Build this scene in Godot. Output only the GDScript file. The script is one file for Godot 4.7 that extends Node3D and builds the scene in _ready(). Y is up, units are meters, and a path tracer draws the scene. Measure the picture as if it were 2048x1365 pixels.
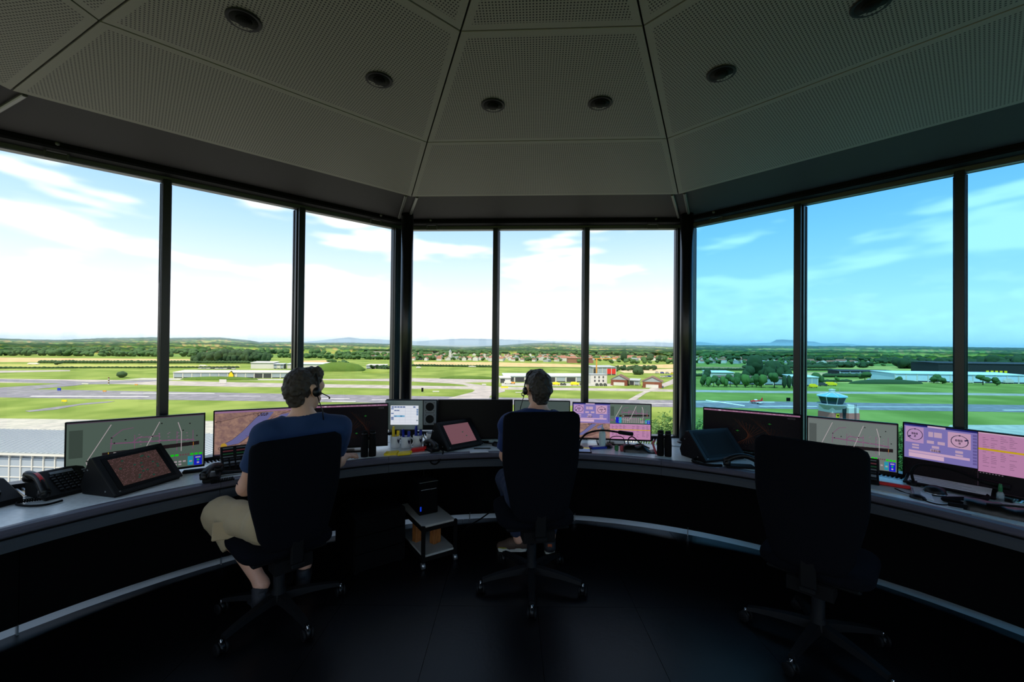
extends Node3D
# Control tower cab above an airfield. World: x right, y up, -z away from the camera; y = 0 is the cab floor.
# W(x, d, h) turns (right, depth ahead, height) into a point.

const EYE := 1.6
const GROUND := -28.4
const ROOM := Vector2(0.10, 0.838)      # centre of the eight-sided glazing (right, depth)
const DESK := Vector2(0.11, 0.745)      # centre of the curved console
const TURN := 0.0525                    # turn of the octagon
const GLASS_A := 3.39                   # apothem of the glazing
const CEIL_A := 2.58                    # apothem of the ceiling edge
const CEIL_H := 2.80
const HEAD_H := 2.742
const DESK_H := 0.72

var M := {}
var names := {}
var rng := RandomNumberGenerator.new()

# ---------------------------------------------------------------- shapes
class MB:
	var st := SurfaceTool.new()
	func _init(smooth := false):
		st.begin(Mesh.PRIMITIVE_TRIANGLES)
		st.set_smooth_group(0 if smooth else -1)
	func smooth(on):
		st.set_smooth_group(0 if on else -1)
		return self
	func color(c):
		st.set_color(c)
		return self
	func tri(a, b, c):            # counter-clockwise from outside
		st.add_vertex(a); st.add_vertex(c); st.add_vertex(b)
	func quad(a, b, c, d):
		tri(a, b, c); tri(a, c, d)
	func face(p, inside):          # convex polygon turned away from a point inside
		var n = (p[1] - p[0]).cross(p[2] - p[0])
		if p.size() > 3:
			n += (p[2] - p[0]).cross(p[3] - p[0])
		var m = Vector3.ZERO
		for q in p: m += q
		m /= p.size()
		var out = n.dot(m - inside) >= 0.0
		for i in range(1, p.size() - 1):
			if out: tri(p[0], p[i], p[i + 1])
			else: tri(p[0], p[i + 1], p[i])
	func box(c, s, b := Basis(), bev := 0.0):
		var h = s * 0.5
		if bev <= 0.0:
			for ax in 3:
				for sg in [-1.0, 1.0]:
					var pts = []
					for k in [[-1, -1], [1, -1], [1, 1], [-1, 1]]:
						var v = Vector3.ZERO
						v[ax] = sg * h[ax]; v[(ax + 1) % 3] = k[0] * h[(ax + 1) % 3]; v[(ax + 2) % 3] = k[1] * h[(ax + 2) % 3]
						pts.append(c + b * v)
					face(pts, c)
			return self
		var e = minf(bev, minf(h.x, minf(h.y, h.z)) * 0.98)
		var pt = func(sx, sy, sz, ax):
			var v = Vector3(sx * (h.x - e), sy * (h.y - e), sz * (h.z - e))
			v[ax] = [sx * h.x, sy * h.y, sz * h.z][ax]
			return c + b * v
		for ax in 3:
			for sg in [-1, 1]:
				var pts = []
				for k in [[-1, -1], [1, -1], [1, 1], [-1, 1]]:
					var s3 = [0, 0, 0]
					s3[ax] = sg; s3[(ax + 1) % 3] = k[0]; s3[(ax + 2) % 3] = k[1]
					pts.append(pt.call(s3[0], s3[1], s3[2], ax))
				face(pts, c)
			var a1 = (ax + 1) % 3
			var a2 = (ax + 2) % 3
			for k in [[-1, -1], [1, -1], [1, 1], [-1, 1]]:
				var lo = [0, 0, 0]
				lo[a1] = k[0]; lo[a2] = k[1]; lo[ax] = -1
				var hi = lo.duplicate()
				hi[ax] = 1
				face([pt.call(lo[0], lo[1], lo[2], a1), pt.call(hi[0], hi[1], hi[2], a1), pt.call(hi[0], hi[1], hi[2], a2), pt.call(lo[0], lo[1], lo[2], a2)], c)
		for sx in [-1, 1]:
			for sy in [-1, 1]:
				for sz in [-1, 1]:
					face([pt.call(sx, sy, sz, 0), pt.call(sx, sy, sz, 1), pt.call(sx, sy, sz, 2)], c)
		return self
	func lathe(prof, seg := 20, xf := Transform3D()):   # (radius, y) from bottom to top
		for i in prof.size() - 1:
			for k in seg:
				var a0 = TAU * k / seg
				var a1 = TAU * (k + 1) / seg
				var p = func(q, a): return xf * Vector3(q.x * cos(a), q.y, q.x * sin(a))
				if prof[i].x > 1e-6 and prof[i + 1].x > 1e-6:
					quad(p.call(prof[i], a1), p.call(prof[i], a0), p.call(prof[i + 1], a0), p.call(prof[i + 1], a1))
				elif prof[i].x > 1e-6:
					tri(p.call(prof[i], a1), p.call(prof[i], a0), p.call(prof[i + 1], a0))
				elif prof[i + 1].x > 1e-6:
					tri(p.call(prof[i], a0), p.call(prof[i + 1], a0), p.call(prof[i + 1], a1))
		return self
	func tube(pts, rad, seg := 8, caps := true):
		var rings = []
		var n = pts.size()
		var side = Vector3.ZERO
		for i in n:
			var t = (pts[mini(i + 1, n - 1)] - pts[maxi(i - 1, 0)]).normalized()
			if i == 0:
				side = t.cross(Vector3.UP if absf(t.y) < 0.9 else Vector3.RIGHT).normalized()
			else:
				side = (side - t * side.dot(t)).normalized()
			var other = t.cross(side)
			var r = rad[i] if rad is Array else rad
			var ring = []
			for k in seg:
				ring.append(pts[i] + (side * cos(TAU * k / seg) + other * sin(TAU * k / seg)) * r)
			rings.append(ring)
		for i in n - 1:
			var mid = (pts[i] + pts[i + 1]) * 0.5
			for k in seg:
				var k1 = (k + 1) % seg
				face([rings[i][k], rings[i][k1], rings[i + 1][k1], rings[i + 1][k]], mid)
		if caps:
			face(rings[0], pts[1])
			face(rings[n - 1], pts[n - 2])
		return self
	func prism(poly, depth, xf := Transform3D(), chamfer := 0.0):   # polygon in local xy pushed along +z
		var p = PackedVector2Array(poly)
		if Geometry2D.is_polygon_clockwise(p):
			p.reverse()
		var n = p.size()
		var q = p
		if chamfer > 0.0:
			var inset = Geometry2D.offset_polygon(p, -chamfer)
			if inset.size() == 1 and inset[0].size() == n:
				# keep the corner order of the outline
				var r = PackedVector2Array()
				for v in p:
					var best = inset[0][0]
					for w in inset[0]:
						if w.distance_to(v) < best.distance_to(v): best = w
					r.append(best)
				q = r
			else:
				chamfer = 0.0
		var ids = Geometry2D.triangulate_polygon(q)
		var P = func(v, z): return xf * Vector3(v.x, v.y, z)
		for i in range(0, ids.size(), 3):
			var a = q[ids[i]]
			var b = q[ids[i + 1]]
			var c = q[ids[i + 2]]
			if (b - a).cross(c - a) < 0.0:
				var sw = b
				b = c
				c = sw
			tri(P.call(a, depth), P.call(b, depth), P.call(c, depth))
			tri(P.call(a, 0.0), P.call(c, 0.0), P.call(b, 0.0))
		for i in n:
			var j = (i + 1) % n
			if chamfer > 0.0:
				quad(P.call(p[i], chamfer), P.call(p[j], chamfer), P.call(p[j], depth - chamfer), P.call(p[i], depth - chamfer))
				quad(P.call(p[i], depth - chamfer), P.call(p[j], depth - chamfer), P.call(q[j], depth), P.call(q[i], depth))
				quad(P.call(q[i], 0.0), P.call(q[j], 0.0), P.call(p[j], chamfer), P.call(p[i], chamfer))
			else:
				quad(P.call(p[i], 0.0), P.call(p[j], 0.0), P.call(p[j], depth), P.call(p[i], depth))
		return self
	func arc(prof, th0, th1, n, c):     # closed (radius, y) outline swept round c from th0 to th1
		var p = PackedVector2Array(prof)
		if Geometry2D.is_polygon_clockwise(p):
			p.reverse()
		var m = p.size()
		var P = func(q, t): return Vector3(c.x + q.x * sin(t), q.y, -(c.y + q.x * cos(t)))
		for k in n:
			var t0 = lerpf(th0, th1, float(k) / n)
			var t1 = lerpf(th0, th1, float(k + 1) / n)
			var tm = (t0 + t1) * 0.5
			for i in m:
				var a = p[i]
				var b = p[(i + 1) % m]
				var o = Vector3(sin(tm) * (b.y - a.y), -(b.x - a.x), -cos(tm) * (b.y - a.y))
				var mid = (P.call(a, tm) + P.call(b, tm)) * 0.5
				face([P.call(a, t0), P.call(b, t0), P.call(b, t1), P.call(a, t1)], mid - o.normalized())
		var ids = Geometry2D.triangulate_polygon(p)
		for e in [[th0, th1], [th1, th0]]:
			for i in range(0, ids.size(), 3):
				face([P.call(p[ids[i]], e[0]), P.call(p[ids[i + 1]], e[0]), P.call(p[ids[i + 2]], e[0])], P.call(p[ids[i]], lerpf(e[0], e[1], 0.01)))
		return self
	func slab(w, t, h, rows := 24, seg := 24, xf := Transform3D(), power := 5.0, bend := 0.0):
		# upholstered pad: w.call(v) half width, t.call(v) half thickness, v from 0 to 1 over height h
		var ring = func(i):
			var v = clampf(float(i) / rows, 0.0, 1.0)
			var out = []
			for k in seg:
				var a = TAU * k / seg
				var cx = signf(cos(a)) * pow(absf(cos(a)), 2.0 / power) * w.call(v)
				var cz = signf(sin(a)) * pow(absf(sin(a)), 2.0 / 3.0) * t.call(v)
				out.append(xf * Vector3(cx, v * h, cz - bend * cx * cx))
			return out
		var prev = ring.call(0)
		face(prev, xf * Vector3(0, h * 0.5, 0))
		for i in rows:
			var cur = ring.call(i + 1)
			var mid = Vector3.ZERO
			for q in prev: mid += q
			for q in cur: mid += q
			mid /= (2.0 * seg)
			for k in seg:
				var k1 = (k + 1) % seg
				face([prev[k], prev[k1], cur[k1], cur[k]], mid)
			prev = cur
		face(prev, xf * Vector3(0, h * 0.5, 0))
		return self
	func done():
		st.generate_normals()
		return st.commit()

# ---------------------------------------------------------------- naming
func W(x, d, h) -> Vector3:
	return Vector3(x, h, -d)

func polar(c: Vector2, r: float, th: float, h: float) -> Vector3:
	return Vector3(c.x + r * sin(th), h, -(c.y + r * cos(th)))

func numbered(parent, called):
	var key = str(parent.get_instance_id()) + called
	var n = names.get(key, 0)
	names[key] = n + 1
	return called if n == 0 else "%s_%03d" % [called, n]

func put(o, called, parent):
	o.name = numbered(parent, called)
	parent.add_child(o, true)
	return o

func tag(o, label, category, group = "", kind = ""):
	if label: o.set_meta("label", label)
	if category: o.set_meta("category", category)
	if group: o.set_meta("group", group)
	if kind: o.set_meta("kind", kind)
	return o

func thing(called, label, category, at, turn = 0.0, group = ""):
	var o = Node3D.new()
	put(o, called, self)
	o.position = at
	o.rotation.y = turn
	return tag(o, label, category, group)

func part(called, mb, material, parent):
	var o = MeshInstance3D.new()
	o.mesh = mb.done() if mb is MB else mb
	o.material_override = material
	o.cast_shadow = GeometryInstance3D.SHADOW_CASTING_SETTING_ON
	return put(o, called, parent)

func struct(called, mb, material, parent = self):
	var o = part(called, mb, material, parent)
	if parent == self: o.set_meta("kind", "structure")
	return o

func solid(called, mb, material, label, category, group = ""):
	return tag(part(called, mb, material, self), label, category, group)

func mat(c, rough = 0.6, metal = 0.0, spec = 0.5):
	var m = StandardMaterial3D.new()
	m.albedo_color = c
	m.roughness = rough
	m.metallic = metal
	m.metallic_specular = spec
	return m

func noise_tex(freq, c0, c1, size = 512, seed_ = 1, oct = 4, seamless = true):
	var n = FastNoiseLite.new()
	n.seed = seed_
	n.frequency = freq
	n.fractal_octaves = oct
	var t = NoiseTexture2D.new()
	t.width = size
	t.height = size
	t.seamless = seamless
	t.noise = n
	var g = Gradient.new()
	g.set_color(0, c0)
	g.set_color(1, c1)
	g.set_offset(0, 0.25)
	g.set_offset(1, 0.75)
	t.color_ramp = g
	return t

func bump(m, freq, depth, scale, seed_ = 3):
	var n = FastNoiseLite.new()
	n.seed = seed_
	n.frequency = freq
	var t = NoiseTexture2D.new()
	t.width = 256
	t.height = 256
	t.seamless = true
	t.noise = n
	m.heightmap_enabled = true
	m.heightmap_texture = t
	m.heightmap_scale = depth
	m.uv1_triplanar = true
	m.uv1_scale = Vector3.ONE * scale
	return m

# ---------------------------------------------------------------- scene
func _ready():
	rng.seed = 20240611
	# camera
	var cam = Camera3D.new()
	cam.name = "camera"
	cam.fov = 77.33
	cam.near = 0.05
	cam.far = 60000.0
	cam.position = Vector3(0, EYE, 0)
	var pitch = 0.0087
	var roll = -0.0095
	cam.basis = view_basis(pitch, roll)
	add_child(cam)
	cam.current = true
	# sky and exposure
	var we = WorldEnvironment.new()
	we.name = "world_environment"
	var env = Environment.new()
	env.background_mode = Environment.BG_SKY
	var sky = Sky.new()
	var sm = PanoramaSkyMaterial.new()
	sm.panorama = ImageTexture.create_from_image(sky_image())
	sky.sky_material = sm
	env.sky = sky
	env.tonemap_mode = Environment.TONE_MAPPER_LINEAR
	env.tonemap_exposure = 1.85
	env.sdfgi_enabled = true
	env.ssao_enabled = true
	env.ssil_enabled = true
	env.volumetric_fog_enabled = true
	env.volumetric_fog_density = 0.0
	we.environment = env
	add_child(we)
	# sun: high, behind the cab and to the left
	var sun = DirectionalLight3D.new()
	sun.name = "sun"
	sun.light_energy = 1.5
	sun.light_color = Color(1.0, 0.955, 0.87)
	sun.light_angular_distance = 0.6
	sun.shadow_enabled = true
	add_child(sun)
	sun.look_at_from_position(Vector3.ZERO, Vector3(0.22, -1.05, -0.50), Vector3.UP)
	materials()
	build_shell()
	build_land()
	build_airfield()
	build_desk()
	build_screens()
	build_devices()
	build_seating()
	build_people()
	build_underdesk()

func view_basis(p, r):
	var cp = cos(p)
	var sp = sin(p)
	var cr = cos(r)
	var sr = sin(r)
	# rows of Rz(roll) * Rx(pitch) in (right, up, ahead)
	var right = Vector3(cr, -sr * cp, -(sr * sp))
	var up = Vector3(sr, cr * cp, cr * sp)
	var ahead = Vector3(0, sp, -cp)
	return Basis(right, up, -ahead)

func sky_image():
	var w = 2048
	var h = 1024
	var im = Image.create_empty(w, h, false, Image.FORMAT_RGBF)
	var n1 = FastNoiseLite.new()
	n1.seed = 11
	n1.frequency = 1.0
	n1.fractal_octaves = 5
	var n2 = FastNoiseLite.new()
	n2.seed = 23
	n2.frequency = 1.0
	n2.fractal_octaves = 4
	var stops = [[0.0, Color(0.98, 0.99, 1.0)], [4.0, Color(0.92, 0.96, 1.0)], [8.0, Color(0.70, 0.83, 0.98)], [13.0, Color(0.47, 0.69, 0.95)], [18.0, Color(0.31, 0.56, 0.88)], [27.0, Color(0.27, 0.49, 0.80)], [50.0, Color(0.30, 0.48, 0.76)], [90.0, Color(0.30, 0.47, 0.74)]]  # stops above the view are kept bright to light the worktop
	for y in h:
		var el = 90.0 - 180.0 * (y + 0.5) / h
		if el < -2.0:
			im.fill_rect(Rect2i(0, y, w, 1), Color(0.30, 0.33, 0.24))
			continue
		var e = maxf(el, 0.0)
		var base = stops[0][1]
		for i in stops.size() - 1:
			if e >= stops[i][0]:
				base = stops[i][1].lerp(stops[i + 1][1], clampf((e - stops[i][0]) / (stops[i + 1][0] - stops[i][0]), 0, 1))
		for x in w:
			var az = (float(x) + 0.5) / w * TAU
			var cx = cos(az)
			var cz = sin(az)
			# low heaps of cloud along the horizon
			var v = n1.get_noise_3d(cx * 9.0, e * 0.55, cz * 9.0)
			var low = smoothstep(0.0, 0.34, v + 0.32 - absf(e - 2.4) * 0.085)
			var grain = n2.get_noise_3d(cx * 26.0, e * 1.3, cz * 26.0)
			var shade = 0.93 + 0.16 * grain
			var c = base.lerp(Color(1.06, 1.06, 1.07) * shade, low * 0.75 * smoothstep(9.0, 4.5, e))
			# drawn-out high cloud, carried on above the view to light the desk
			var u = n2.get_noise_3d(cx * 2.6 + 4.0, e * 0.21 + cx * 0.9, cz * 2.6)
			var wisp = smoothstep(0.06, 0.40, u + 0.18 * n1.get_noise_3d(cx * 6.0, e * 0.75, cz * 6.0)) * smoothstep(3.0, 7.0, e)
			c = c.lerp(Color(1.05, 1.05, 1.07), wisp * 0.9)
			im.set_pixel(x, y, c)
	return im

func materials():
	M.ceiling_plain = mat(Color(0.43, 0.42, 0.385), 0.6, 0.0, 0.35)
	var perf = mat(Color(0.43, 0.42, 0.385), 0.6, 0.0, 0.35)
	var im = Image.create_empty(128, 128, false, Image.FORMAT_RGB8)
	im.fill(Color(1, 1, 1))
	for y in 128:
		for x in 128:
			var dx = fmod(x + 0.5, 32.0) - 16.0
			var dy = fmod(y + 0.5, 32.0) - 16.0
			var k = clampf((sqrt(dx * dx + dy * dy) - 7.4) / 1.6, 0.0, 1.0)
			var g = lerpf(0.05, 1.0, k)
			im.set_pixel(x, y, Color(g, g, g))
	perf.albedo_texture = ImageTexture.create_from_image(im)
	M.perforated = perf
	M.joint = mat(Color(0.05, 0.05, 0.05), 0.8)
	M.soffit = mat(Color(0.15, 0.14, 0.145), 0.7, 0.0, 0.25)
	M.frame = mat(Color(0.105, 0.11, 0.13), 0.34, 0.35)
	M.frame_head = mat(Color(0.27, 0.27, 0.28), 0.4, 0.2)
	M.black = mat(Color(0.035, 0.035, 0.04), 0.7, 0.0, 0.2)
	M.column = mat(Color(0.07, 0.07, 0.085), 0.28, 0.2)
	M.trim_metal = mat(Color(0.30, 0.30, 0.29), 0.4, 0.4)
	M.wall = mat(Color(0.07, 0.07, 0.075), 0.7, 0.0, 0.2)
	var fl = mat(Color(0.05, 0.05, 0.06), 0.38, 0.0, 0.36)
	bump(fl, 0.09, 0.03, 1.4)
	M.floor = fl
	M.ledge = mat(Color(0.86, 0.86, 0.85), 0.6)
	M.glass = mat(Color(0.9, 0.97, 0.96, 0.03), 0.02)
	M.glass.transparency = BaseMaterial3D.TRANSPARENCY_ALPHA
	M.glass_added_tint = mat(Color(0.02, 0.03, 0.035, 0.27), 0.02)  # dark tint added to dim the outside view against the cab
	M.glass_added_tint.transparency = BaseMaterial3D.TRANSPARENCY_ALPHA
	M.film = mat(Color(0.50, 0.745, 0.84, 0.0), 0.0)
	M.film.refraction_enabled = true
	M.film.refraction_scale = 0.0015
	# console
	var top = mat(Color(0.93, 0.94, 0.935), 0.30)
	top.albedo_texture = noise_tex(0.06, Color(0.95, 0.95, 0.95), Color(1, 1, 1), 256, 5)
	top.uv1_triplanar = true
	top.uv1_world_triplanar = true
	top.uv1_scale = Vector3.ONE * 2.0
	M.worktop = top
	M.nosing = mat(Color(0.32, 0.31, 0.36), 0.38)
	M.apron = mat(Color(0.22, 0.24, 0.27), 0.5)
	M.panel = bump(mat(Color(0.035, 0.035, 0.04), 0.8, 0.0, 0.15), 0.12, 0.02, 3.0)
	M.alu = mat(Color(0.62, 0.63, 0.64), 0.35, 0.8)
	# things
	M.plastic = mat(Color(0.045, 0.048, 0.055), 0.4, 0.0, 0.4)
	M.plastic_mat = mat(Color(0.05, 0.052, 0.058), 0.6, 0.0, 0.28)
	M.bezel = mat(Color(0.03, 0.03, 0.035), 0.4, 0.0, 0.3)
	M.rubber = mat(Color(0.045, 0.045, 0.05), 0.75, 0.0, 0.25)
	M.leather = bump(mat(Color(0.03, 0.03, 0.035), 0.3), 0.2, 0.06, 8.0)
	M.fabric_black = bump(mat(Color(0.05, 0.055, 0.075), 0.95, 0.0, 0.12), 0.35, 0.05, 18.0)
	M.fabric_black.rim_enabled = true
	M.fabric_black.rim = 0.03
	M.chrome = mat(Color(0.75, 0.75, 0.76), 0.18, 1.0)
	M.grey_plastic = mat(Color(0.45, 0.47, 0.49), 0.45)
	M.light_plastic = mat(Color(0.66, 0.70, 0.68), 0.5)
	M.white = mat(Color(0.85, 0.86, 0.87), 0.5)
	M.paper = mat(Color(0.87, 0.87, 0.88), 0.8)
	M.ceramic = mat(Color(0.85, 0.86, 0.87), 0.15)
	M.yellow = mat(Color(0.93, 0.80, 0.06), 0.45)
	M.blue = mat(Color(0.03, 0.16, 0.62), 0.4)
	M.red = mat(Color(0.82, 0.08, 0.10), 0.45)
	M.green = mat(Color(0.15, 0.45, 0.25), 0.45)
	M.pink = mat(Color(0.72, 0.30, 0.34), 0.45)
	M.emblem = mat(Color(0.06, 0.09, 0.22), 0.4)
	M.emblem_green = mat(Color(0.05, 0.12, 0.11), 0.4)
	M.clear_plastic = mat(Color(0.85, 0.92, 0.92, 0.25), 0.1)
	M.clear_plastic.transparency = BaseMaterial3D.TRANSPARENCY_ALPHA
	M.bottle = mat(Color(0.80, 0.87, 0.85), 0.35)
	M.board = mat(Color(0.62, 0.62, 0.60), 0.55)
	M.wood = mat(Color(0.60, 0.38, 0.17), 0.6)
	M.wood.albedo_texture = noise_tex(0.02, Color(0.8, 0.75, 0.7), Color(1, 1, 1), 256, 9)
	M.wood.uv1_triplanar = true
	M.wood.uv1_scale = Vector3(14, 2, 14)
	# people
	M.skin = mat(Color(0.80, 0.60, 0.50), 0.55)
	M.skin.subsurf_scatter_enabled = true
	M.skin.subsurf_scatter_strength = 0.08
	M.hair = bump(mat(Color(0.20, 0.155, 0.125), 0.55), 0.3, 0.25, 9.0)
	M.hair_dark = bump(mat(Color(0.16, 0.13, 0.115), 0.55), 0.3, 0.25, 9.0)
	M.navy = bump(mat(Color(0.08, 0.18, 0.33), 0.95), 0.3, 0.06, 10.0)
	M.navy_polo = bump(mat(Color(0.075, 0.17, 0.36), 0.95), 0.3, 0.06, 10.0)
	M.khaki = bump(mat(Color(0.66, 0.58, 0.45), 0.95), 0.15, 0.15, 6.0)
	M.jeans = bump(mat(Color(0.09, 0.13, 0.22), 0.95), 0.3, 0.06, 10.0)
	M.shoe_dark = mat(Color(0.12, 0.12, 0.14), 0.7)
	M.shoe_brown = mat(Color(0.30, 0.22, 0.17), 0.75)
	M.shoe_sole = mat(Color(0.80, 0.80, 0.76), 0.7)
	M.shoe_accent = mat(Color(0.66, 0.30, 0.14), 0.7)
	M.shoe_stripe = mat(Color(0.62, 0.58, 0.14), 0.7)
	# land
	M.grass = ground_mat(Color(0.39, 0.47, 0.20), Color(0.50, 0.56, 0.28), 0.011, 0.004)
	M.grass_dark = ground_mat(Color(0.25, 0.35, 0.15), Color(0.36, 0.45, 0.20), 0.05, 0.05)
	M.asphalt = ground_mat(Color(0.44, 0.44, 0.46), Color(0.51, 0.50, 0.53), 0.03, 0.01)
	M.concrete = ground_mat(Color(0.58, 0.56, 0.54), Color(0.66, 0.63, 0.61), 0.02, 0.01)
	M.apron_pale = ground_mat(Color(0.60, 0.60, 0.57), Color(0.68, 0.67, 0.63), 0.02, 0.02)
	M.marking = mat(Color(0.92, 0.92, 0.90), 0.8)
	M.marking_yellow = mat(Color(0.85, 0.75, 0.35), 0.8)
	M.field_tan = ground_mat(Color(0.68, 0.58, 0.42), Color(0.74, 0.66, 0.48), 0.01, 0.01)
	M.field_yellow = ground_mat(Color(0.56, 0.57, 0.30), Color(0.64, 0.64, 0.37), 0.01, 0.01)
	M.field_green = ground_mat(Color(0.34, 0.45, 0.22), Color(0.42, 0.52, 0.26), 0.01, 0.01)
	M.field_brown = ground_mat(Color(0.52, 0.44, 0.33), Color(0.60, 0.52, 0.38), 0.01, 0.01)
	M.gravel = ground_mat(Color(0.68, 0.60, 0.48), Color(0.78, 0.70, 0.58), 0.03, 0.02)
	M.hedge = mat(Color(0.16, 0.26, 0.13), 1.0)
	M.land = StandardMaterial3D.new()
	M.land.vertex_color_use_as_albedo = true
	M.land.roughness = 1.0
	M.land.metallic_specular = 0.1
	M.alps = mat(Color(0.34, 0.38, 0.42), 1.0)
	M.leaf = mat(Color(0.20, 0.33, 0.14), 0.9)
	M.leaf_dark = mat(Color(0.13, 0.24, 0.12), 0.95)
	M.leaf_mid = mat(Color(0.26, 0.40, 0.16), 0.9)
	M.leaf_light = mat(Color(0.42, 0.55, 0.22), 0.9)
	M.leaf_near = mat(Color(0.30, 0.44, 0.20), 0.7)
	M.leaf_near.backlight_enabled = true
	M.leaf_near.backlight = Color(0.25, 0.32, 0.10)
	M.trunk = mat(Color(0.24, 0.19, 0.14), 0.9)
	M.wall_white = mat(Color(0.78, 0.77, 0.74), 0.9)
	M.wall_grey = mat(Color(0.60, 0.62, 0.64), 0.8)
	M.wall_pink = mat(Color(0.72, 0.42, 0.38), 0.85)
	M.roof_red = mat(Color(0.55, 0.37, 0.30), 0.9)
	M.roof_brown = mat(Color(0.42, 0.31, 0.26), 0.9)
	M.roof_grey = mat(Color(0.56, 0.59, 0.60), 0.6)
	M.roof_blue = mat(Color(0.76, 0.82, 0.87), 0.5)
	M.timber_red = mat(Color(0.46, 0.25, 0.18), 0.9)
	M.door_dark = mat(Color(0.22, 0.22, 0.24), 0.6)
	M.door_grey = mat(Color(0.58, 0.62, 0.66), 0.6)
	M.tower_glass = mat(Color(0.08, 0.22, 0.25), 0.08, 0.3)
	M.dark_hall = mat(Color(0.10, 0.11, 0.13), 0.7)
	M.orange = mat(Color(0.80, 0.55, 0.22), 0.6)

func ground_mat(c0, c1, freq, scale):
	var m = mat(Color(1, 1, 1), 1.0, 0.0, 0.2)
	m.albedo_texture = noise_tex(freq, c0, c1, 512, int(c0.r * 100) + 3, 5)
	m.uv1_triplanar = true
	m.uv1_world_triplanar = true
	m.uv1_scale = Vector3.ONE * scale
	return m

# ---------------------------------------------------------------- the cab
func fdir(k):                    # outward direction of facet k (0 ahead, 1 to the right ...) as (right, depth)
	var t = TURN + k * PI / 4.0
	return Vector2(sin(t), cos(t))

func fpt(k, a, t, h):            # point on facet k: apothem a, sideways t, height h
	var n = fdir(k)
	var s = Vector2(n.y, -n.x)
	var p = ROOM + n * a + s * t
	return W(p.x, p.y, h)

func fbasis(k):                  # x along the facet to the right, y up, z into the room
	var n = fdir(k)
	return Basis(Vector3(n.y, 0, n.x), Vector3.UP, -Vector3(n.x, 0, -n.y))

func fbox(mb, k, a, t, h, size, bev = 0.0):
	mb.box(fpt(k, a, t, h), size, fbasis(k), bev)

func oct_r(th, a):               # distance from the console centre to the octagon of apothem a, in direction th
	var d = Vector2(sin(th), cos(th))
	var best = 99.0
	for k in 8:
		var n = fdir(k)
		var den = d.dot(n)
		if den > 0.01:
			best = minf(best, (a - (DESK - ROOM).dot(n)) / den)
	return best

const T8 := 0.41421356

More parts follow.
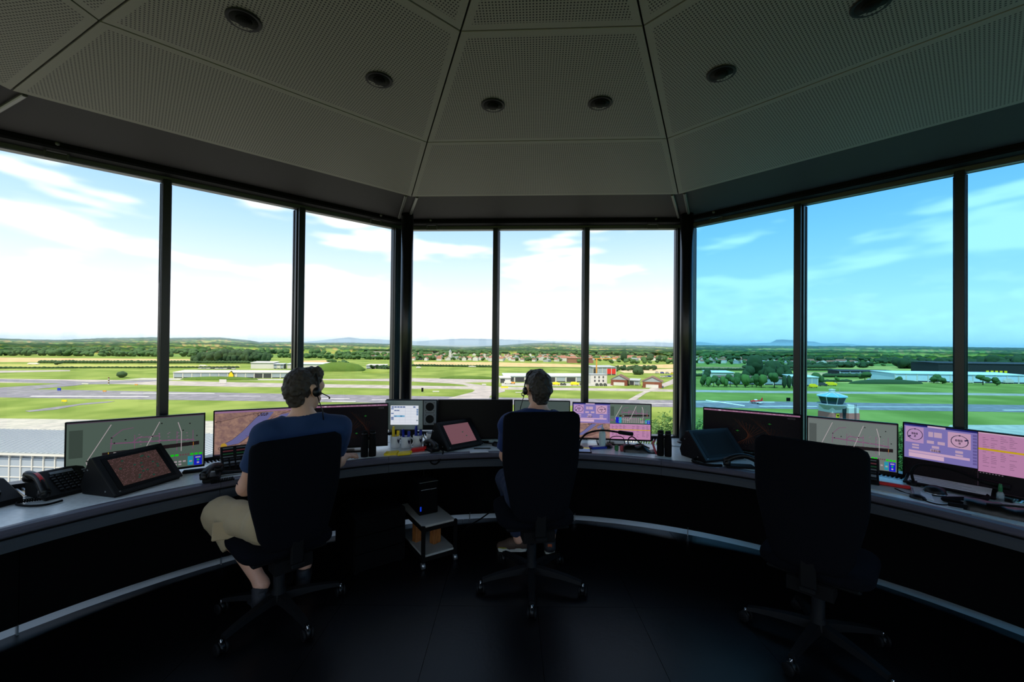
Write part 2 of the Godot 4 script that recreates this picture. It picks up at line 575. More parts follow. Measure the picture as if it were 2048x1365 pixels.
func build_shell():
	var sides = {-4: "back", -3: "back_left", -2: "left", -1: "front_left", 0: "front", 1: "front_right", 2: "right", 3: "back_right"}
	# floor: dark covering inside the console, pale screed ring behind it
	var slab = MB.new()
	var poly = []
	for k in 8:
		var p = fpt(k, 3.6, -T8 * 3.6, 0.0)
		poly.append(Vector2(p.x, p.z))
	var fx = Transform3D(Basis(Vector3.RIGHT, Vector3(0, 0, 1), Vector3.DOWN), Vector3(0, -0.03, 0))
	slab.prism(poly, 0.3, fx)
	var fl = struct("floor", slab, M.ledge)
	# raised floor in square tiles with fine joints
	var inner = MB.new()
	var tile = 0.6
	var gap = 0.0012
	for ix in range(-7, 7):
		for iz in range(-7, 7):
			var lo = Vector2(0.17 + ix * tile + gap, 0.22 + iz * tile + gap)
			var sq = PackedVector2Array([lo, lo + Vector2(tile - 2 * gap, 0), lo + Vector2(tile, tile) - Vector2(2, 2) * gap, lo + Vector2(0, tile - 2 * gap)])
			var disc = PackedVector2Array()
			for i in 96:
				disc.append(DESK + Vector2(sin(TAU * i / 96), cos(TAU * i / 96)) * 3.215)
			for cut in Geometry2D.intersect_polygons(sq, disc):
				if cut.size() < 3: continue
				var pl = []
				for v in cut: pl.append(Vector2(v.x, -v.y))
				var one = MB.new()
				one.prism(pl, 0.03, Transform3D(Basis(Vector3.RIGHT, Vector3(0, 0, 1), Vector3.DOWN), Vector3.ZERO))
				part("floor_tile", one, M.floor, fl)
	var under = MB.new()
	under.arc([Vector2(0.01, -0.029), Vector2(3.21, -0.029), Vector2(3.21, -0.004), Vector2(0.01, -0.004)], 0, TAU, 48, DESK)
	part("joint_bed", under, M.black, fl)
	# ceiling: perforated metal panels in three rings and eight facets, closed above by the roof slab
	var roof = MB.new()
	var rp = []
	for k in 8:
		var p = fpt(k, 3.80, -T8 * 3.80, 0.0)  # overhang out of view, its reach set to shape the light indoors
		rp.append(Vector2(p.x, p.z))
	roof.prism(rp, 0.35, Transform3D(Basis(Vector3.RIGHT, Vector3(0, 0, 1), Vector3.DOWN), Vector3(0, 3.42, 0)))
	var ceil = struct("ceiling", roof, M.wall)
	var rings = [[CEIL_A, CEIL_H], [1.773, 2.857], [0.898, 2.896], [0.06, 2.93]]
	for k in 8:
		for r in 3:
			ceiling_panel(ceil, k, rings[r], rings[r + 1])
		# dark soffit between panels and glazing
		var s = MB.new()
		var a = [fpt(k, CEIL_A - 0.01, -T8 * (CEIL_A - 0.01), CEIL_H + 0.012), fpt(k, CEIL_A - 0.01, T8 * (CEIL_A - 0.01), CEIL_H + 0.012), fpt(k, 3.235, T8 * 3.235, CEIL_H + 0.012), fpt(k, 3.235, -T8 * 3.235, CEIL_H + 0.012)]
		var up = Vector3(0, 0.05, 0)
		s.quad(a[0], a[3], a[2], a[1])
		s.quad(a[0] + up, a[1] + up, a[2] + up, a[3] + up)
		s.face([a[2], a[3], a[3] + up, a[2] + up], (a[0] + a[1]) * 0.5)
		s.face([a[0], a[1], a[1] + up, a[0] + up], (a[2] + a[3]) * 0.5)
		part("soffit", s, M.soffit, ceil)
		# hip rails on the soffit
		for off in [-0.045, 0.045]:
			var h0 = fpt(k, CEIL_A, -T8 * CEIL_A, CEIL_H + 0.004)
			var h1 = fpt(k, 3.19, -T8 * 3.19, CEIL_H + 0.004)
			var sd = (h1 - h0).cross(Vector3.UP).normalized() * off
			var rail = MB.new()
			rail.box((h0 + h1) * 0.5 + sd, Vector3(0.022, 0.018, (h1 - h0).length()), Basis.looking_at(h1 - h0, Vector3.UP), 0.004)
			part("hip_rail", rail, M.trim_metal, ceil)
	# glazed facets
	var wn = 0
	for k in range(-4, 4):  # clear bays behind the view light the cab and the men from the rear
		wn += 1
		glazing(k, wn)
		var low = MB.new()
		fbox(low, k, GLASS_A + 0.05, 0.0, 0.05, Vector3(2.9, 0.20, 0.22))
		var wl = struct("wall_" + sides[k], low, M.wall)
		var lint = MB.new()
		fbox(lint, k, GLASS_A + 0.03, 0.0, 2.98, Vector3(2.94, 0.34, 0.16))
		part("lintel", lint, M.wall, wl)
		var shelf = MB.new()
		fbox(shelf, k, GLASS_A - 0.01, 0.0, 0.71, Vector3(2.78, 0.05, 0.10), 0.006)
		part("transom", shelf, M.frame, wl)
	# round corner columns standing on the console's back ledge
	var col_at = [[-3.24, 2.0, "left of the leftmost window bay, at the edge of the view"], [-0.988, 3.98, "between the left window bay and the front window bay"], [1.594, 3.9, "between the front window bay and the blue tinted right bay"], [3.42, 1.55, "right of the blue tinted right bay, beyond the view"]]
	for c in col_at:
		var mb = MB.new(true)
		mb.lathe([Vector2(0, 0), Vector2(0.055, 0), Vector2(0.055, CEIL_H + 0.03 - 0.70), Vector2(0, CEIL_H + 0.03 - 0.70)], 28)
		var o = thing("corner_column", "round dark steel column standing " + c[2], "column", W(c[0], c[1], 0.70), 0.0, "corner columns")
		part("shaft", mb, M.column, o)
		var col = MB.new()
		col.lathe([Vector2(0, 0.0), Vector2(0.075, 0.0), Vector2(0.075, 0.012), Vector2(0.054, 0.02), Vector2(0, 0.02)], 28, Transform3D(Basis(), Vector3(0, 0.022, 0)))
		part("base_collar", col, M.frame, o)

func ceiling_panel(ceil, k, o, i):
	# trapezoid between two rings, 6 mm joints, plain 32 mm border round a perforated field
	var g = 0.004
	var b = 0.034
	var P = func(a, t, h): return fpt(k, a, t, h)
	var H = func(a): return lerpf(o[1], i[1], (o[0] - a) / (o[0] - i[0]))
	var cor = func(inset):
		var ao = o[0] - inset
		var ai = i[0] + inset
		var sh = inset / cos(PI / 8.0)
		return [[ao, -(T8 * ao - sh)], [ao, T8 * ao - sh], [ai, maxf(T8 * ai - sh, 0.001)], [ai, -maxf(T8 * ai - sh, 0.001)]]
	var A = cor.call(g)
	var B = cor.call(b)
	var st = SurfaceTool.new()
	st.begin(Mesh.PRIMITIVE_TRIANGLES)
	st.set_smooth_group(-1)
	var mb = MB.new()
	mb.st = st
	var v = func(q, up): return P.call(q[0], q[1], H.call(q[0]) + up)
	for e in 4:
		var f = (e + 1) % 4
		mb.quad(v.call(A[f], 0.0), v.call(A[e], 0.0), v.call(B[e], 0.0), v.call(B[f], 0.0))
		mb.quad(v.call(A[e], 0.0), v.call(A[f], 0.0), v.call(A[f], 0.03), v.call(A[e], 0.03))
	mb.quad(v.call(A[0], 0.03), v.call(A[1], 0.03), v.call(A[2], 0.03), v.call(A[3], 0.03))
	var panel = part("ceiling_panel", mb, M.ceiling_plain, ceil)
	# perforated field with its own uv, one tile of four holes every 52 mm
	var fs = SurfaceTool.new()
	fs.begin(Mesh.PRIMITIVE_TRIANGLES)
	fs.set_smooth_group(-1)
	for tr in [[0, 1, 2], [0, 2, 3]]:
		for c in tr:
			var q = B[c]
			fs.set_uv(Vector2(q[1], q[0]) / 0.052)
			fs.add_vertex(v.call(q, 0.0))
	fs.generate_normals()
	part("perforated_field", fs.commit(), M.perforated, panel)

func glazing(k, n):
	var label = ["window bay straight behind the camera", "window bay behind the camera to the left", "window bay at the far left beyond the view", "left window bay of three tall panes with black mullions", "front window bay of three tall panes facing the town", "right window bay of three tall blue tinted panes", "window bay at the far right beyond the view", "window bay behind the camera to the right"][n - 1]
	var root = Node3D.new()
	put(root, "window_%d" % n, self)
	tag(root, label, "", "", "structure")
	root.position = fpt(k, GLASS_A, 0, 0.15)
	root.rotation.y = -(TURN + k * PI / 4.0)
	# local: x right, y up from 0.15, z into the room
	var top = HEAD_H - 0.15
	var mw = 0.068
	var mx = 0.444
	var edge = 1.305
	var head = MB.new()
	head.box(Vector3(0, top + 0.045, 0.0), Vector3(2.78, 0.09, 0.07), Basis(), 0.006)
	part("head_frame", head, M.frame_head, root)
	var cas = MB.new()
	cas.box(Vector3(0, top + 0.055, 0.095), Vector3(2.72, 0.05, 0.11), Basis(), 0.012)
	part("blind_cassette", cas, M.black, root)
	var sill = MB.new()
	sill.box(Vector3(0, 0.02, 0.0), Vector3(2.78, 0.06, 0.08), Basis(), 0.006)
	part("sill_frame", sill, M.frame, root)
	for s in [-1, 1]:
		var mu = MB.new()
		mu.box(Vector3(s * mx, top * 0.5, -0.045), Vector3(mw, top, 0.03), Basis(), 0.003)
		mu.box(Vector3(s * mx, top * 0.5, 0.0), Vector3(mw * 0.82, top, 0.06), Basis(), 0.004)
		mu.box(Vector3(s * mx, top * 0.5, 0.05), Vector3(mw * 0.5, top, 0.05), Basis(), 0.006)
		mu.box(Vector3(s * mx, top * 0.5, 0.085), Vector3(mw * 0.72, top, 0.022), Basis(), 0.004)
		part("mullion", mu, M.frame, root)
		var jb = MB.new()
		jb.box(Vector3(s * (edge + 0.045), top * 0.5, 0.0), Vector3(0.09, top, 0.07), Basis(), 0.005)
		jb.box(Vector3(s * (edge + 0.02), top * 0.5, 0.045), Vector3(0.03, top, 0.03), Basis(), 0.004)
		part("jamb", jb, M.frame, root)
	for i in 3:
		var x0 = [-edge, -mx + mw * 0.4, mx + mw * 0.4][i]
		var x1 = [-mx - mw * 0.4, mx - mw * 0.4, edge][i]
		var pn = MB.new()
		if k == 1 or k == 2:
			pn.box(Vector3((x0 + x1) * 0.5, top * 0.5, -0.01), Vector3(x1 - x0, top, 0.012))
			part("pane", pn, M.film, root)
		else:
			pn.quad(Vector3(x0, 0, -0.01), Vector3(x1, 0, -0.01), Vector3(x1, top, -0.01), Vector3(x0, top, -0.01))
			part("pane", pn, M.glass_added_tint if k == 0 or k == -1 else M.glass, root)
	# handles of the roller blinds
	for x in {-1: [-0.98, 1.1], 0: [-1.08, 1.07], 1: [-1.08]}.get(k, []):
		var hd = MB.new()
		hd.box(Vector3(x, top + 0.035, 0.075), Vector3(0.11, 0.012, 0.02), Basis(), 0.003)
		hd.box(Vector3(x - 0.05, top + 0.015, 0.075), Vector3(0.012, 0.05, 0.016), Basis(), 0.003)
		hd.box(Vector3(x + 0.05, top + 0.015, 0.075), Vector3(0.012, 0.05, 0.016), Basis(), 0.003)
		hd.box(Vector3(x, top - 0.008, 0.075), Vector3(0.11, 0.014, 0.016), Basis(), 0.003)
		part("blind_handle", hd, M.frame_head, root)
		var kn = MB.new(true)
		kn.lathe([Vector2(0, -0.012), Vector2(0.010, -0.008), Vector2(0.012, 0), Vector2(0.010, 0.008), Vector2(0, 0.012)], 10, Transform3D(Basis(), Vector3(x + 0.01, top + 0.06, 0.155)))
		part("blind_knob", kn, M.trim_metal, root)

# ---------------------------------------------------------------- land
func flat(called, pts, lift, material, parent = self):     # outline of (right, depth) points lying on the ground
	var p = []
	for q in pts: p.append(Vector2(q[0], -q[1]))
	var mb = MB.new()
	mb.prism(p, 0.3, Transform3D(Basis(Vector3.RIGHT, Vector3(0, 0, 1), Vector3.DOWN), Vector3(0, GROUND + lift, 0)))
	return struct(called, mb, material, parent)

func ramp(table, x):
	if x <= table[0][0]: return table[0][1]
	for i in table.size() - 1:
		if x <= table[i + 1][0]:
			return lerpf(table[i][1], table[i + 1][1], (x - table[i][0]) / (table[i + 1][0] - table[i][0]))
	return table[-1][1]

const RIDGE := [[-90, 0.15], [-70, 0.3], [-50.2, 0.04], [-48.5, -0.02], [-46.5, -0.04], [-44, 0.17], [-39.9, 0.33], [-38.7, 0.28], [-34.4, 0.41], [-31.6, 0.12], [-30.6, -0.08], [-27, 0.0], [-25.9, -0.1], [-20.8, -0.01], [-15.3, -0.15], [-12.9, -0.3], [-8.3, -0.42], [-6.3, -0.5], [-1.6, -0.2], [2.4, 0.15], [5.1, 0.24], [9.7, 0.09], [11.7, 0.04], [16.1, -0.03], [21.5, -0.18], [23.6, 0.08], [26.5, 0.06], [33.6, 0.08], [35, 0.09], [42.3, 0.16], [45.8, 0.11], [50.2, 0.05], [70, 0.25], [90, 0.1]]
const ALPS := [[-60, -0.2], [-30, -0.1], [-26.4, 0.05], [-24.2, 0.32], [-22, 0.6], [-20.8, 0.74], [-19.6, 0.57], [-17.2, 0.54], [-14.7, 0.38], [-12.2, 0.34], [-9.6, 0.57], [-6.3, 0.77], [-2.3, 0.71], [2.4, 0.62], [8.4, 0.41], [14.2, 0.39], [17.3, 0.54], [21.5, 0.38], [23.8, 0.58], [26, 0.29], [29.2, 0.38], [31.2, 0.51], [31.8, 0.85], [32.2, 0.91], [33.6, 0.8], [35.2, 0.64], [36.3, 0.43], [37.6, 0.49], [40.8, 0.15], [60, -0.2]]
const HILL_0 := 1350.0
const HILL_1 := 5200.0

var hill_noise: FastNoiseLite
var field_noise: FastNoiseLite

func hill_h(az, d):              # az in degrees
	var top = EYE + HILL_1 * tan(deg_to_rad(ramp(RIDGE, az)))
	var s = clampf((d - HILL_0) / (HILL_1 - HILL_0), 0.0, 1.0)
	var x = d * sin(deg_to_rad(az))
	var y = d * cos(deg_to_rad(az))
	var roll = hill_noise.get_noise_2d(x, y)
	return GROUND + (top - GROUND) * pow(s, 1.15) + roll * 16.0 * s * (1.0 - s) * 2.0

func build_land():
	hill_noise = FastNoiseLite.new()
	hill_noise.seed = 5
	hill_noise.frequency = 0.0011
	field_noise = FastNoiseLite.new()
	field_noise.seed = 8
	field_noise.noise_type = FastNoiseLite.TYPE_CELLULAR
	field_noise.cellular_return_type = FastNoiseLite.RETURN_CELL_VALUE
	field_noise.frequency = 0.0042
	var disc = []
	for i in 72:
		disc.append([HILL_0 * 1.02 * sin(TAU * i / 72), HILL_0 * 1.02 * cos(TAU * i / 72)])
	flat("airfield_grass", disc, 0.0, M.grass)
	# hills: woods and fields on rising ground
	var forest = FastNoiseLite.new()
	forest.seed = 31
	forest.frequency = 0.0016
	var fine = FastNoiseLite.new()
	fine.seed = 77
	fine.frequency = 0.02
	var cols = 900
	var rows = 56
	var verts = PackedVector3Array()
	var colr = PackedColorArray()
	var ids = PackedInt32Array()
	var fields = [Color(0.46, 0.54, 0.20), Color(0.60, 0.60, 0.30), Color(0.38, 0.50, 0.18), Color(0.66, 0.58, 0.34), Color(0.42, 0.56, 0.22), Color(0.52, 0.58, 0.24)]
	for r in rows + 1:
		var d = HILL_0 * pow((HILL_1 + 600.0) / HILL_0, float(r) / rows)
		for c in cols + 1:
			var az = lerpf(-85.0, 85.0, float(c) / cols)
			var x = d * sin(deg_to_rad(az))
			var z = d * cos(deg_to_rad(az))
			var h = hill_h(az, minf(d, HILL_1)) - maxf(0.0, d - HILL_1) * 0.08
			var s = (d - HILL_0) / (HILL_1 - HILL_0)
			# woods crown the ridges and break up the slopes
			var wood = forest.get_noise_2d(x * 0.7, z * 2.2) + 0.25 * fine.get_noise_2d(x * 0.3, z * 0.6) + smoothstep(0.55, 0.95, s) * 0.55 - 0.10 + smoothstep(0.30, 0.0, s) * 0.12
			var col: Color
			if wood > 0.02:
				h += 9.0 + 5.0 * fine.get_noise_2d(x * 1.7, z * 1.7)
				var k = 0.5 + 0.5 * fine.get_noise_2d(x, z)
				col = Color(0.10, 0.19, 0.10).lerp(Color(0.19, 0.30, 0.14), k)
			else:
				var f = field_noise.get_noise_2d(x * 0.6, z * 1.3)
				col = fields[int(absf(f) * 997.0) % fields.size()]
				col = col * (0.94 + 0.12 * fine.get_noise_2d(x * 2.0, z * 2.0))
			verts.append(W(x, z, h))
			colr.append(col.srgb_to_linear())
	for r in rows:
		for c in cols:
			var i = r * (cols + 1) + c
			ids.append_array([i, i + cols + 1, i + 1, i + 1, i + cols + 1, i + cols + 2])
	struct("hills", grid_mesh(verts, colr, ids), M.land)
	# distant snowless mountains
	var av = PackedVector3Array()
	var ac = PackedColorArray()
	var ai = PackedInt32Array()
	var jag = FastNoiseLite.new()
	jag.seed = 3
	jag.frequency = 0.9
	var R = 14000.0
	for c in 401:
		var az = lerpf(-60.0, 60.0, c / 400.0)
		var e = ramp(ALPS, az) + 0.05 * jag.get_noise_2d(az * 1.4, 2.0)
		for r in 5:
			var d = R - 2100.0 + r * 700.0
			var h = GROUND + (EYE + R * tan(deg_to_rad(e)) - GROUND) * [0.0, 0.45, 0.8, 1.0, 0.6][r] * (1.0 + 0.06 * jag.get_noise_2d(az * 3.0, r * 1.3) * (0.0 if r == 3 else 1.0))
			av.append(W(d * sin(deg_to_rad(az)), d * cos(deg_to_rad(az)), h))
			ac.append(Color(1, 1, 1))
	for c in 400:
		for r in 4:
			var i = c * 5 + r
			ai.append_array([i, i + 1, i + 5, i + 5, i + 1, i + 6])
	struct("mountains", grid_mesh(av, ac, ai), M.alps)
	# haze lying over the valley
	var fog = FogVolume.new()
	fog.size = Vector3(40000, 116, 9000)
	fog.position = W(0, 5800, GROUND + 57)
	var fm = FogMaterial.new()
	fm.density = 0.00013
	fm.albedo = Color(0.84, 0.94, 1.0)
	fog.material = fm
	put(fog, "valley_haze", self)
	tag(fog, "thin blue haze lying over the far valley and mountains", "haze", "", "stuff")

func grid_mesh(verts, colr, ids):
	var nor = PackedVector3Array()
	nor.resize(verts.size())
	for i in range(0, ids.size(), 3):
		var n = (verts[ids[i + 2]] - verts[ids[i]]).cross(verts[ids[i + 1]] - verts[ids[i]])
		for k in 3: nor[ids[i + k]] += n
	for i in nor.size(): nor[i] = nor[i].normalized()
	var arr = []
	arr.resize(Mesh.ARRAY_MAX)
	arr[Mesh.ARRAY_VERTEX] = verts
	arr[Mesh.ARRAY_NORMAL] = nor
	arr[Mesh.ARRAY_COLOR] = colr
	arr[Mesh.ARRAY_INDEX] = ids
	var m = ArrayMesh.new()
	m.add_surface_from_arrays(Mesh.PRIMITIVE_TRIANGLES, arr)
	return m

# lumpy tree crown as a mesh of 1 m radius standing on y = 0, trunk apart
func crown_mesh(seed_, tall, lumps, detail = 9):
	var n = FastNoiseLite.new()
	n.seed = seed_
	n.frequency = 1.3
	n.fractal_octaves = 3
	var mb = MB.new(true)
	var r = RandomNumberGenerator.new()
	r.seed = seed_
	for l in lumps:
		var c = Vector3(0, tall * 0.5, 0) if lumps == 1 else Vector3(r.randf_range(-0.5, 0.5), tall * r.randf_range(0.32, 0.72), r.randf_range(-0.5, 0.5))
		var s = Vector3(1, tall * 0.5, 1) if lumps == 1 else Vector3(1, 0.9, 1) * r.randf_range(0.5, 0.72)
		var P = func(i, k):
			var v = PI * i / detail
			var a = TAU * k / (detail * 2)
			var q = Vector3(sin(v) * cos(a), cos(v), sin(v) * sin(a))
			return c + q * s * (1.0 + 0.34 * n.get_noise_3dv(q * 1.9 + c * 3.0))
		for i in detail:
			for k in detail * 2:
				if i > 0: mb.face([P.call(i, k), P.call(i, k + 1), P.call(i + 1, k)], c)
				if i < detail - 1: mb.face([P.call(i, k + 1), P.call(i + 1, k + 1), P.call(i + 1, k)], c)
	return mb.done()

var crowns := []
var trunk_mesh: Mesh

func make_crowns():
	crowns = [crown_mesh(1, 2.0, 4, 6), crown_mesh(2, 1.7, 3, 6), crown_mesh(3, 2.3, 5, 6), crown_mesh(4, 4.2, 1, 8), crown_mesh(6, 1.5, 1, 8)]
	var t = MB.new(true)
	t.lathe([Vector2(0.09, 0), Vector2(0.07, 0.6), Vector2(0.05, 1.2), Vector2(0, 1.25)], 7)
	trunk_mesh = t.done()

func tree(called, label, x, d, height, wide, kind, material, group, base = GROUND):
	var o = thing(called, label, "tree", W(x, d, base), rng.randf() * TAU, group)
	var tr = part("trunk", trunk_mesh, M.trunk, o)
	tr.scale = Vector3(wide, height * 0.4, wide)
	var cr = part("crown", crowns[kind], material, o)
	var tall = [2.0, 1.7, 2.3, 4.2, 1.5][kind]
	cr.scale = Vector3(wide, height * 0.93 / tall, wide)
	cr.position.y = height * 0.07
	return o

func wood(called, label, spots, material, kinds = [0, 1, 2]):    # uncountable far trees: [x, d, base, height, width]
	var root = Node3D.new()
	put(root, called, self)
	tag(root, label, "trees", "", "stuff")
	for kd in kinds.size():
		var mine = []
		for i in spots.size():
			if i % kinds.size() == kd: mine.append(spots[i])
		if mine.is_empty(): continue
		var mm = MultiMesh.new()
		mm.transform_format = MultiMesh.TRANSFORM_3D
		mm.mesh = crowns[kinds[kd]]
		mm.instance_count = mine.size()
		var tall = [2.0, 1.7, 2.3, 4.2, 1.5][kinds[kd]]
		for i in mine.size():
			var s = mine[i]
			var b = Basis(Vector3.UP, rng.randf() * TAU).scaled(Vector3(s[4], s[3] / tall, s[4]))
			mm.set_instance_transform(i, Transform3D(b, W(s[0], s[1], s[2] - 0.2)))
		var mi = MultiMeshInstance3D.new()
		mi.multimesh = mm
		mi.material_override = material
		put(mi, "crowns", root)
		mi.set_meta("kind", "stuff")

# ---------------------------------------------------------------- airfield, town, buildings
func gable(mb_wall, mb_roof, w, l, h, rise, over = 0.3):   # w along x, l along z, centred, base at y 0
	mb_wall.prism([Vector2(-w / 2, 0), Vector2(w / 2, 0), Vector2(w / 2, h), Vector2(0, h + rise), Vector2(-w / 2, h)], l, Transform3D(Basis(), Vector3(0, 0, -l / 2)))
	var k = rise / (w / 2)
	for s in [-1, 1]:
		var e = Vector2(s * (w / 2 + over), h - over * k + 0.05)
		var r = Vector2(0, h + rise + 0.05)
		mb_roof.prism([e, r, r + Vector2(0, 0.22), e + Vector2(0, 0.22)], l + 2 * over, Transform3D(Basis(), Vector3(0, 0, -l / 2 - over)))

func house_mesh(w, l, h, rise, wall, roof):
	var a = MB.new()
	var b = MB.new()
	gable(a, b, w, l, h, rise)
	var m = a.done()
	b.st.generate_normals()
	m = b.st.commit(m)
	m.surface_set_material(0, wall)
	m.surface_set_material(1, roof)
	return m

func build_airfield():
	make_crowns()
	# paving
	var run = flat("runway", [[-1000, 291], [-280, 259], [0, 241], [274, 230], [1000, 200], [1000, 172], [243, 204], [0, 213], [-239, 221], [-1000, 248]], 0.10, M.asphalt)
	for mk in [[-226, 229, 60, 1.6], [-198, 246, 52, 1.2], [-100, 229, 26, 0.8], [-150, 236, 22, 0.5], [-60, 227, 28, 0.6], [120, 231, 46, 1.3], [140, 216, 30, 1.2], [200, 218, 60, 0.7], [262, 211, 40, 1.1], [-86, 219, 12, 1.0], [70, 222, 30, 0.5]]:
		var mb = MB.new()
		mb.box(Vector3.ZERO, Vector3(mk[2], 0.06, mk[3]))
		var o = part("runway_marking", mb, M.marking, run)
		o.position = W(mk[0], mk[1], GROUND + 0.12)
		o.rotation.y = 0.048
	var line = MB.new()
	line.tube([W(108, 237, GROUND + 0.1), W(114, 226, GROUND + 0.1), W(118, 216, GROUND + 0.1)], 0.3, 4)
	part("runway_marking", line, M.marking, run)
	flat("taxiway", [[-1000, 345], [-273, 326], [-210, 318], [-117, 308], [79, 298], [156, 292], [266, 292], [1000, 262], [1000, 250], [254, 279], [149, 279], [75, 282], [-109, 287], [-189, 286], [-273, 296], [-1000, 318]], 0.08, M.concrete)
	flat("taxiway_junction", [[-85.4, 371.4], [-14.2, 363.8], [-13.2, 339.7], [-38.3, 332.6], [-25.3, 317.3], [-11.8, 303.5], [-4.6, 297.1], [-4.2, 271.9], [-9.5, 260.4], [-12.5, 247.5], [-12.4, 236.1], [-35.1, 234.4], [-29.1, 253.6], [-24.4, 267.3], [-23.9, 279.1], [-28.0, 288.2], [-73.8, 282.4], [-77.2, 295.4], [-29.4, 301.8], [-36.4, 316.2], [-46.9, 325.2], [-77.5, 337.2]], 0.13, M.concrete)
	flat("taxiway_branch", [[-84, 372], [-78, 337], [-120, 341], [-170, 345], [-170, 352], [-118, 358]], 0.14, M.concrete)
	flat("taxiway_branch", [[-74, 283], [-110, 287], [-110, 300], [-77, 296]], 0.15, M.concrete)
	flat("diagonal_road", [[156.6, 406.7], [139.7, 356.2], [106.4, 304.0], [85.4, 271.0], [68.7, 235.7], [64.0, 235.3], [77.4, 262.2], [97.2, 299.7], [134.7, 365.4]], 0.16, M.concrete)
	flat("hangar_apron", [[-7.9, 335.8], [79.5, 336.3], [74.6, 315.6], [-7.3, 309.4]], 0.12, M.apron_pale)
	flat("gravel_yard", [[128, 511.6], [221.4, 569.8], [181.1, 466.2], [124.9, 474.6]], 0.12, M.gravel)
	flat("taxiway_branch", [[-498.4, 321.6], [-389.6, 325.0], [-332.6, 317.9], [-306.3, 310.1], [-278.4, 333.2], [-273, 343.7], [-262.5, 330.4], [-268, 316.4], [-279.5, 295.2], [-291.9, 292.1], [-366.3, 305.6], [-468.9, 302.6]], 0.11, M.asphalt)
	flat("taxiway_branch", [[-368, 256.9], [-320.4, 267.4], [-309.5, 295.9], [-294.1, 301.4], [-289.8, 283.4], [-291.2, 258.2], [-353.8, 247]], 0.17, M.asphalt)
	flat("perimeter_road", [[-567.2, 395.8], [-496.8, 414.3], [-445.6, 430.6], [-431.1, 416.6], [-466.6, 389.2], [-534.2, 372.8]], 0.11, M.concrete)
	flat("worn_path", [[-205, 180.1], [-204.7, 191.6], [-204.1, 205.6], [-197.2, 212.4], [-195.8, 207.1], [-200.2, 198.2], [-197.3, 184.7], [-200.9, 178.3]], 0.10, M.asphalt)
	flat("apron", [[-400, 160], [-194.4, 162.4], [-113.8, 161.4], [-41.7, 160], [40, 158], [40, 10], [-400, 10]], 0.10, M.apron_pale)
	flat("apron", [[172.4, 167.8], [203.3, 169.4], [420, 178], [300, 60], [150, 60], [70, 85]], 0.10, M.apron_pale)
	var fore = []
	for i in 40: fore.append([72.0 * sin(TAU * i / 40), 72.0 * cos(TAU * i / 40)])
	flat("unseen_forecourt", fore, 0.14, M.apron_pale)  # pale paving out of view, placed to light the ceiling from below
	flat("hangar_row_apron", [[-300, 330], [-180, 338], [-175, 350], [-300, 346]], 0.12, M.apron_pale)
	# fields on the plain
	var fl = [["tan_field", [[-1100, 720], [-548.6, 727.4], [-474.5, 629.1], [-693.1, 577.9], [-1000, 560]], M.field_tan], ["yellow_field", [[-900, 504], [-352.6, 553.7], [-318.2, 499.7], [-540.5, 450.8], [-800, 440]], M.field_yellow],
		["tan_field", [[-164.1, 712.2], [-28.5, 723.2], [113.6, 661.7], [100.6, 586], [-22.9, 583.2], [-137.3, 596.1]], M.field_tan], ["tan_field", [[158.3, 654.5], [281.3, 713.4], [230, 583.4], [147.5, 581.6]], M.field_tan],
		["brown_field", [[270.8, 630.6], [425.9, 630.5], [379.3, 561.4], [231, 537.9]], M.field_brown], ["stubble_field", [[221.7, 516.2], [355.9, 526.8], [300.3, 444.5], [184.6, 429.7]], M.field_yellow],
		["tan_field", [[356.8, 517.4], [450.2, 521.7], [401.2, 464.9], [312.6, 453.3]], M.field_tan], ["stubble_field", [[297.3, 411.6], [432.9, 421.5], [382.6, 372.5], [259.8, 359.6]], M.field_yellow],
		["tan_field", [[-352, 709.1], [-319.8, 740.3], [-283.1, 664.4], [-320.9, 646.4]], M.field_tan], ["dark_crop_field", [[-160, 596], [-20, 582], [100, 584], [100, 560], [-20, 556], [-150, 566]], M.grass_dark],
		["far_field", [[-900, 1000], [-500, 1100], [-420, 860], [-800, 800]], M.field_green], ["far_field", [[300, 900], [760, 980], [700, 720], [320, 700]], M.field_green], ["far_field", [[460, 700], [900, 760], [800, 560], [470, 560]], M.field_yellow], ["far_field", [[-250, 1000], [100, 1020], [90, 900], [-230, 880]], M.field_yellow]]
	for f in fl: flat(f[0], f[1], 0.06, f[2])
	# hedges and crop strips
	var hedges = [[-620, 560, -350, 605, 4, 5], [-560, 440, -320, 500, 2, 4], [-150, 574, -20, 562, 3, 4], [230, 540, 420, 560, 3, 5], [184, 431, 300, 446, 3, 5], [320, 436, 470, 446, 4, 6], [260, 372, 300, 380, 2, 5], [330, 600, 480, 640, 5, 10]]
	var hl = ["left of the dark wood", "below the yellow field at left", "beyond the mown airfield in front", "at the brown field behind the right tree row", "at the stubble field behind the right tree row", "along the tan field right of the old tower", "near the old tower's left", "in front of the far dark wood at right"]
	for i in hedges.size():
		var h = hedges[i]
		var a = Vector2(h[0], h[1])
		var b = Vector2(h[2], h[3])
		var mb = MB.new(true)
		var n = int(a.distance_to(b) / 4.0)
		for k in n:
			var p = a.lerp(b, (k + 0.5) / n)
			var q = W(p.x, p.y, GROUND + h[4] * 0.4)
			var s = rng.randf_range(0.8, 1.2)
			mb.lathe([Vector2(0, -h[4] * 0.6 * s), Vector2(h[5] * 0.7 * s, -h[4] * 0.2), Vector2(h[5] * 0.62 * s, h[4] * 0.3), Vector2(0, h[4] * 0.62 * s)], 6, Transform3D(Basis(Vector3.UP, rng.randf() * 3.0), q))
		solid("hedge", mb, M.hedge, "low dark green hedge strip " + hl[i], "hedge", "hedges between the fields")
	woods()
	town()
	hangars()
	old_tower()
	small_airfield_things()

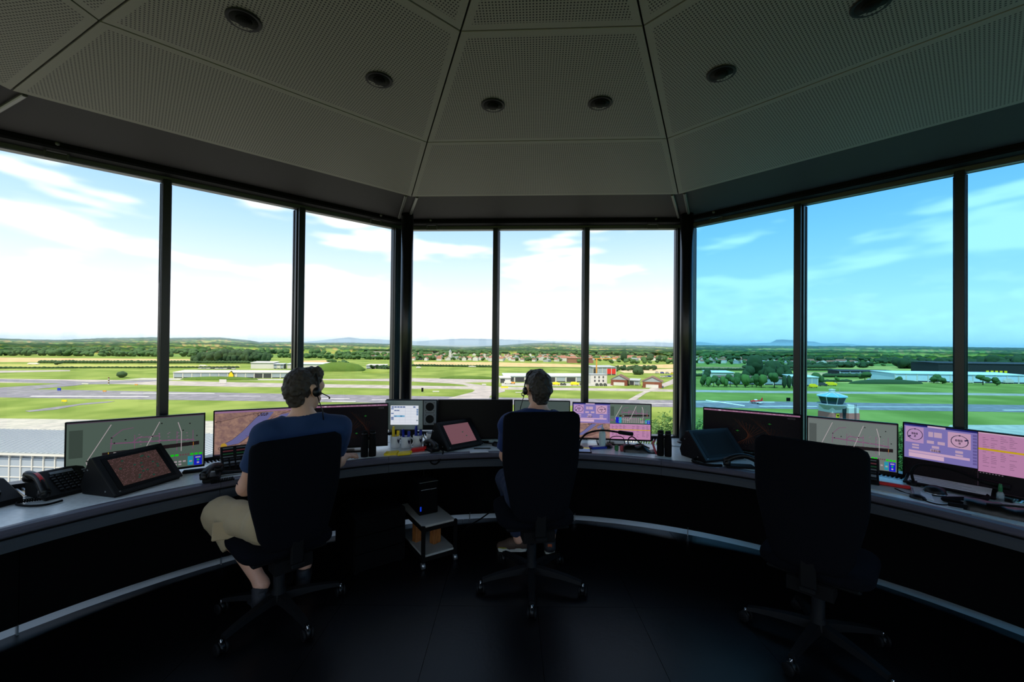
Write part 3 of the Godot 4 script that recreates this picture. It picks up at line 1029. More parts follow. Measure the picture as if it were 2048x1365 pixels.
func line_spots(list, out):       # [x0, d0, x1, d1, count, spread, height, width]
	for l in list:
		for i in l[4]:
			var t = rng.randf()
			var x = lerpf(l[0], l[2], t) + rng.randf_range(-1, 1) * l[5]
			var d = lerpf(l[1], l[3], t) + rng.randf_range(-1, 1) * l[5]
			var az = rad_to_deg(atan2(x, d))
			var r = Vector2(x, d).length()
			var base = hill_h(az, r) if r > HILL_0 else GROUND
			out.append([x, d, base, l[6] * rng.randf_range(0.75, 1.2), l[7] * rng.randf_range(0.8, 1.2)])
	return out

const ORD := ["first", "second", "third", "fourth", "fifth", "sixth", "seventh", "eighth", "ninth", "tenth", "eleventh", "twelfth"]

func woods():
	wood("dark_wood", "dense dark green wood standing on the plain behind the hangar row", line_spots([[-440, 610, -365, 630, 90, 9, 15, 5.5], [-425, 615, -380, 632, 40, 8, 18, 6]], []), M.leaf_dark)
	wood("tree_belt", "long belt of trees along the far side of the left fields", line_spots([[-1050, 800, -560, 860, 150, 18, 12, 6], [-560, 860, -330, 830, 60, 22, 9, 5], [-1200, 1000, -500, 1150, 150, 40, 13, 8]], []), M.leaf)
	wood("tree_belt", "belt of trees before the village behind the grass mound", line_spots([[-350, 800, -150, 800, 90, 14, 9, 5], [-420, 1000, -180, 1000, 70, 40, 11, 7], [-300, 690, -240, 620, 14, 6, 5, 3]], []), M.leaf)
	wood("town_trees", "round trees scattered between the houses of the far town", line_spots([[-200, 790, 110, 800, 34, 14, 7, 4], [-250, 1000, 150, 1000, 60, 60, 8, 5], [60, 900, 350, 900, 70, 90, 8, 5], [100, 720, 330, 730, 24, 14, 8, 4.5], [-250, 1300, 400, 1300, 120, 80, 12, 9]], []), M.leaf)
	wood("town_trees", "trees among the low houses beyond the right tree row", line_spots([[330, 760, 620, 740, 50, 30, 7, 4], [380, 950, 800, 900, 80, 70, 9, 5], [500, 1250, 1100, 1150, 120, 80, 12, 9]], []), M.leaf)
	wood("far_wood", "dark wood on the plain at the far right beyond the white hall", line_spots([[590, 640, 760, 690, 60, 14, 15, 7], [420, 640, 560, 660, 50, 10, 8, 5], [640, 560, 760, 600, 50, 14, 20, 8], [460, 860, 800, 860, 90, 30, 12, 7]], []), M.leaf_dark)
	wood("shrub_thicket", "dark shrubs beside the white roofed shelter near the grass mound", line_spots([[-150, 480, -118, 470, 34, 4, 5, 2.4], [-166, 500, -130, 505, 20, 3, 5, 2.4]], []), M.leaf_dark)
	wood("shrub_thicket", "low shrubs behind the crane hall in the front view", line_spots([[112, 520, 175, 530, 34, 5, 6, 3], [128, 440, 136, 450, 10, 3, 7, 3]], []), M.leaf_dark)
	# the row of trees on the far side of the runway
	var row = [[143.8, 322, 9, 2.8], [146.9, 318, 8.5, 2.6], [150.6, 318, 9, 2.8], [154.0, 318, 8, 2.4], [158.4, 318, 9, 3], [162.9, 318, 10, 3.2], [166.7, 316, 11, 3.4], [173.0, 316, 11, 3.6], [179.3, 318, 9, 2.6], [182.3, 318, 10, 3], [184.9, 316, 11, 3.5], [193.3, 314, 12, 4.2]]
	for i in row.size():
		var t = row[i]
		tree("roadside_tree", "bushy green tree, %s from the left in the row beyond the runway" % ORD[i], t[0], t[1], t[2], t[3], i % 3, [M.leaf, M.leaf_mid, M.leaf][i % 3], "tree row beyond the runway")
	for i in 5:
		var cx = [199.3, 202.9, 206.5, 210.1, 213.7][i]
		tree("conifer", "narrow dark conifer, %s from the left at the row's right end" % ORD[i], cx, 312, 9.5, 1.6, 3, M.leaf_dark, "conifers beyond the runway")
	var big = [[169.6, 372, 11, 4, "behind the left end of the tree row"], [204.1, 372, 14, 6, "tallest crown of the clump behind the tree row, left part"], [215.5, 376, 23, 9, "tallest dark crown of the clump behind the tree row"], [223.7, 372, 18, 7, "behind the tree row, in the middle of the clump"], [236.3, 376, 18, 7.5, "behind the tree row, right part of the clump"], [241.6, 372, 15, 5, "behind the conifers at the clump's right end"]]
	for b in big:
		tree("broad_tree", "broad dark tree " + b[4], b[0], b[1], b[2], b[3], 0, M.leaf_dark, "tree clump behind the row")
	var solo = [[-318.7, 349, 5.2, 3.4, 4, M.leaf_dark, "single dark round bush standing alone on the left airfield grass"], [247.5, 345, 11, 4.6, 1, M.leaf, "single green tree left of the old tower's cabin"], [306.2, 370, 10, 4.4, 2, M.leaf, "single round tree right of the old tower on the stubble"], [274.3, 360, 6, 1.7, 2, M.leaf_mid, "small thin tree between the old tower and the round tree"], [335.3, 370, 6.5, 2.6, 1, M.leaf, "small tree left of the white hall's near corner"], [368.1, 372, 8, 4.2, 0, M.leaf, "dark tree in front of the long white hall"], [369.4, 366, 6, 3.2, 1, M.leaf, "small bush right before the white hall beside the mullion"], [393.1, 356, 9, 4, 2, M.leaf, "tall loose tree before the hall at far right"], [400.3, 352, 7, 3.2, 0, M.leaf, "rounded shrub by the hall's right end"], [-273.9, 400, 3, 3, 4, M.leaf_dark, "low bush by the parked cars behind the hangar row"], [-553.5, 520, 5, 4, 1, M.leaf_dark, "small dark tree group in the far left tan field"], [137.9, 505, 6, 4, 0, M.leaf_dark, "bush cluster left behind the brown roofed sheds"], [108.8, 455, 8, 4.5, 1, M.leaf_dark, "dark bush beside the crane hall"], [210.1, 800, 20, 6, 3, M.leaf_dark, "dark cypress shaped tree standing before the town at right"], [258.9, 800, 16, 9, 0, M.leaf_dark, "dark tree group before the town near the right column"], [275.7, 800, 13, 5, 0, M.leaf_dark, "smaller dark tree before the town next to the column"], [-177.3, 800, 10, 6, 0, M.leaf_dark, "round dark tree at the left edge of the town beside the column"], [-88.2, 800, 9, 7, 1, M.leaf_dark, "broad dark tree in the middle of the town"]]
	for s in solo:
		tree("lone_tree", s[6], s[0], s[1], s[2], s[3], s[4], s[5], "")
	near_trees()

func near_trees():
	# leafy tops of the trees beside the tower, every leaf cluster built
	var leaf = MB.new()
	leaf.face([Vector3(0, 0, 0), Vector3(0.5, 0.18, 0.1), Vector3(1, 0, 0)], Vector3(0.5, 0, 1))
	leaf.face([Vector3(0, 0, 0), Vector3(0.5, -0.18, 0.1), Vector3(1, 0, 0)], Vector3(0.5, 0, 1))
	var lm = leaf.done()
	var list = [[16.6, 46, -6.0, 2.0, 8.0, "leafy tree top below the window right of the front monitors"], [16.4, 50, -7.4, 1.7, 7.0, "lower leafy tree top beside the quartered monitor's right edge"], [19.6, 44, -6.2, 1.7, 7.5, "leafy tree top between the right column and the dark radar monitor"], [38.5, 42, -6.4, 1.5, 7.0, "leafy tree top glimpsed between the two right monitors"]]
	for t in list:
		var base = W(t[0], t[1], GROUND)
		var o = thing("tower_tree", t[5], "tree", base, 0.0, "trees beside the tower")
		var tr = MB.new(true)
		var top = t[2] - GROUND
		tr.tube([Vector3(0, 0, 0), Vector3(0.1, top * 0.5, 0), Vector3(0, top * 0.92, 0.1)], [0.35, 0.22, 0.06], 8)
		part("trunk", tr, M.trunk, o)
		var mm = MultiMesh.new()
		mm.transform_format = MultiMesh.TRANSFORM_3D
		mm.mesh = lm
		mm.instance_count = 6500
		for i in 6500:
			var u = Vector3(rng.randfn(), rng.randfn(), rng.randfn()).normalized() * pow(rng.randf(), 0.4)
			var lump = 1.0 + 0.22 * sin(u.x * 7.0) * cos(u.y * 9.0 + u.z * 5.0)
			var p = Vector3(u.x * t[3] * lump, top - t[4] * 0.5 + u.y * t[4] * 0.5 * lump, u.z * t[3] * lump)
			var b = Basis.from_euler(Vector3(rng.randf() * TAU, rng.randf() * TAU, rng.randf() * TAU)).scaled(Vector3.ONE * rng.randf_range(0.26, 0.5))
			mm.set_instance_transform(i, Transform3D(b, p))
		var mi = MultiMeshInstance3D.new()
		mi.multimesh = mm
		mi.material_override = M.leaf_near
		put(mi, "leaves", o)
		mi.set_meta("kind", "stuff")

func town():
	var kinds = [house_mesh(9, 12, 5.5, 3.2, M.wall_white, M.roof_red), house_mesh(10, 9, 5, 3, M.wall_white, M.roof_brown), house_mesh(12, 18, 7.5, 3, M.wall_white, M.roof_red), house_mesh(14, 22, 5, 1.6, M.wall_grey, M.roof_grey)]
	var areas = [[-190, 765, 120, 860, 52, "town houses in the front view", "in the town behind the fields"], [-230, 900, 200, 1150, 50, "town houses in the front view", ""], [70, 850, 340, 1050, 62, "town houses in the front view", ""], [340, 760, 640, 800, 40, "village houses beyond the tree row", "in the village beyond the right tree row"], [380, 880, 760, 1000, 40, "village houses beyond the tree row", ""], [-300, 880, -150, 940, 20, "village houses behind the mound", "in the village behind the grass mound"], [-1150, 1050, -620, 1200, 30, "village houses at far left", "in the far left village below the hills"]]
	var where = ""
	var spots = []
	var looks = ["white house with red tiled roof", "white house with brown roof", "tall pale block with red roof", "low grey hall with grey roof"]
	for a in areas:
		if a[6]: where = a[6]
		for i in a[4]:
			var q = Vector2.ZERO
			for attempt in 40:
				q = Vector2(rng.randf_range(a[0], a[2]), rng.randf_range(a[1], a[3]))
				var free = true
				for t in spots:
					if t.distance_to(q) < 15.0: free = false
				if free: break
			spots.append(q)
			var o = MeshInstance3D.new()
			var kd = [0, 1, 0, 2, 1, 0, 3][i % 7]
			o.mesh = kinds[kd]
			put(o, "town_house", self)
			tag(o, looks[kd] + " " + where, "house", a[5] + ", " + looks[kd])
			o.position = W(q.x, q.y, GROUND - 0.2)
			o.rotation.y = rng.randf() * PI
			var sc = rng.randf_range(0.65, 0.9)
			o.scale = Vector3(sc, sc, sc)
	# church with a pale spire
	var ch = thing("church", "small white church tower rising from the town in front", "church", W(-120, 830, GROUND), 0.3)
	var t = MB.new()
	t.box(Vector3(0, 7.5, 0), Vector3(4.5, 15, 4.5))
	part("bell_tower", t, M.wall_white, ch)
	var sp = MB.new()
	sp.lathe([Vector2(3.2, 15), Vector2(0, 20)], 4)
	part("spire", sp, M.roof_grey, ch)
	var nv = MB.new()
	var nr = MB.new()
	gable(nv, nr, 9, 16, 6, 4)
	part("nave", nv, M.wall_white, ch).position = Vector3(3, 0, -10)
	part("nave_roof", nr, M.roof_red, ch).position = Vector3(3, 0, -10)

func along(o, a, b):               # puts a thing between two (x, d) points, its local x from a to b
	o.position = W(a.x, a.y, GROUND)
	o.rotation.y = atan2(b.y - a.y, b.x - a.x)
	return a.distance_to(b)

func hall(called, label, a, b, deep, h, wall, roof, bays, doors, group = ""):
	# long hall: front along a-b facing the camera, bays between white posts
	var o = thing(called, label, "building", Vector3.ZERO, 0.0, group)
	var l = along(o, a, b)
	var w = MB.new()
	w.box(Vector3(l / 2, h * 0.5, -deep / 2), Vector3(l, h, deep))
	part("wall", w, wall, o)
	var r = MB.new()
	r.prism([Vector2(0.7, h), Vector2(-deep - 0.5, h + 0.8), Vector2(-deep - 0.5, h + 1.2), Vector2(0.7, h + 0.35)], l + 1.0, Transform3D(Basis(Vector3(0, 0, 1), Vector3.UP, Vector3(-1, 0, 0)), Vector3(l + 0.5, 0, 0)))
	part("roof", r, roof, o)
	if bays > 0:
		var bw = l / bays
		for i in bays:
			if doors.has(i) and doors[i] == null: continue
			var d = MB.new()
			d.box(Vector3((i + 0.5) * bw, h * 0.42, 0.06), Vector3(bw * 0.86, h * 0.8, 0.12))
			var door = part("bay_door", d, doors.get(i, M.door_grey), o)
			var g = MB.new()
			g.box(Vector3((i + 0.5) * bw, h * 0.09, 0.15), Vector3(bw * 0.86, h * 0.14, 0.06))
			part("door_foot", g, M.door_dark, door)
		for i in bays + 1:
			var p = MB.new()
			p.box(Vector3(i * bw, h * 0.5, 0.14), Vector3(bw * 0.1, h, 0.28))
			part("post", p, M.wall_white, o)
	return o

func hangars():
	var row = hall("hangar_row", "long low row of white aircraft shelters with grey doors", Vector2(-277, 350), Vector2(-181, 361), 14, 4.6, M.wall_white, M.wall_white, 14, {9: M.door_dark, 10: M.door_dark, 6: null})
	var sg = MB.new()
	var sr = MB.new()
	gable(sg, sr, 3.4, 1.2, 3.4, 2.4, 0.2)
	var mark = part("yellow_gable", sg, M.yellow, row)
	mark.position = Vector3(44.5, 0, 0.9)
	part("gable_roof", sr, M.leaf_dark, mark)
	hall("white_box_hangar", "tall windowless white box hangar behind the shelter row", Vector2(-296, 484), Vector2(-272, 487), 16, 6.6, M.wall_white, M.wall_white, 0, {})
	hall("grey_shed", "small dark grey shed beside the white box hangar", Vector2(-270, 484), Vector2(-260, 486), 10, 5.0, M.door_dark, M.wall_grey, 3, {1: M.wall_white})
	hall("flat_white_hall", "long flat white hall right of the grey shed", Vector2(-259, 492), Vector2(-212, 499), 22, 5.2, M.wall_white, M.roof_blue, 0, {})
	# grass covered shelter mounds
	mound("shelter_mound", "large grass covered aircraft shelter mound beyond the taxiway", -186, 460, 27, 9.5, 14, M.grass_dark)
	mound("low_mound", "low bright green grass mound beside the shelter mound", -137, 440, 17, 3.6, 10, M.grass)
	mound("earth_bank", "long grass bank in front of the shelter row", -232, 338, 30, 2.6, 5, M.grass_dark)
	mound("earth_bank", "long green bank left of the front hangar beyond the taxiway", -38, 372, 25, 2.6, 5, M.grass_dark)
	mound("earth_bank", "scrubby long bank before the white hall at right", 318, 362, 34, 3.6, 6, M.hedge)
	var sh = hall("white_shelter", "white roofed shelter between the grass mounds", Vector2(-172, 505), Vector2(-150, 506), 12, 3.8, M.wall_white, M.wall_white, 4, {1: M.door_dark, 2: M.door_dark})
	hall("white_shelter", "tiny white hut right of the white roofed shelter", Vector2(-142, 500), Vector2(-134, 500), 6, 2.4, M.wall_white, M.wall_white, 0, {})
	# hangar ahead
	hall("front_hangar", "long hangar with pale blue roof and dark open bays ahead", Vector2(-6, 343), Vector2(61, 349), 20, 4.6, M.wall_white, M.roof_blue, 8, {0: M.door_dark, 1: M.door_dark, 2: M.door_dark, 4: M.door_dark, 6: M.door_dark})  # dark door panels stand in for the shade inside the open bays
	hall("side_shed", "small white shed at the left end of the front hangar", Vector2(-9, 332), Vector2(-1, 333), 6, 4.0, M.wall_white, M.wall_white, 2, {0: M.door_dark, 1: M.wall_white})
	var wb = thing("white_office", "white two storey office block with six dark windows", "building", Vector3.ZERO)
	var l = along(wb, Vector2(62, 334), Vector2(75, 335.5))
	var w = MB.new()
	w.box(Vector3(l / 2, 3.6, -5), Vector3(l, 7.2, 10))
	part("wall", w, M.wall_white, wb)
	for i in 3:
		for j in 2:
			var win = MB.new()
			win.box(Vector3(3.2 + i * 3.4, 2.3 + j * 2.9, 0.03), Vector3(1.1, 1.6, 0.12))
			part("window", win, M.door_dark, wb)
	var cap = MB.new()
	cap.box(Vector3(l / 2, 7.3, -5), Vector3(l + 0.6, 0.3, 10.6))
	part("roof", cap, M.roof_grey, wb)
	# chalet roofed sheds
	for c in [[83, 322, 12, 14, "brown timber shed with pale gable, left of the pair"], [103, 307, 13, 16, "brown timber shed with pale gable, right of the pair"]]:
		var o = thing("timber_shed", c[4], "building", W(c[0], c[1] + 5, GROUND), -0.35, "brown timber sheds")
		var a = MB.new()
		a.box(Vector3(0, 2.2, 0), Vector3(c[2], 4.4, c[3]))
		part("wall", a, M.timber_red, o)
		var g = MB.new()
		g.prism([Vector2(-c[2] / 2.0 - 0.6, 4.4), Vector2(c[2] / 2.0 + 0.6, 4.4), Vector2(0, 7.6)], c[3], Transform3D(Basis(), Vector3(0, 0, -c[3] / 2.0)))
		part("gable", g, M.roof_grey, o)
		var r1 = MB.new()
		var dummy = MB.new()
		gable(dummy, r1, c[2] + 1.0, c[3] - 0.3, 4.3, 3.4, 0.5)
		part("roof", r1, M.roof_brown, o)
		var dr = MB.new()
		dr.box(Vector3(0, 1.3, c[3] / 2.0 + 0.05), Vector3(c[2] * 0.66, 2.4, 0.12))
		part("door", dr, M.wall_white, o)
	var lk = hall("white_annexe", "low white annexe between the two brown sheds", Vector2(90, 326), Vector2(96.5, 323), 6, 3.6, M.wall_white, M.wall_grey, 2, {0: M.door_dark})
	# hall under construction with crane
	hall("crane_hall", "grey concrete hall under construction beneath the tower crane", Vector2(82, 430), Vector2(106, 434), 18, 8, M.wall_grey, M.wall_grey, 5, {0: M.door_dark, 3: M.red, 4: M.red})
	var cr = thing("tower_crane", "yellow tower crane standing over the grey concrete hall", "crane", W(83, 418, GROUND))
	var ma = MB.new()
	ma.box(Vector3(0, 8.5, 0), Vector3(1.1, 17, 1.1))
	part("mast", ma, M.orange, cr)
	var jb = MB.new()
	jb.box(Vector3(8, 17.2, 0), Vector3(24, 0.8, 0.8))
	part("jib", jb, M.orange, cr)
	var cw = MB.new()
	cw.box(Vector3(-3, 16.4, 0), Vector3(2, 1.6, 1.2))
	part("counterweight", cw, M.wall_grey, cr)
	hall("brick_store", "long red roofed store at the edge of the town ahead", Vector2(95, 720), Vector2(138, 722), 14, 8, M.roof_red, M.roof_red, 0, {})
	# right hand side
	hall("low_roadside_hall", "long grey roofed hall behind the tree row", Vector2(165, 340), Vector2(214, 337), 8, 5.5, M.wall_grey, M.roof_brown, 7, {})
	hall("white_roadside_hall", "white roofed hall behind the left trees of the row", Vector2(183, 395), Vector2(205, 394), 16, 6, M.wall_white, M.roof_blue, 0, {})
	hall("end_hall", "pale curved workshop at the right end of the tree row", Vector2(218, 330), Vector2(236, 329), 14, 7, M.wall_white, M.roof_blue, 4, {1: M.door_dark})
	hall("long_white_hall", "long white industrial hall beyond the runway at right", Vector2(345, 384), Vector2(452, 372), 30, 7.2, M.roof_blue, M.roof_blue, 12, {0: null, 1: null, 2: M.roof_blue, 3: M.roof_blue, 4: M.roof_blue, 5: M.roof_blue, 6: M.roof_blue, 7: M.roof_blue, 8: M.roof_blue, 9: M.roof_blue, 10: M.roof_blue, 11: M.roof_blue})
	hall("black_shed", "low black shed left behind the long white hall", Vector2(350, 455), Vector2(410, 450), 20, 5, M.dark_hall, M.dark_hall, 6, {2: M.wall_grey, 3: M.wall_grey})
	var dk = hall("black_hall", "big black hall with yellow lettering at the far right", Vector2(470, 470), Vector2(590, 450), 40, 14, M.dark_hall, M.dark_hall, 0, {})
	var ys = MB.new()
	ys.box(Vector3(30, 4.0, 0.2), Vector3(22, 2.2, 0.3))
	part("yellow_stripe", ys, M.yellow, dk)
	for i in 5:
		var yl = MB.new()
		yl.box(Vector3(46 + i * 4.2, 4.0, 0.2), Vector3(2.6, 5.6, 0.3))
		part("yellow_letter", yl, M.yellow, dk)
	hall("grey_container_hall", "grey hall with white container beside the black hall", Vector2(432, 352), Vector2(446, 351), 8, 6, M.wall_grey, M.wall_white, 0, {})
	near_hangar()

func mound(called, label, x, d, rx, h, rz, material):
	var mb = MB.new(true)
	var n = FastNoiseLite.new()
	n.seed = int(absf(x))
	n.frequency = 0.12
	var P = func(i, k):
		var v = PI * 0.5 * i / 8.0
		var a = TAU * k / 28.0
		var q = Vector3(cos(a) * cos(v) * rx, sin(v) * h, sin(a) * cos(v) * rz)
		return q * (1.0 + 0.08 * n.get_noise_3dv(q))
	for i in 8:
		for k in 28:
			mb.face([P.call(i, k), P.call(i, k + 1), P.call(i + 1, k + 1), P.call(i + 1, k)] if i < 7 else [P.call(i, k), P.call(i, k + 1), P.call(8, 0)], Vector3(0, -2, 0))
	var o = solid(called, mb, material, label, "mound")
	o.position = W(x, d, GROUND)
	o.rotation.y = 0.08

func near_hangar():
	# flat roofed hangar below the tower, its glazed front seen under the left monitors
	var o = thing("glazed_hangar", "grey flat roofed hangar with glazed front just below the left windows", "building", W(-45, 84, GROUND), -0.06)
	# local x to the left is negative
	var L = 110.0
	var D = 20.0
	var H = 7.0
	var w = MB.new()
	w.box(Vector3(-L / 2, H * 0.5 - 0.2, -D / 2), Vector3(L, H - 0.4, D - 0.6))
	part("wall", w, M.wall_grey, o)
	var rf = MB.new()
	rf.box(Vector3(-L / 2, H, -D / 2), Vector3(L + 1, 0.3, D + 1))
	part("roof", rf, M.roof_grey, o)
	for i in 88:
		var s = MB.new()
		s.box(Vector3(-i * 1.25, H + 0.19, -D / 2), Vector3(0.12, 0.1, D + 1))
		part("roof_seam", s, M.wall_grey, o)
	for i in 44:
		var p = MB.new()
		p.box(Vector3(-1.25 - i * 2.5, H * 0.5 - 0.3, 0.02), Vector3(2.2, H - 1.6, 0.1))
		part("pane", p, M.door_grey, o)
		var f = MB.new()
		f.box(Vector3(-i * 2.5, H * 0.5, 0.1), Vector3(0.22, H - 0.3, 0.3))
		part("post", f, M.wall_white, o)
	for y in [2.0, 4.2]:
		var r = MB.new()
		r.box(Vector3(-L / 2, y, 0.08), Vector3(L, 0.16, 0.2))
		part("rail", r, M.wall_white, o)
	var ea = MB.new()
	ea.box(Vector3(-L / 2, H - 0.25, 0.35), Vector3(L + 1, 0.4, 0.5))
	part("eave", ea, M.wall_white, o)

func old_tower():
	var o = thing("old_control_tower", "small old white control tower with green glass cabin beyond the desk", "tower", W(89.6, 119, GROUND), 0.15)
	var top = -14.2 - GROUND
	var body = MB.new()
	body.box(Vector3(1.2, top * 0.5, 0), Vector3(7.2, top, 4.4))
	body.box(Vector3(3.3, top * 0.5 - 0.3, 1.0), Vector3(3.2, top - 0.6, 4.4))
	part("shaft", body, M.wall_white, o)
	var band = MB.new()
	band.box(Vector3(1.2, top - 3.3, 0), Vector3(7.4, 2.6, 4.6))
	band.box(Vector3(3.3, top - 3.3, 1.0), Vector3(3.4, 2.6, 4.6))
	part("red_band", band, M.wall_pink, o)
	var win = MB.new()
	win.box(Vector3(1.2, top - 3.4, 2.3), Vector3(0.9, 5.0, 0.3))
	part("stair_window", win, M.tower_glass, o)
	var sign_ = MB.new()
	sign_.box(Vector3(-0.9, top - 2.7, 2.36), Vector3(0.9, 1.1, 0.1))
	part("yellow_sign", sign_, M.yellow, o)
	var sc = MB.new()
	sc.lathe([Vector2(0, 0), Vector2(0.18, 0.05), Vector2(0.26, 0.3), Vector2(0, 0.5)], 8, Transform3D(Basis(), Vector3(-0.9, top - 2.95, 2.4)))
	part("sign_mark", sc, M.black, o)
	var lad = MB.new()
	for s in [-0.2, 0.2]:
		lad.box(Vector3(3.6 + s, top - 3, 3.35), Vector3(0.06, 7, 0.06))
	for i in 18:
		lad.box(Vector3(3.6, top - 6.2 + i * 0.38, 3.35), Vector3(0.4, 0.05, 0.05))
	part("ladder", lad, M.door_dark, o)
	# eight sided cabin flaring upwards
	var c = Transform3D(Basis(Vector3.UP, 0.39), Vector3(-0.6, top, 0.3))
	var fl = MB.new()
	fl.lathe([Vector2(0, -1.6), Vector2(1.8, -1.5), Vector2(3.4, 0.1), Vector2(3.7, 0.1), Vector2(3.7, 0.35), Vector2(0, 0.35)], 8, c)
	part("gallery", fl, M.wall_grey, o)
	for i in 8:
		var a0 = TAU * i / 8.0
		var a1 = TAU * (i + 1) / 8.0
		var P = func(r, y, a): return c * Vector3(r * cos(a), y, r * sin(a))
		var g = MB.new()
		g.face([P.call(2.6, 0.35, a0), P.call(2.6, 0.35, a1), P.call(3.35, 2.35, a1), P.call(3.35, 2.35, a0)], c * Vector3.ZERO)
		part("cabin_pane", g, M.tower_glass, o)
		var m = MB.new()
		m.tube([P.call(2.63, 0.35, a0), P.call(3.38, 2.35, a0)], 0.09, 6)
		part("cabin_post", m, M.wall_white, o)
		var rib = MB.new()
		rib.tube([P.call(3.75, 2.46, a0), P.call(0.9, 3.3, a0)], 0.09, 6)
		part("roof_rib", rib, M.wall_white, o)
	var rf = MB.new()
	rf.lathe([Vector2(0, 2.3), Vector2(3.75, 2.3), Vector2(3.75, 2.44), Vector2(0.9, 3.26), Vector2(0, 3.26)], 8, c)
	part("cabin_roof", rf, mat(Color(0.42, 0.66, 0.72), 0.4), o)
	var lan = MB.new()
	lan.lathe([Vector2(0, 3.2), Vector2(0.75, 3.2), Vector2(0.75, 4.1), Vector2(0.9, 4.2), Vector2(0, 4.4)], 8, c)
	part("lantern", lan, M.wall_white, o)
	var an = MB.new()
	an.tube([c * Vector3(4.6, -1.0, 0.0), c * Vector3(4.6, 4.4, 0.0)], 0.03, 5)
	part("antenna", an, M.wall_grey, o)

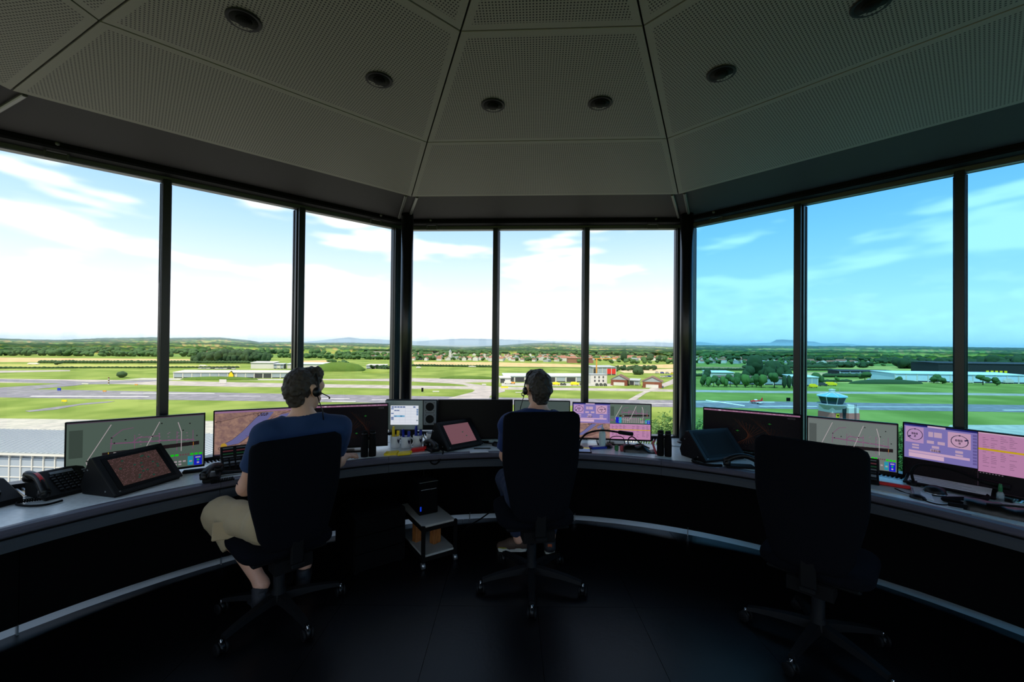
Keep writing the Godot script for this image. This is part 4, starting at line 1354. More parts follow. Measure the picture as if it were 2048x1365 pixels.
func small_airfield_things():
	# light aircraft rolling on the runway
	var o = thing("light_aircraft", "small red and white propeller aircraft on the runway", "aircraft", W(129.5, 226, GROUND + 0.12), 0.12)
	var f = MB.new(true)
	f.tube([Vector3(-3.3, 1.15, 0), Vector3(-2.6, 1.2, 0), Vector3(-1.2, 1.3, 0), Vector3(0.4, 1.35, 0), Vector3(2.2, 1.35, 0), Vector3(3.4, 1.45, 0)], [0.28, 0.5, 0.6, 0.62, 0.36, 0.14], 10)
	part("fuselage", f, M.red, o)
	var bl = MB.new(true)
	bl.tube([Vector3(-2.5, 0.9, 0), Vector3(0.4, 0.95, 0), Vector3(3.3, 1.3, 0)], [0.46, 0.56, 0.12], 10)
	part("belly", bl, M.wall_white, o)
	var cn = MB.new(true)
	cn.lathe([Vector2(0.0, 0.62), Vector2(0.3, 0.56), Vector2(0.5, 0.3), Vector2(0.58, 0)], 10, Transform3D(Basis().scaled(Vector3(1.9, 1, 0.95)), Vector3(-0.2, 1.72, 0)))
	part("canopy", cn, M.wall_white, o)
	var wg = MB.new()
	wg.box(Vector3(-0.3, 0.85, 0), Vector3(1.6, 0.16, 8.6), Basis(), 0.05)
	part("wing", wg, M.wall_white, o)
	var tl = MB.new()
	tl.prism([Vector2(2.5, 1.5), Vector2(3.6, 1.5), Vector2(3.8, 3.0), Vector2(3.2, 3.0)], 0.14, Transform3D(Basis(), Vector3(0, 0, -0.07)))
	part("tail_fin", tl, M.red, o)
	var hs = MB.new()
	hs.box(Vector3(3.2, 1.5, 0), Vector3(0.8, 0.1, 3.0), Basis(), 0.03)
	part("tailplane", hs, M.red, o)
	for p in [Vector3(-2.2, 0.3, 0), Vector3(0.1, 0.3, 1.2), Vector3(0.1, 0.3, -1.2)]:
		var wh = MB.new()
		wh.lathe([Vector2(0, -0.1), Vector2(0.3, -0.1), Vector2(0.3, 0.1), Vector2(0, 0.1)], 12, Transform3D(Basis(Vector3.RIGHT, PI / 2), p))
		part("wheel", wh, M.black, o)
	var pr = MB.new()
	pr.box(Vector3(-3.42, 1.15, 0), Vector3(0.06, 1.8, 0.16), Basis(Vector3.RIGHT, 0.4))
	part("propeller", pr, M.black, o)
	# boards and marker posts
	var boards = [[-264.9, 250, 2.0, 1.6, M.blue, "small dark blue taxiway sign on the left grass"], [-206.3, 305, 5.0, 2.6, M.wall_white, "white notice board on the grass before the shelter row"], [-235.4, 247, 2.0, 0.7, M.orange, "orange taxiway sign left of the first mullion"], [-250.6, 285, 2.0, 0.7, M.orange, "orange marker board right of the striped pole"], [-214.6, 205, 2.4, 0.8, M.yellow, "yellow runway sign on the left grass"], [-287.7, 288, 4.5, 0.7, M.wall_white, "low white marker on the left taxiway edge"], [-54.7, 262, 1.2, 2.4, M.black, "small black and white marker beside the left column"], [151.1, 233, 2.0, 1.9, M.black, "black distance board on the grass beyond the runway"], [-46.4, 262, 4, 0.6, M.wall_white, "low white marker on the grass right of the column"], [-4.8, 290, 5, 0.9, M.yellow, "yellow low sign by the hangar road"], [-20.0, 310, 3, 0.8, M.wall_white, "low white marker on the taxiway island"], [4.9, 262, 5, 0.4, M.wall_white, "low white slab on the grass left of the polo wearer's head"]]
	for b in boards:
		var mb = MB.new()
		mb.box(Vector3(0, b[3] * 0.5 + 0.5, 0), Vector3(b[2], b[3], 0.3))
		var bo = thing("marker_board", b[5], "sign", W(b[0], b[1], GROUND + 0.1), 0.0, "airfield marker boards")
		part("board", mb, b[4], bo)
		var lg = MB.new()
		for s in [-0.35, 0.35]: lg.box(Vector3(s * b[2], 0.25, 0), Vector3(0.15, 0.6, 0.15))
		part("feet", lg, M.wall_grey, bo)
	var po = thing("striped_pole", "red and white banded pole on the left airfield", "pole", W(-275.6, 292, GROUND))
	for i in 6:
		var seg = MB.new()
		seg.lathe([Vector2(0, 0), Vector2(0.35, 0), Vector2(0.35, 0.85), Vector2(0, 0.85)], 8, Transform3D(Basis(), Vector3(0, i * 0.85, 0)))
		part("band", seg, M.timber_red if i % 2 else M.wall_white, po)
	# vehicles: body, cab, wheels
	var cars = [[33.2, 318, 5.5, 2.3, M.yellow, "yellow airport truck left of the second mullion"], [47.0, 318, 6.5, 2.6, M.yellow, "larger yellow airport truck before the front hangar"], [37.3, 318, 2.0, 1.8, M.door_dark, "dark small car beside the yellow truck"], [39.5, 318, 2.0, 1.8, M.door_dark, "dark small car right of the first dark car"], [52.6, 318, 3.4, 2.4, M.door_dark, "dark van near the second mullion"], [63.3, 316, 2.4, 1.9, M.door_dark, "dark car parked below the white office, left"], [66.3, 316, 2.4, 2.0, M.door_dark, "dark car parked below the white office, middle"], [69.3, 316, 2.4, 2.0, M.door_dark, "dark car parked below the white office, right"], [-2.7, 325, 6, 2.6, M.wall_white, "white truck at the left end of the front hangar"], [1.1, 325, 3, 2.4, M.orange, "orange loader beside the white truck"], [151.3, 330, 7, 2.8, M.wall_white, "white van parked left of the tree row"], [224.8, 318, 6, 2.8, M.yellow, "yellow construction machine left of the old tower"], [250.6, 335, 9, 3, M.yellow, "yellow excavator row behind the old tower"], [241.7, 332, 7, 2.6, M.door_dark, "dark machinery between the two yellow machines"], [-582.8, 520, 13, 2.4, M.wall_white, "white lorry in the far left field"], [-376.1, 520, 9, 1.8, M.wall_white, "white van on the road below the dark wood"], [398.2, 372, 7, 2.6, M.wall_white, "white container van near the right hand mullion"], [325.4, 385, 10, 2.4, M.wall_grey, "grey container right of the round tree"], [433.1, 372, 8, 4.5, M.wall_white, "white lorry at the far right near the black hall"], [-113.4, 520, 6, 2.2, M.wall_white, "small white van in the field right of the left column"], [-51.9, 560, 10, 1.4, M.wall_white, "white lorry driving along the far field edge ahead"]]
	for c in cars: vehicle(c)
	for i in 9:
		vehicle([-343.0 + i * 4.6, 470, 4.0, 1.6, [M.wall_white, M.wall_grey, M.wall_white, M.door_dark][i % 4], ["white", "grey", "white", "dark"][i % 4] + " car, %s from the left in the line behind the shelter row" % ORD[i], "cars parked behind the shelter row"])
	for i in 9:
		vehicle([160.0 + i * 4.6, 470 - i * 3.0, 4.0, 1.7, [M.wall_white, M.blue, M.wall_grey, M.yellow][i % 4], ["white", "blue", "grey", "yellow"][i % 4] + " car, %s from the left in the gravel yard" % ORD[i], "cars parked in the gravel yard"])
	for i in 5:
		vehicle([143.0 + i * 4.6, 405 + i * 4.0, 4.0, 1.6, [M.wall_white, M.wall_grey, M.blue][i % 3], ["white", "grey", "blue"][i % 3] + " car, %s from the left along the diagonal road" % ORD[i], "cars parked on the diagonal road"])
	for f_ in [[84.6, 105, 8.6, "just right of the tower"], [92.7, 108, 9.5, "farther right of the tower"], [86.3, 140, 5, "left of the mullion"], [76.9, 110, 7, "behind the radar monitor"]]:
		var fp = thing("light_mast", "thin pale lamp mast on the grass near the old tower, " + f_[3], "mast", W(f_[0], f_[1], GROUND))
		var mm = MB.new()
		mm.tube([Vector3.ZERO, Vector3(0, f_[2], 0)], [0.09, 0.05], 6)
		part("pole", mm, M.wall_grey, fp)
		var hd = MB.new()
		hd.box(Vector3(0, f_[2], 0), Vector3(0.5, 0.12, 0.2))
		part("lamp_head", hd, M.wall_white, fp)

func vehicle(c):
	var o = thing("vehicle", c[5], "vehicle", W(c[0], c[1], GROUND + 0.15), 0.05, c[6] if c.size() > 6 else "")
	var l = c[2]
	var h = c[3]
	var b = MB.new()
	b.box(Vector3(0, h * 0.42, 0), Vector3(l, h * 0.5, 1.9), Basis(), 0.12)
	part("body", b, c[4], o)
	var cb = MB.new()
	cb.prism([Vector2(-l * 0.42, h * 0.64), Vector2(l * 0.3, h * 0.64), Vector2(l * 0.2, h), Vector2(-l * 0.36, h)], 1.7, Transform3D(Basis(), Vector3(0, 0, -0.85)))
	part("cabin", cb, c[4] if l > 5 else M.door_dark, o)
	for x in [-0.32, 0.32]:
		for z in [-0.8, 0.8]:
			var w = MB.new()
			w.lathe([Vector2(0, -0.12), Vector2(0.34, -0.12), Vector2(0.34, 0.12), Vector2(0, 0.12)], 8, Transform3D(Basis(Vector3.RIGHT, PI / 2), Vector3(x * l, 0.34, z)))
			part("wheel", w, M.black, o)

# ---------------------------------------------------------------- console
func build_desk():
	var a0 = deg_to_rad(-112.0)
	var a1 = deg_to_rad(112.0)
	var o = thing("control_desk", "long curved control desk with pale worktop and dark fronts round the windows", "desk", W(DESK.x, DESK.y, 0.0))
	# everything below is laid out round the desk's own centre
	var c = Vector2.ZERO
	var n = 96
	var top = MB.new(true)
	top.smooth(false)
	top.arc([Vector2(2.80, DESK_H - 0.03), Vector2(3.27, DESK_H - 0.03), Vector2(3.27, DESK_H), Vector2(2.80, DESK_H)], a0, a1, n, c)
	part("worktop", top, M.worktop, o)
	# rounded nosing in lengths with butt joints
	var lens = 10
	for i in lens:
		var t0 = lerpf(a0, a1, float(i) / lens) + 0.0004
		var t1 = lerpf(a0, a1, float(i + 1) / lens) - 0.0004
		var nose = MB.new()
		nose.arc([Vector2(2.80, DESK_H + 0.001), Vector2(2.775, DESK_H + 0.001), Vector2(2.757, DESK_H - 0.006), Vector2(2.746, DESK_H - 0.020), Vector2(2.748, DESK_H - 0.036), Vector2(2.762, DESK_H - 0.046), Vector2(2.80, DESK_H - 0.046)], t0, t1, 12, c)
		part("nosing", nose, M.nosing, o)
		var ap = MB.new()
		ap.arc([Vector2(2.775, DESK_H - 0.060), Vector2(2.80, DESK_H - 0.060), Vector2(2.80, DESK_H - 0.118), Vector2(2.768, DESK_H - 0.118), Vector2(2.764, DESK_H - 0.075)], t0, t1, 12, c)
		part("apron_rail", ap, M.apron, o)
	var under = MB.new()
	under.arc([Vector2(2.79, DESK_H - 0.075), Vector2(3.26, DESK_H - 0.075), Vector2(3.26, DESK_H - 0.031), Vector2(2.79, DESK_H - 0.031)], a0, a1, n, c)
	part("carcass", under, M.black, o)
	# front panels hanging clear of the floor
	var pn = 13
	for i in pn:
		var t0 = lerpf(a0, a1, float(i) / pn) + 0.0006
		var t1 = lerpf(a0, a1, float(i + 1) / pn) - 0.0006
		var p = MB.new()
		p.arc([Vector2(3.19, 0.052), Vector2(3.21, 0.052), Vector2(3.21, DESK_H - 0.076), Vector2(3.19, DESK_H - 0.076)], t0, t1, 8, c)
		part("front_panel", p, M.panel, o)
		var ft = MB.new()
		ft.box(Vector3(3.205 * sin(t1), 0.026, -3.205 * cos(t1)), Vector3(0.008, 0.052, 0.03), Basis(Vector3.UP, -t1))
		part("foot", ft, M.alu, o)
	var bk = MB.new()
	bk.arc([Vector2(3.212, 0.058), Vector2(3.222, 0.058), Vector2(3.222, DESK_H - 0.076), Vector2(3.212, DESK_H - 0.076)], a0, a1, 80, c)
	part("added_light_stop", bk, M.black, o)  # unseen black sheet added so daylight does not show through the panel joints
	# ventilation grille between worktop and glass
	var g = thing("ventilation_grille", "narrow slatted metal ventilation grille behind the desk along the windows", "grille", W(DESK.x, DESK.y, DESK_H - 0.03))
	var sl = MB.new()
	var steps = 520
	for i in steps:
		var t = lerpf(deg_to_rad(-100), deg_to_rad(100), (i + 0.5) / steps)
		var r1 = oct_r(t, GLASS_A - 0.07)
		var r0 = 3.285
		if r1 - r0 < 0.02: continue
		var rm = (r0 + r1) * 0.5
		sl.box(Vector3(rm * sin(t), 0.012, -rm * cos(t)), Vector3(0.009, 0.022, r1 - r0), Basis(Vector3.UP, -t + 0.5 * 0.0))
	var so = part("slats", sl, M.alu, g)
	so.set_meta("kind", "stuff")
	var rim = MB.new()
	rim.arc([Vector2(3.27, 0.0), Vector2(3.285, 0.0), Vector2(3.285, 0.032), Vector2(3.27, 0.032)], deg_to_rad(-100), deg_to_rad(100), 80, c)
	part("rim", rim, M.alu, g)
	# pale corner ledges carrying the columns
	for cl in [[-0.988, 3.98, -0.345], [1.594, 3.9, 0.445]]:
		var led = MB.new()
		led.box(Vector3.ZERO, Vector3(0.34, 0.022, 0.34), Basis(), 0.004)
		var lo = solid("column_ledge", led, M.worktop, "pale ledge under the %s column behind the desk" % ("left" if cl[0] < 0 else "right"), "ledge")
		lo.position = W(cl[0], cl[1], DESK_H - 0.011)
		lo.rotation.y = -cl[2]

# ---------------------------------------------------------------- pictures on screens
class Pic:
	var im: Image
	var w: int
	var h: int
	func _init(w_, h_, c):
		w = w_
		h = h_
		im = Image.create_empty(w, h, false, Image.FORMAT_RGB8)
		im.fill(c)
	func rect(x, y, rw, rh, c):
		im.fill_rect(Rect2i(int(x), int(y), int(rw), int(rh)), c)
	func dot(x, y, r, c):
		for yy in range(int(y - r), int(y + r) + 1):
			for xx in range(int(x - r), int(x + r) + 1):
				if xx >= 0 and yy >= 0 and xx < w and yy < h and (xx - x) * (xx - x) + (yy - y) * (yy - y) <= r * r + 0.3:
					im.set_pixel(xx, yy, c)
	func line(x0, y0, x1, y1, c, t = 0.6):
		var n = int(maxf(absf(x1 - x0), absf(y1 - y0))) + 1
		for i in n + 1:
			dot(lerpf(x0, x1, float(i) / n), lerpf(y0, y1, float(i) / n), t, c)
	func path(p, c, t = 0.6):
		for i in p.size() - 1: line(p[i][0], p[i][1], p[i + 1][0], p[i + 1][1], c, t)
	func ring(x, y, rx, ry, c, t = 0.8, a0 = 0.0, a1 = TAU):
		var n = 90
		for i in n:
			var u = lerpf(a0, a1, i / float(n))
			var v = lerpf(a0, a1, (i + 1) / float(n))
			line(x + rx * cos(u), y + ry * sin(u), x + rx * cos(v), y + ry * sin(v), c, t)
	func poly(p, c):
		var g = PackedVector2Array()
		for q in p: g.append(Vector2(q[0], q[1]))
		for yy in range(h):
			for xx in range(w):
				if Geometry2D.is_point_in_polygon(Vector2(xx + 0.5, yy + 0.5), g): im.set_pixel(xx, yy, c)
	const GLYPH := {"0": "757", "1": "262", "2": "7", "3": "7", "6": "7", "9": "7"}
	func text(s, x, y, k, c):
		var font = {"0": [7, 5, 5, 5, 7], "1": [2, 6, 2, 2, 7], "2": [7, 1, 7, 4, 7], "3": [7, 1, 7, 1, 7], "4": [5, 5, 7, 1, 1], "5": [7, 4, 7, 1, 7], "6": [7, 4, 7, 5, 7], "9": [7, 5, 7, 1, 7], "8": [7, 5, 7, 5, 7], "7": [7, 1, 1, 2, 2], "L": [4, 4, 4, 4, 7], "S": [7, 4, 7, 1, 7], "G": [7, 4, 5, 5, 7], "P": [7, 5, 7, 4, 4], "I": [7, 2, 2, 2, 7], "E": [7, 4, 6, 4, 7], "N": [5, 7, 7, 5, 5], "Q": [7, 5, 5, 7, 1], "F": [7, 4, 6, 4, 4]}
		for ch in s:
			if font.has(ch):
				for r in 5:
					for b in 3:
						if font[ch][r] & (4 >> b): rect(x + b * k, y + r * k, k, k, c)
			x += 4 * k
	func tex():
		return ImageTexture.create_from_image(im)

func pic_airport(w = 512, h = 288, ground = Color(0.36, 0.43, 0.39)):
	var p = Pic.new(w, h, ground)
	var X = func(v): return v / 512.0 * w
	var Y = func(v): return v / 288.0 * h
	var mauve = Color(0.52, 0.36, 0.48)
	var pale = Color(0.78, 0.72, 0.74)
	p.rect(X.call(8), Y.call(38), X.call(46), Y.call(140), ground.darkened(0.25))
	p.rect(0, 0, w, Y.call(5), Color(0.34, 0.28, 0.36))
	p.rect(X.call(10), Y.call(226), X.call(36), Y.call(26), mauve)
	# taxiways
	p.path([[X.call(150), Y.call(120)], [X.call(220), Y.call(124)], [X.call(300), Y.call(128)], [X.call(400), Y.call(132)], [X.call(470), Y.call(140)]], mauve, 3.2)
	p.path([[X.call(232), Y.call(120)], [X.call(250), Y.call(100)], [X.call(300), Y.call(102)], [X.call(330), Y.call(100)]], mauve, 2.4)
	p.path([[X.call(70), Y.call(216)], [X.call(160), Y.call(206)], [X.call(210), Y.call(190)], [X.call(250), Y.call(206)], [X.call(330), Y.call(210)]], mauve, 2.6)
	p.path([[X.call(150), Y.call(150)], [X.call(152), Y.call(90)], [X.call(190), Y.call(52)], [X.call(230), Y.call(46)]], mauve, 1.6)
	for x in [236, 330, 400, 466]:
		p.path([[X.call(x), Y.call(86)], [X.call(x), Y.call(190)]], mauve, 1.6)
	for i in 26:
		p.rect(X.call(250 + (i * 37) % 220), Y.call(84 + (i * 23) % 60), X.call(7), Y.call(3), mauve.lightened(0.15))
	# runway
	for i in 5:
		p.line(X.call(122), Y.call(166 + i * 4), X.call(490), Y.call(152 + i * 4), Color(0.13, 0.10, 0.11), 2.4)
	p.line(X.call(142), Y.call(165), X.call(142), Y.call(185), Color(0.75, 0.62, 0.2), 1.2)
	p.line(X.call(468), Y.call(154), X.call(468), Y.call(172), Color(0.75, 0.5, 0.2), 1.2)
	p.rect(X.call(160), Y.call(168), X.call(10), Y.call(12), Color(0.85, 0.85, 0.85))
	p.rect(X.call(172), Y.call(170), X.call(12), Y.call(8), Color(0.6, 0.6, 0.6))
	# roads
	p.path([[X.call(150), Y.call(22)], [X.call(66), Y.call(204)], [X.call(72), Y.call(230)], [X.call(150), Y.call(222)], [X.call(230), Y.call(236)], [X.call(252), Y.call(226)], [X.call(330), Y.call(26)]], pale, 1.5)
	p.path([[X.call(404), Y.call(36)], [X.call(418), Y.call(90)], [X.call(418), Y.call(196)]], pale, 1.7)
	for q in [[150, 88], [160, 116], [300, 98], [336, 32], [480, 116], [66, 196], [200, 104], [422, 80], [450, 44]]:
		p.rect(X.call(q[0]), Y.call(q[1]), X.call(6), Y.call(6), Color(0.12, 0.12, 0.12))
	# status keys
	var on = Color(0.10, 0.85, 0.12)
	for q in [[376, 214], [394, 214], [456, 216], [474, 216], [492, 216]]: p.rect(X.call(q[0]), Y.call(q[1]), X.call(14), Y.call(11), on)
	for i in 4: p.rect(X.call(412 + i * 11), Y.call(216), X.call(7), Y.call(8), Color(0.45, 0.3, 0.33))
	p.rect(X.call(446), Y.call(232), X.call(22), Y.call(50), Color(0.16, 0.62, 0.72))
	p.rect(X.call(472), Y.call(232), X.call(34), Y.call(54), Color(0.10, 0.14, 0.85))
	p.rect(X.call(478), Y.call(238), X.call(22), Y.call(8), Color(0.75, 0.65, 0.75))
	p.rect(X.call(484), Y.call(252), X.call(10), Y.call(9), on)
	p.rect(X.call(484), Y.call(268), X.call(10), Y.call(9), Color(0.78, 0.72, 0.8))
	for q in [[390, 252], [408, 252], [426, 252], [390, 268], [408, 268], [452, 256]]: p.rect(X.call(q[0]), Y.call(q[1]), X.call(12), Y.call(9), Color(0.72, 0.66, 0.70))
	p.rect(X.call(96), Y.call(252), X.call(34), Y.call(34), Color(0.10, 0.14, 0.85))
	p.rect(X.call(106), Y.call(258), X.call(14), Y.call(9), Color(0.78, 0.72, 0.8))
	p.rect(X.call(84), Y.call(258), X.call(8), Y.call(9), on)
	return p

func pic_chart(w = 512, h = 288):
	var p = Pic.new(w, h, Color(0.55, 0.42, 0.40))
	var n = FastNoiseLite.new()
	n.seed = 4
	n.frequency = 0.02
	for y in h:
		for x in w:
			var v = n.get_noise_2d(x, y) + 0.5 * n.get_noise_2d(x * 3, y * 3)
			p.im.set_pixel(x, y, Color(0.53, 0.41, 0.40).lerp(Color(0.66, 0.52, 0.46), clampf(0.5 + v, 0, 1)))
	var k = w / 512.0
	var lake = Color(0.42, 0.42, 0.62)
	var P = func(a):
		var o = []
		for q in a: o.append([q[0] * k, q[1] * k])
		return o
	p.poly(P.call([[52, 214], [96, 190], [150, 140], [220, 60], [260, 20], [330, 18], [300, 60], [250, 110], [190, 170], [130, 218], [70, 226]]), lake)
	p.poly(P.call([[330, 80], [370, 40], [420, 30], [400, 70], [350, 108]]), lake)
	var ink = Color(0.18, 0.13, 0.16)
	p.path(P.call([[0, 70], [60, 60], [130, 40], [220, 24], [300, 10]]), ink, 0.9)
	p.path(P.call([[52, 214], [96, 190], [150, 140], [220, 60], [260, 20]]), ink, 0.7)
	p.path(P.call([[70, 228], [130, 220], [190, 172], [250, 112], [330, 50], [440, 10]]), ink, 0.9)
	p.path(P.call([[40, 270], [150, 240], [240, 190], [330, 150], [420, 130], [511, 100]]), ink, 0.7)
	for i in 16:
		var y = 150 + i * 9
		p.path(P.call([[60 + i * 9, 270 - i * 2], [120 + i * 16, 236 - i * 4], [200 + i * 16, 200 - i * 6], [300 + i * 11, 170 - i * 7]]), Color(0.42, 0.30, 0.29), 0.5)
	p.path(P.call([[170, 170], [210, 180], [260, 160], [300, 165]]), Color(0.45, 0.16, 0.20), 0.8)
	p.dot(50 * k, 226 * k, 17 * k, Color(0.72, 0.58, 0.20))
	p.ring(30 * k, 242 * k, 10 * k, 8 * k, ink, 0.9)
	p.ring(222 * k, 26 * k, 10 * k, 8 * k, ink, 0.9)
	p.ring(20 * k, 68 * k, 14 * k, 7 * k, ink, 0.9)
	p.text("LSGP", 236 * k, 22 * k, int(maxf(1, 4 * k)), ink)
	p.rect(0, 0, w, 12 * k, Color(0.60, 0.45, 0.60))
	p.rect(0, h - 8 * k, w, 8 * k, Color(0.16, 0.14, 0.2))
	return p

func pic_radar(w = 512, h = 288, bright = 1.0):
	var p = Pic.new(w, h, Color(0.035, 0.03, 0.04))
	p.rect(0, 2, w, 11, Color(0.58, 0.40, 0.52))
	var r = RandomNumberGenerator.new()
	r.seed = 7
	for i in 40: p.rect(20 + r.randi() % (w - 60), 4, 5, 5, Color(0.72, 0.55, 0.66))
	p.rect(84, 4, 14, 6, Color(0.85, 0.8, 0.85))
	var amber = Color(0.24, 0.12, 0.07) * bright
	for i in 9:
		p.line(170 + i * 22, 60 + i * 8, 300 - i * 16, 230 + i * 3, amber, 0.6)
		p.line(250 + i * 20, 40 + i * 12, 420 - i * 10, 220, amber * 0.8, 0.5)
	for i in 90:
		var c = [Color(0.25, 0.14, 0.08), Color(0.14, 0.2, 0.12), Color(0.2, 0.18, 0.2)][i % 3] * bright
		p.rect(40 + r.randi() % 440, 40 + r.randi() % 230, 3, 2, c)
	for q in [[190, 150], [360, 80], [120, 160], [300, 200]]:
		p.line(q[0] - 8, q[1], q[0] + 8, q[1], Color(0.12, 0.42, 0.14) * bright, 1.0)
		p.line(q[0], q[1] - 5, q[0], q[1] + 5, Color(0.12, 0.42, 0.14) * bright, 1.0)
	p.rect(452, 24, 34, 1, Color(0.35, 0.35, 0.38))
	p.rect(452, 31, 34, 1, Color(0.35, 0.35, 0.38))
	p.rect(452, 24, 1, 8, Color(0.35, 0.35, 0.38))
	p.rect(486, 24, 1, 8, Color(0.35, 0.35, 0.38))
	return p

func dial(p, x, y, rx, ry, ang_, a, b):
	p.ring(x, y, rx, ry, Color(0.12, 0.12, 0.22), 1.1)
	p.line(x + rx * 0.72 * cos(ang_), y + ry * 0.72 * sin(ang_), x + rx * cos(ang_), y + ry * sin(ang_), Color(0.1, 0.1, 0.25), 3.0)
	p.dot(x, y - ry, 3, Color(0.1, 0.1, 0.2))
	p.text(a, x - 12, y - 8, 2, Color(0.15, 0.12, 0.2))
	p.text(b, x - 2, y + 6, 2, Color(0.15, 0.12, 0.2))

func pic_weather(p, x, y, w, h):
	var lil = Color(0.50, 0.46, 0.72)
	var pinky = Color(0.72, 0.58, 0.76)
	p.rect(x, y, w, h, lil)
	p.rect(x, y, w, h * 0.05, Color(0.12, 0.13, 0.42))
	p.rect(x + w * 0.34, y, w * 0.25, h * 0.05, Color(0.80, 0.70, 0.82))
	p.rect(x + w * 0.02, y + h * 0.08, w * 0.27, h * 0.46, pinky)
	p.rect(x + w * 0.62, y + h * 0.10, w * 0.30, h * 0.44, Color(0.78, 0.62, 0.74))
	dial(p, x + w * 0.155, y + h * 0.29, w * 0.11, h * 0.16, 2.6, "360", "2")
	dial(p, x + w * 0.77, y + h * 0.33, w * 0.11, h * 0.16, -0.35, "090", "3")
	for q in [[0.35, 0.17, 0.07, 0.15], [0.43, 0.17, 0.11, 0.15], [0.33, 0.42, 0.10, 0.09], [0.48, 0.42, 0.10, 0.09], [0.40, 0.56, 0.10, 0.07], [0.38, 0.66, 0.13, 0.07], [0.72, 0.60, 0.10, 0.07], [0.72, 0.70, 0.10, 0.05], [0.12, 0.58, 0.10, 0.05], [0.12, 0.66, 0.10, 0.05]]:
		p.rect(x + w * q[0], y + h * q[1], w * q[2], h * q[3], Color(0.76, 0.64, 0.74))
	p.text("1016", x + w * 0.395, y + h * 0.67, 2, Color(0.2, 0.15, 0.2))
	p.rect(x + w * 0.07, y + h * 0.76, w * 0.84, h * 0.07, Color(0.80, 0.66, 0.78))
	p.rect(x + w * 0.07, y + h * 0.84, w * 0.50, h * 0.12, Color(0.84, 0.70, 0.80))
	for i in 10: p.rect(x + w * 0.945, y + h * (0.1 + i * 0.085), w * 0.05, h * 0.06, Color(0.40, 0.36, 0.60))

func pic_list(p, x, y, w, h, stripe):
	p.rect(x, y, w, h, Color(0.74, 0.52, 0.68))
	p.rect(x, y, w, h * 0.03, Color(0.82, 0.68, 0.78))
	var r = RandomNumberGenerator.new()
	r.seed = 12
	for c in [0.05, 0.14, 0.24, 0.33, 0.55, 0.66, 0.8, 0.9]:
		for i in 18:
			if r.randf() < 0.75: p.rect(x + w * c, y + h * (0.08 + i * 0.045), w * r.randf_range(0.03, 0.08), 2, Color(0.50, 0.36, 0.48))
	p.rect(x, y + h * stripe, w, h * 0.05, Color(0.80, 0.66, 0.10))

func pic_quad():
	var p = Pic.new(512, 288, Color(0.1, 0.1, 0.1))
	pic_weather(p, 0, 0, 246, 160)
	var a = pic_airport(266, 160)
	p.im.blit_rect(a.im, Rect2i(0, 0, 266, 160), Vector2i(246, 0))
	for i in 40: p.rect(330 + (i % 10) * 14, 112 + (i / 10) * 11, 9, 7, Color(0.66, 0.58, 0.62))
	p.rect(284, 108, 20, 48, Color(0.10, 0.14, 0.75))
	p.rect(306, 108, 16, 48, Color(0.16, 0.62, 0.72))
	var c = pic_chart(246, 128)
	p.im.blit_rect(c.im, Rect2i(0, 0, 246, 128), Vector2i(0, 160))
	pic_list(p, 246, 164, 266, 124, 0.36)
	return p

func pic_wide():
	var p = Pic.new(512, 288, Color(0.035, 0.03, 0.04))
	pic_weather(p, 0, 0, 240, 186)
	pic_list(p, 242, 0, 270, 196, 0.40)
	var r = RandomNumberGenerator.new()
	r.seed = 2
	for i in 30: p.rect(r.randi() % 240, 190 + r.randi() % 90, 3, 2, Color(0.18, 0.1, 0.1))
	for i in 8: p.rect(246 + i * 9, 200, 5, 3, Color(0.5, 0.45, 0.5))
	p.rect(240, 186, 2, 102, Color(0.2, 0.15, 0.2))
	return p

func pic_voice():
	var p = Pic.new(256, 200, Color(0.86, 0.88, 0.92))
	var key = Color(0.34, 0.42, 0.60)
	for i in 5: p.rect(8 + i * 26, 8, 22, 14, key)
	p.rect(208, 8, 20, 14, key)
	for y in [28, 76, 118, 128, 140]: p.rect(4, y, 24, 12 if y < 118 else 10, key.lightened(0.1))
	for i in 5: p.line(30 + i * 52, 26, 30 + i * 52, 180, Color(0.62, 0.66, 0.76), 0.6)
	for i in 6: p.line(30, 28 + i * 30, 236, 28 + i * 30, Color(0.62, 0.66, 0.76), 0.6)
	p.rect(34, 46, 22, 10, key)
	p.rect(58, 46, 22, 10, key)
	p.rect(30, 102, 100, 16, Color(0.45, 0.68, 0.82))
	p.rect(36, 106, 18, 8, key)
	p.rect(88, 104, 20, 10, Color(0.15, 0.42, 0.60))
	for y in [34, 52, 70, 88]: p.rect(238, y, 16, 12, Color(0.32, 0.46, 0.64))
	p.rect(236, 150, 18, 10, Color(0.45, 0.52, 0.55))
	return p

func pic_panel(base, dots, seed_):
	var p = Pic.new(256, 200, base)
	var r = RandomNumberGenerator.new()
	r.seed = seed_
	for y in 25:
		for x in 32:
			if r.randf() < 0.5: p.rect(x * 8 + 1, y * 8 + 1, 5, 4, base.lerp(Color(0.5, 0.36, 0.38), r.randf_range(0.2, 0.9)))
	for i in dots:
		p.rect(16 + r.randi() % 210, 16 + r.randi() % 160, 12, 9, Color(0.10, 0.30, 0.24))
	return p

func screen_mat(pic, energy):
	var m = mat(Color(0.015, 0.015, 0.018), 0.35, 0.0, 0.22)
	m.emission_enabled = true
	m.emission_operator = BaseMaterial3D.EMISSION_OP_MULTIPLY
	m.emission = Color(1, 1, 1)
	m.emission_texture = pic.tex()
	m.emission_energy_multiplier = energy
	return m

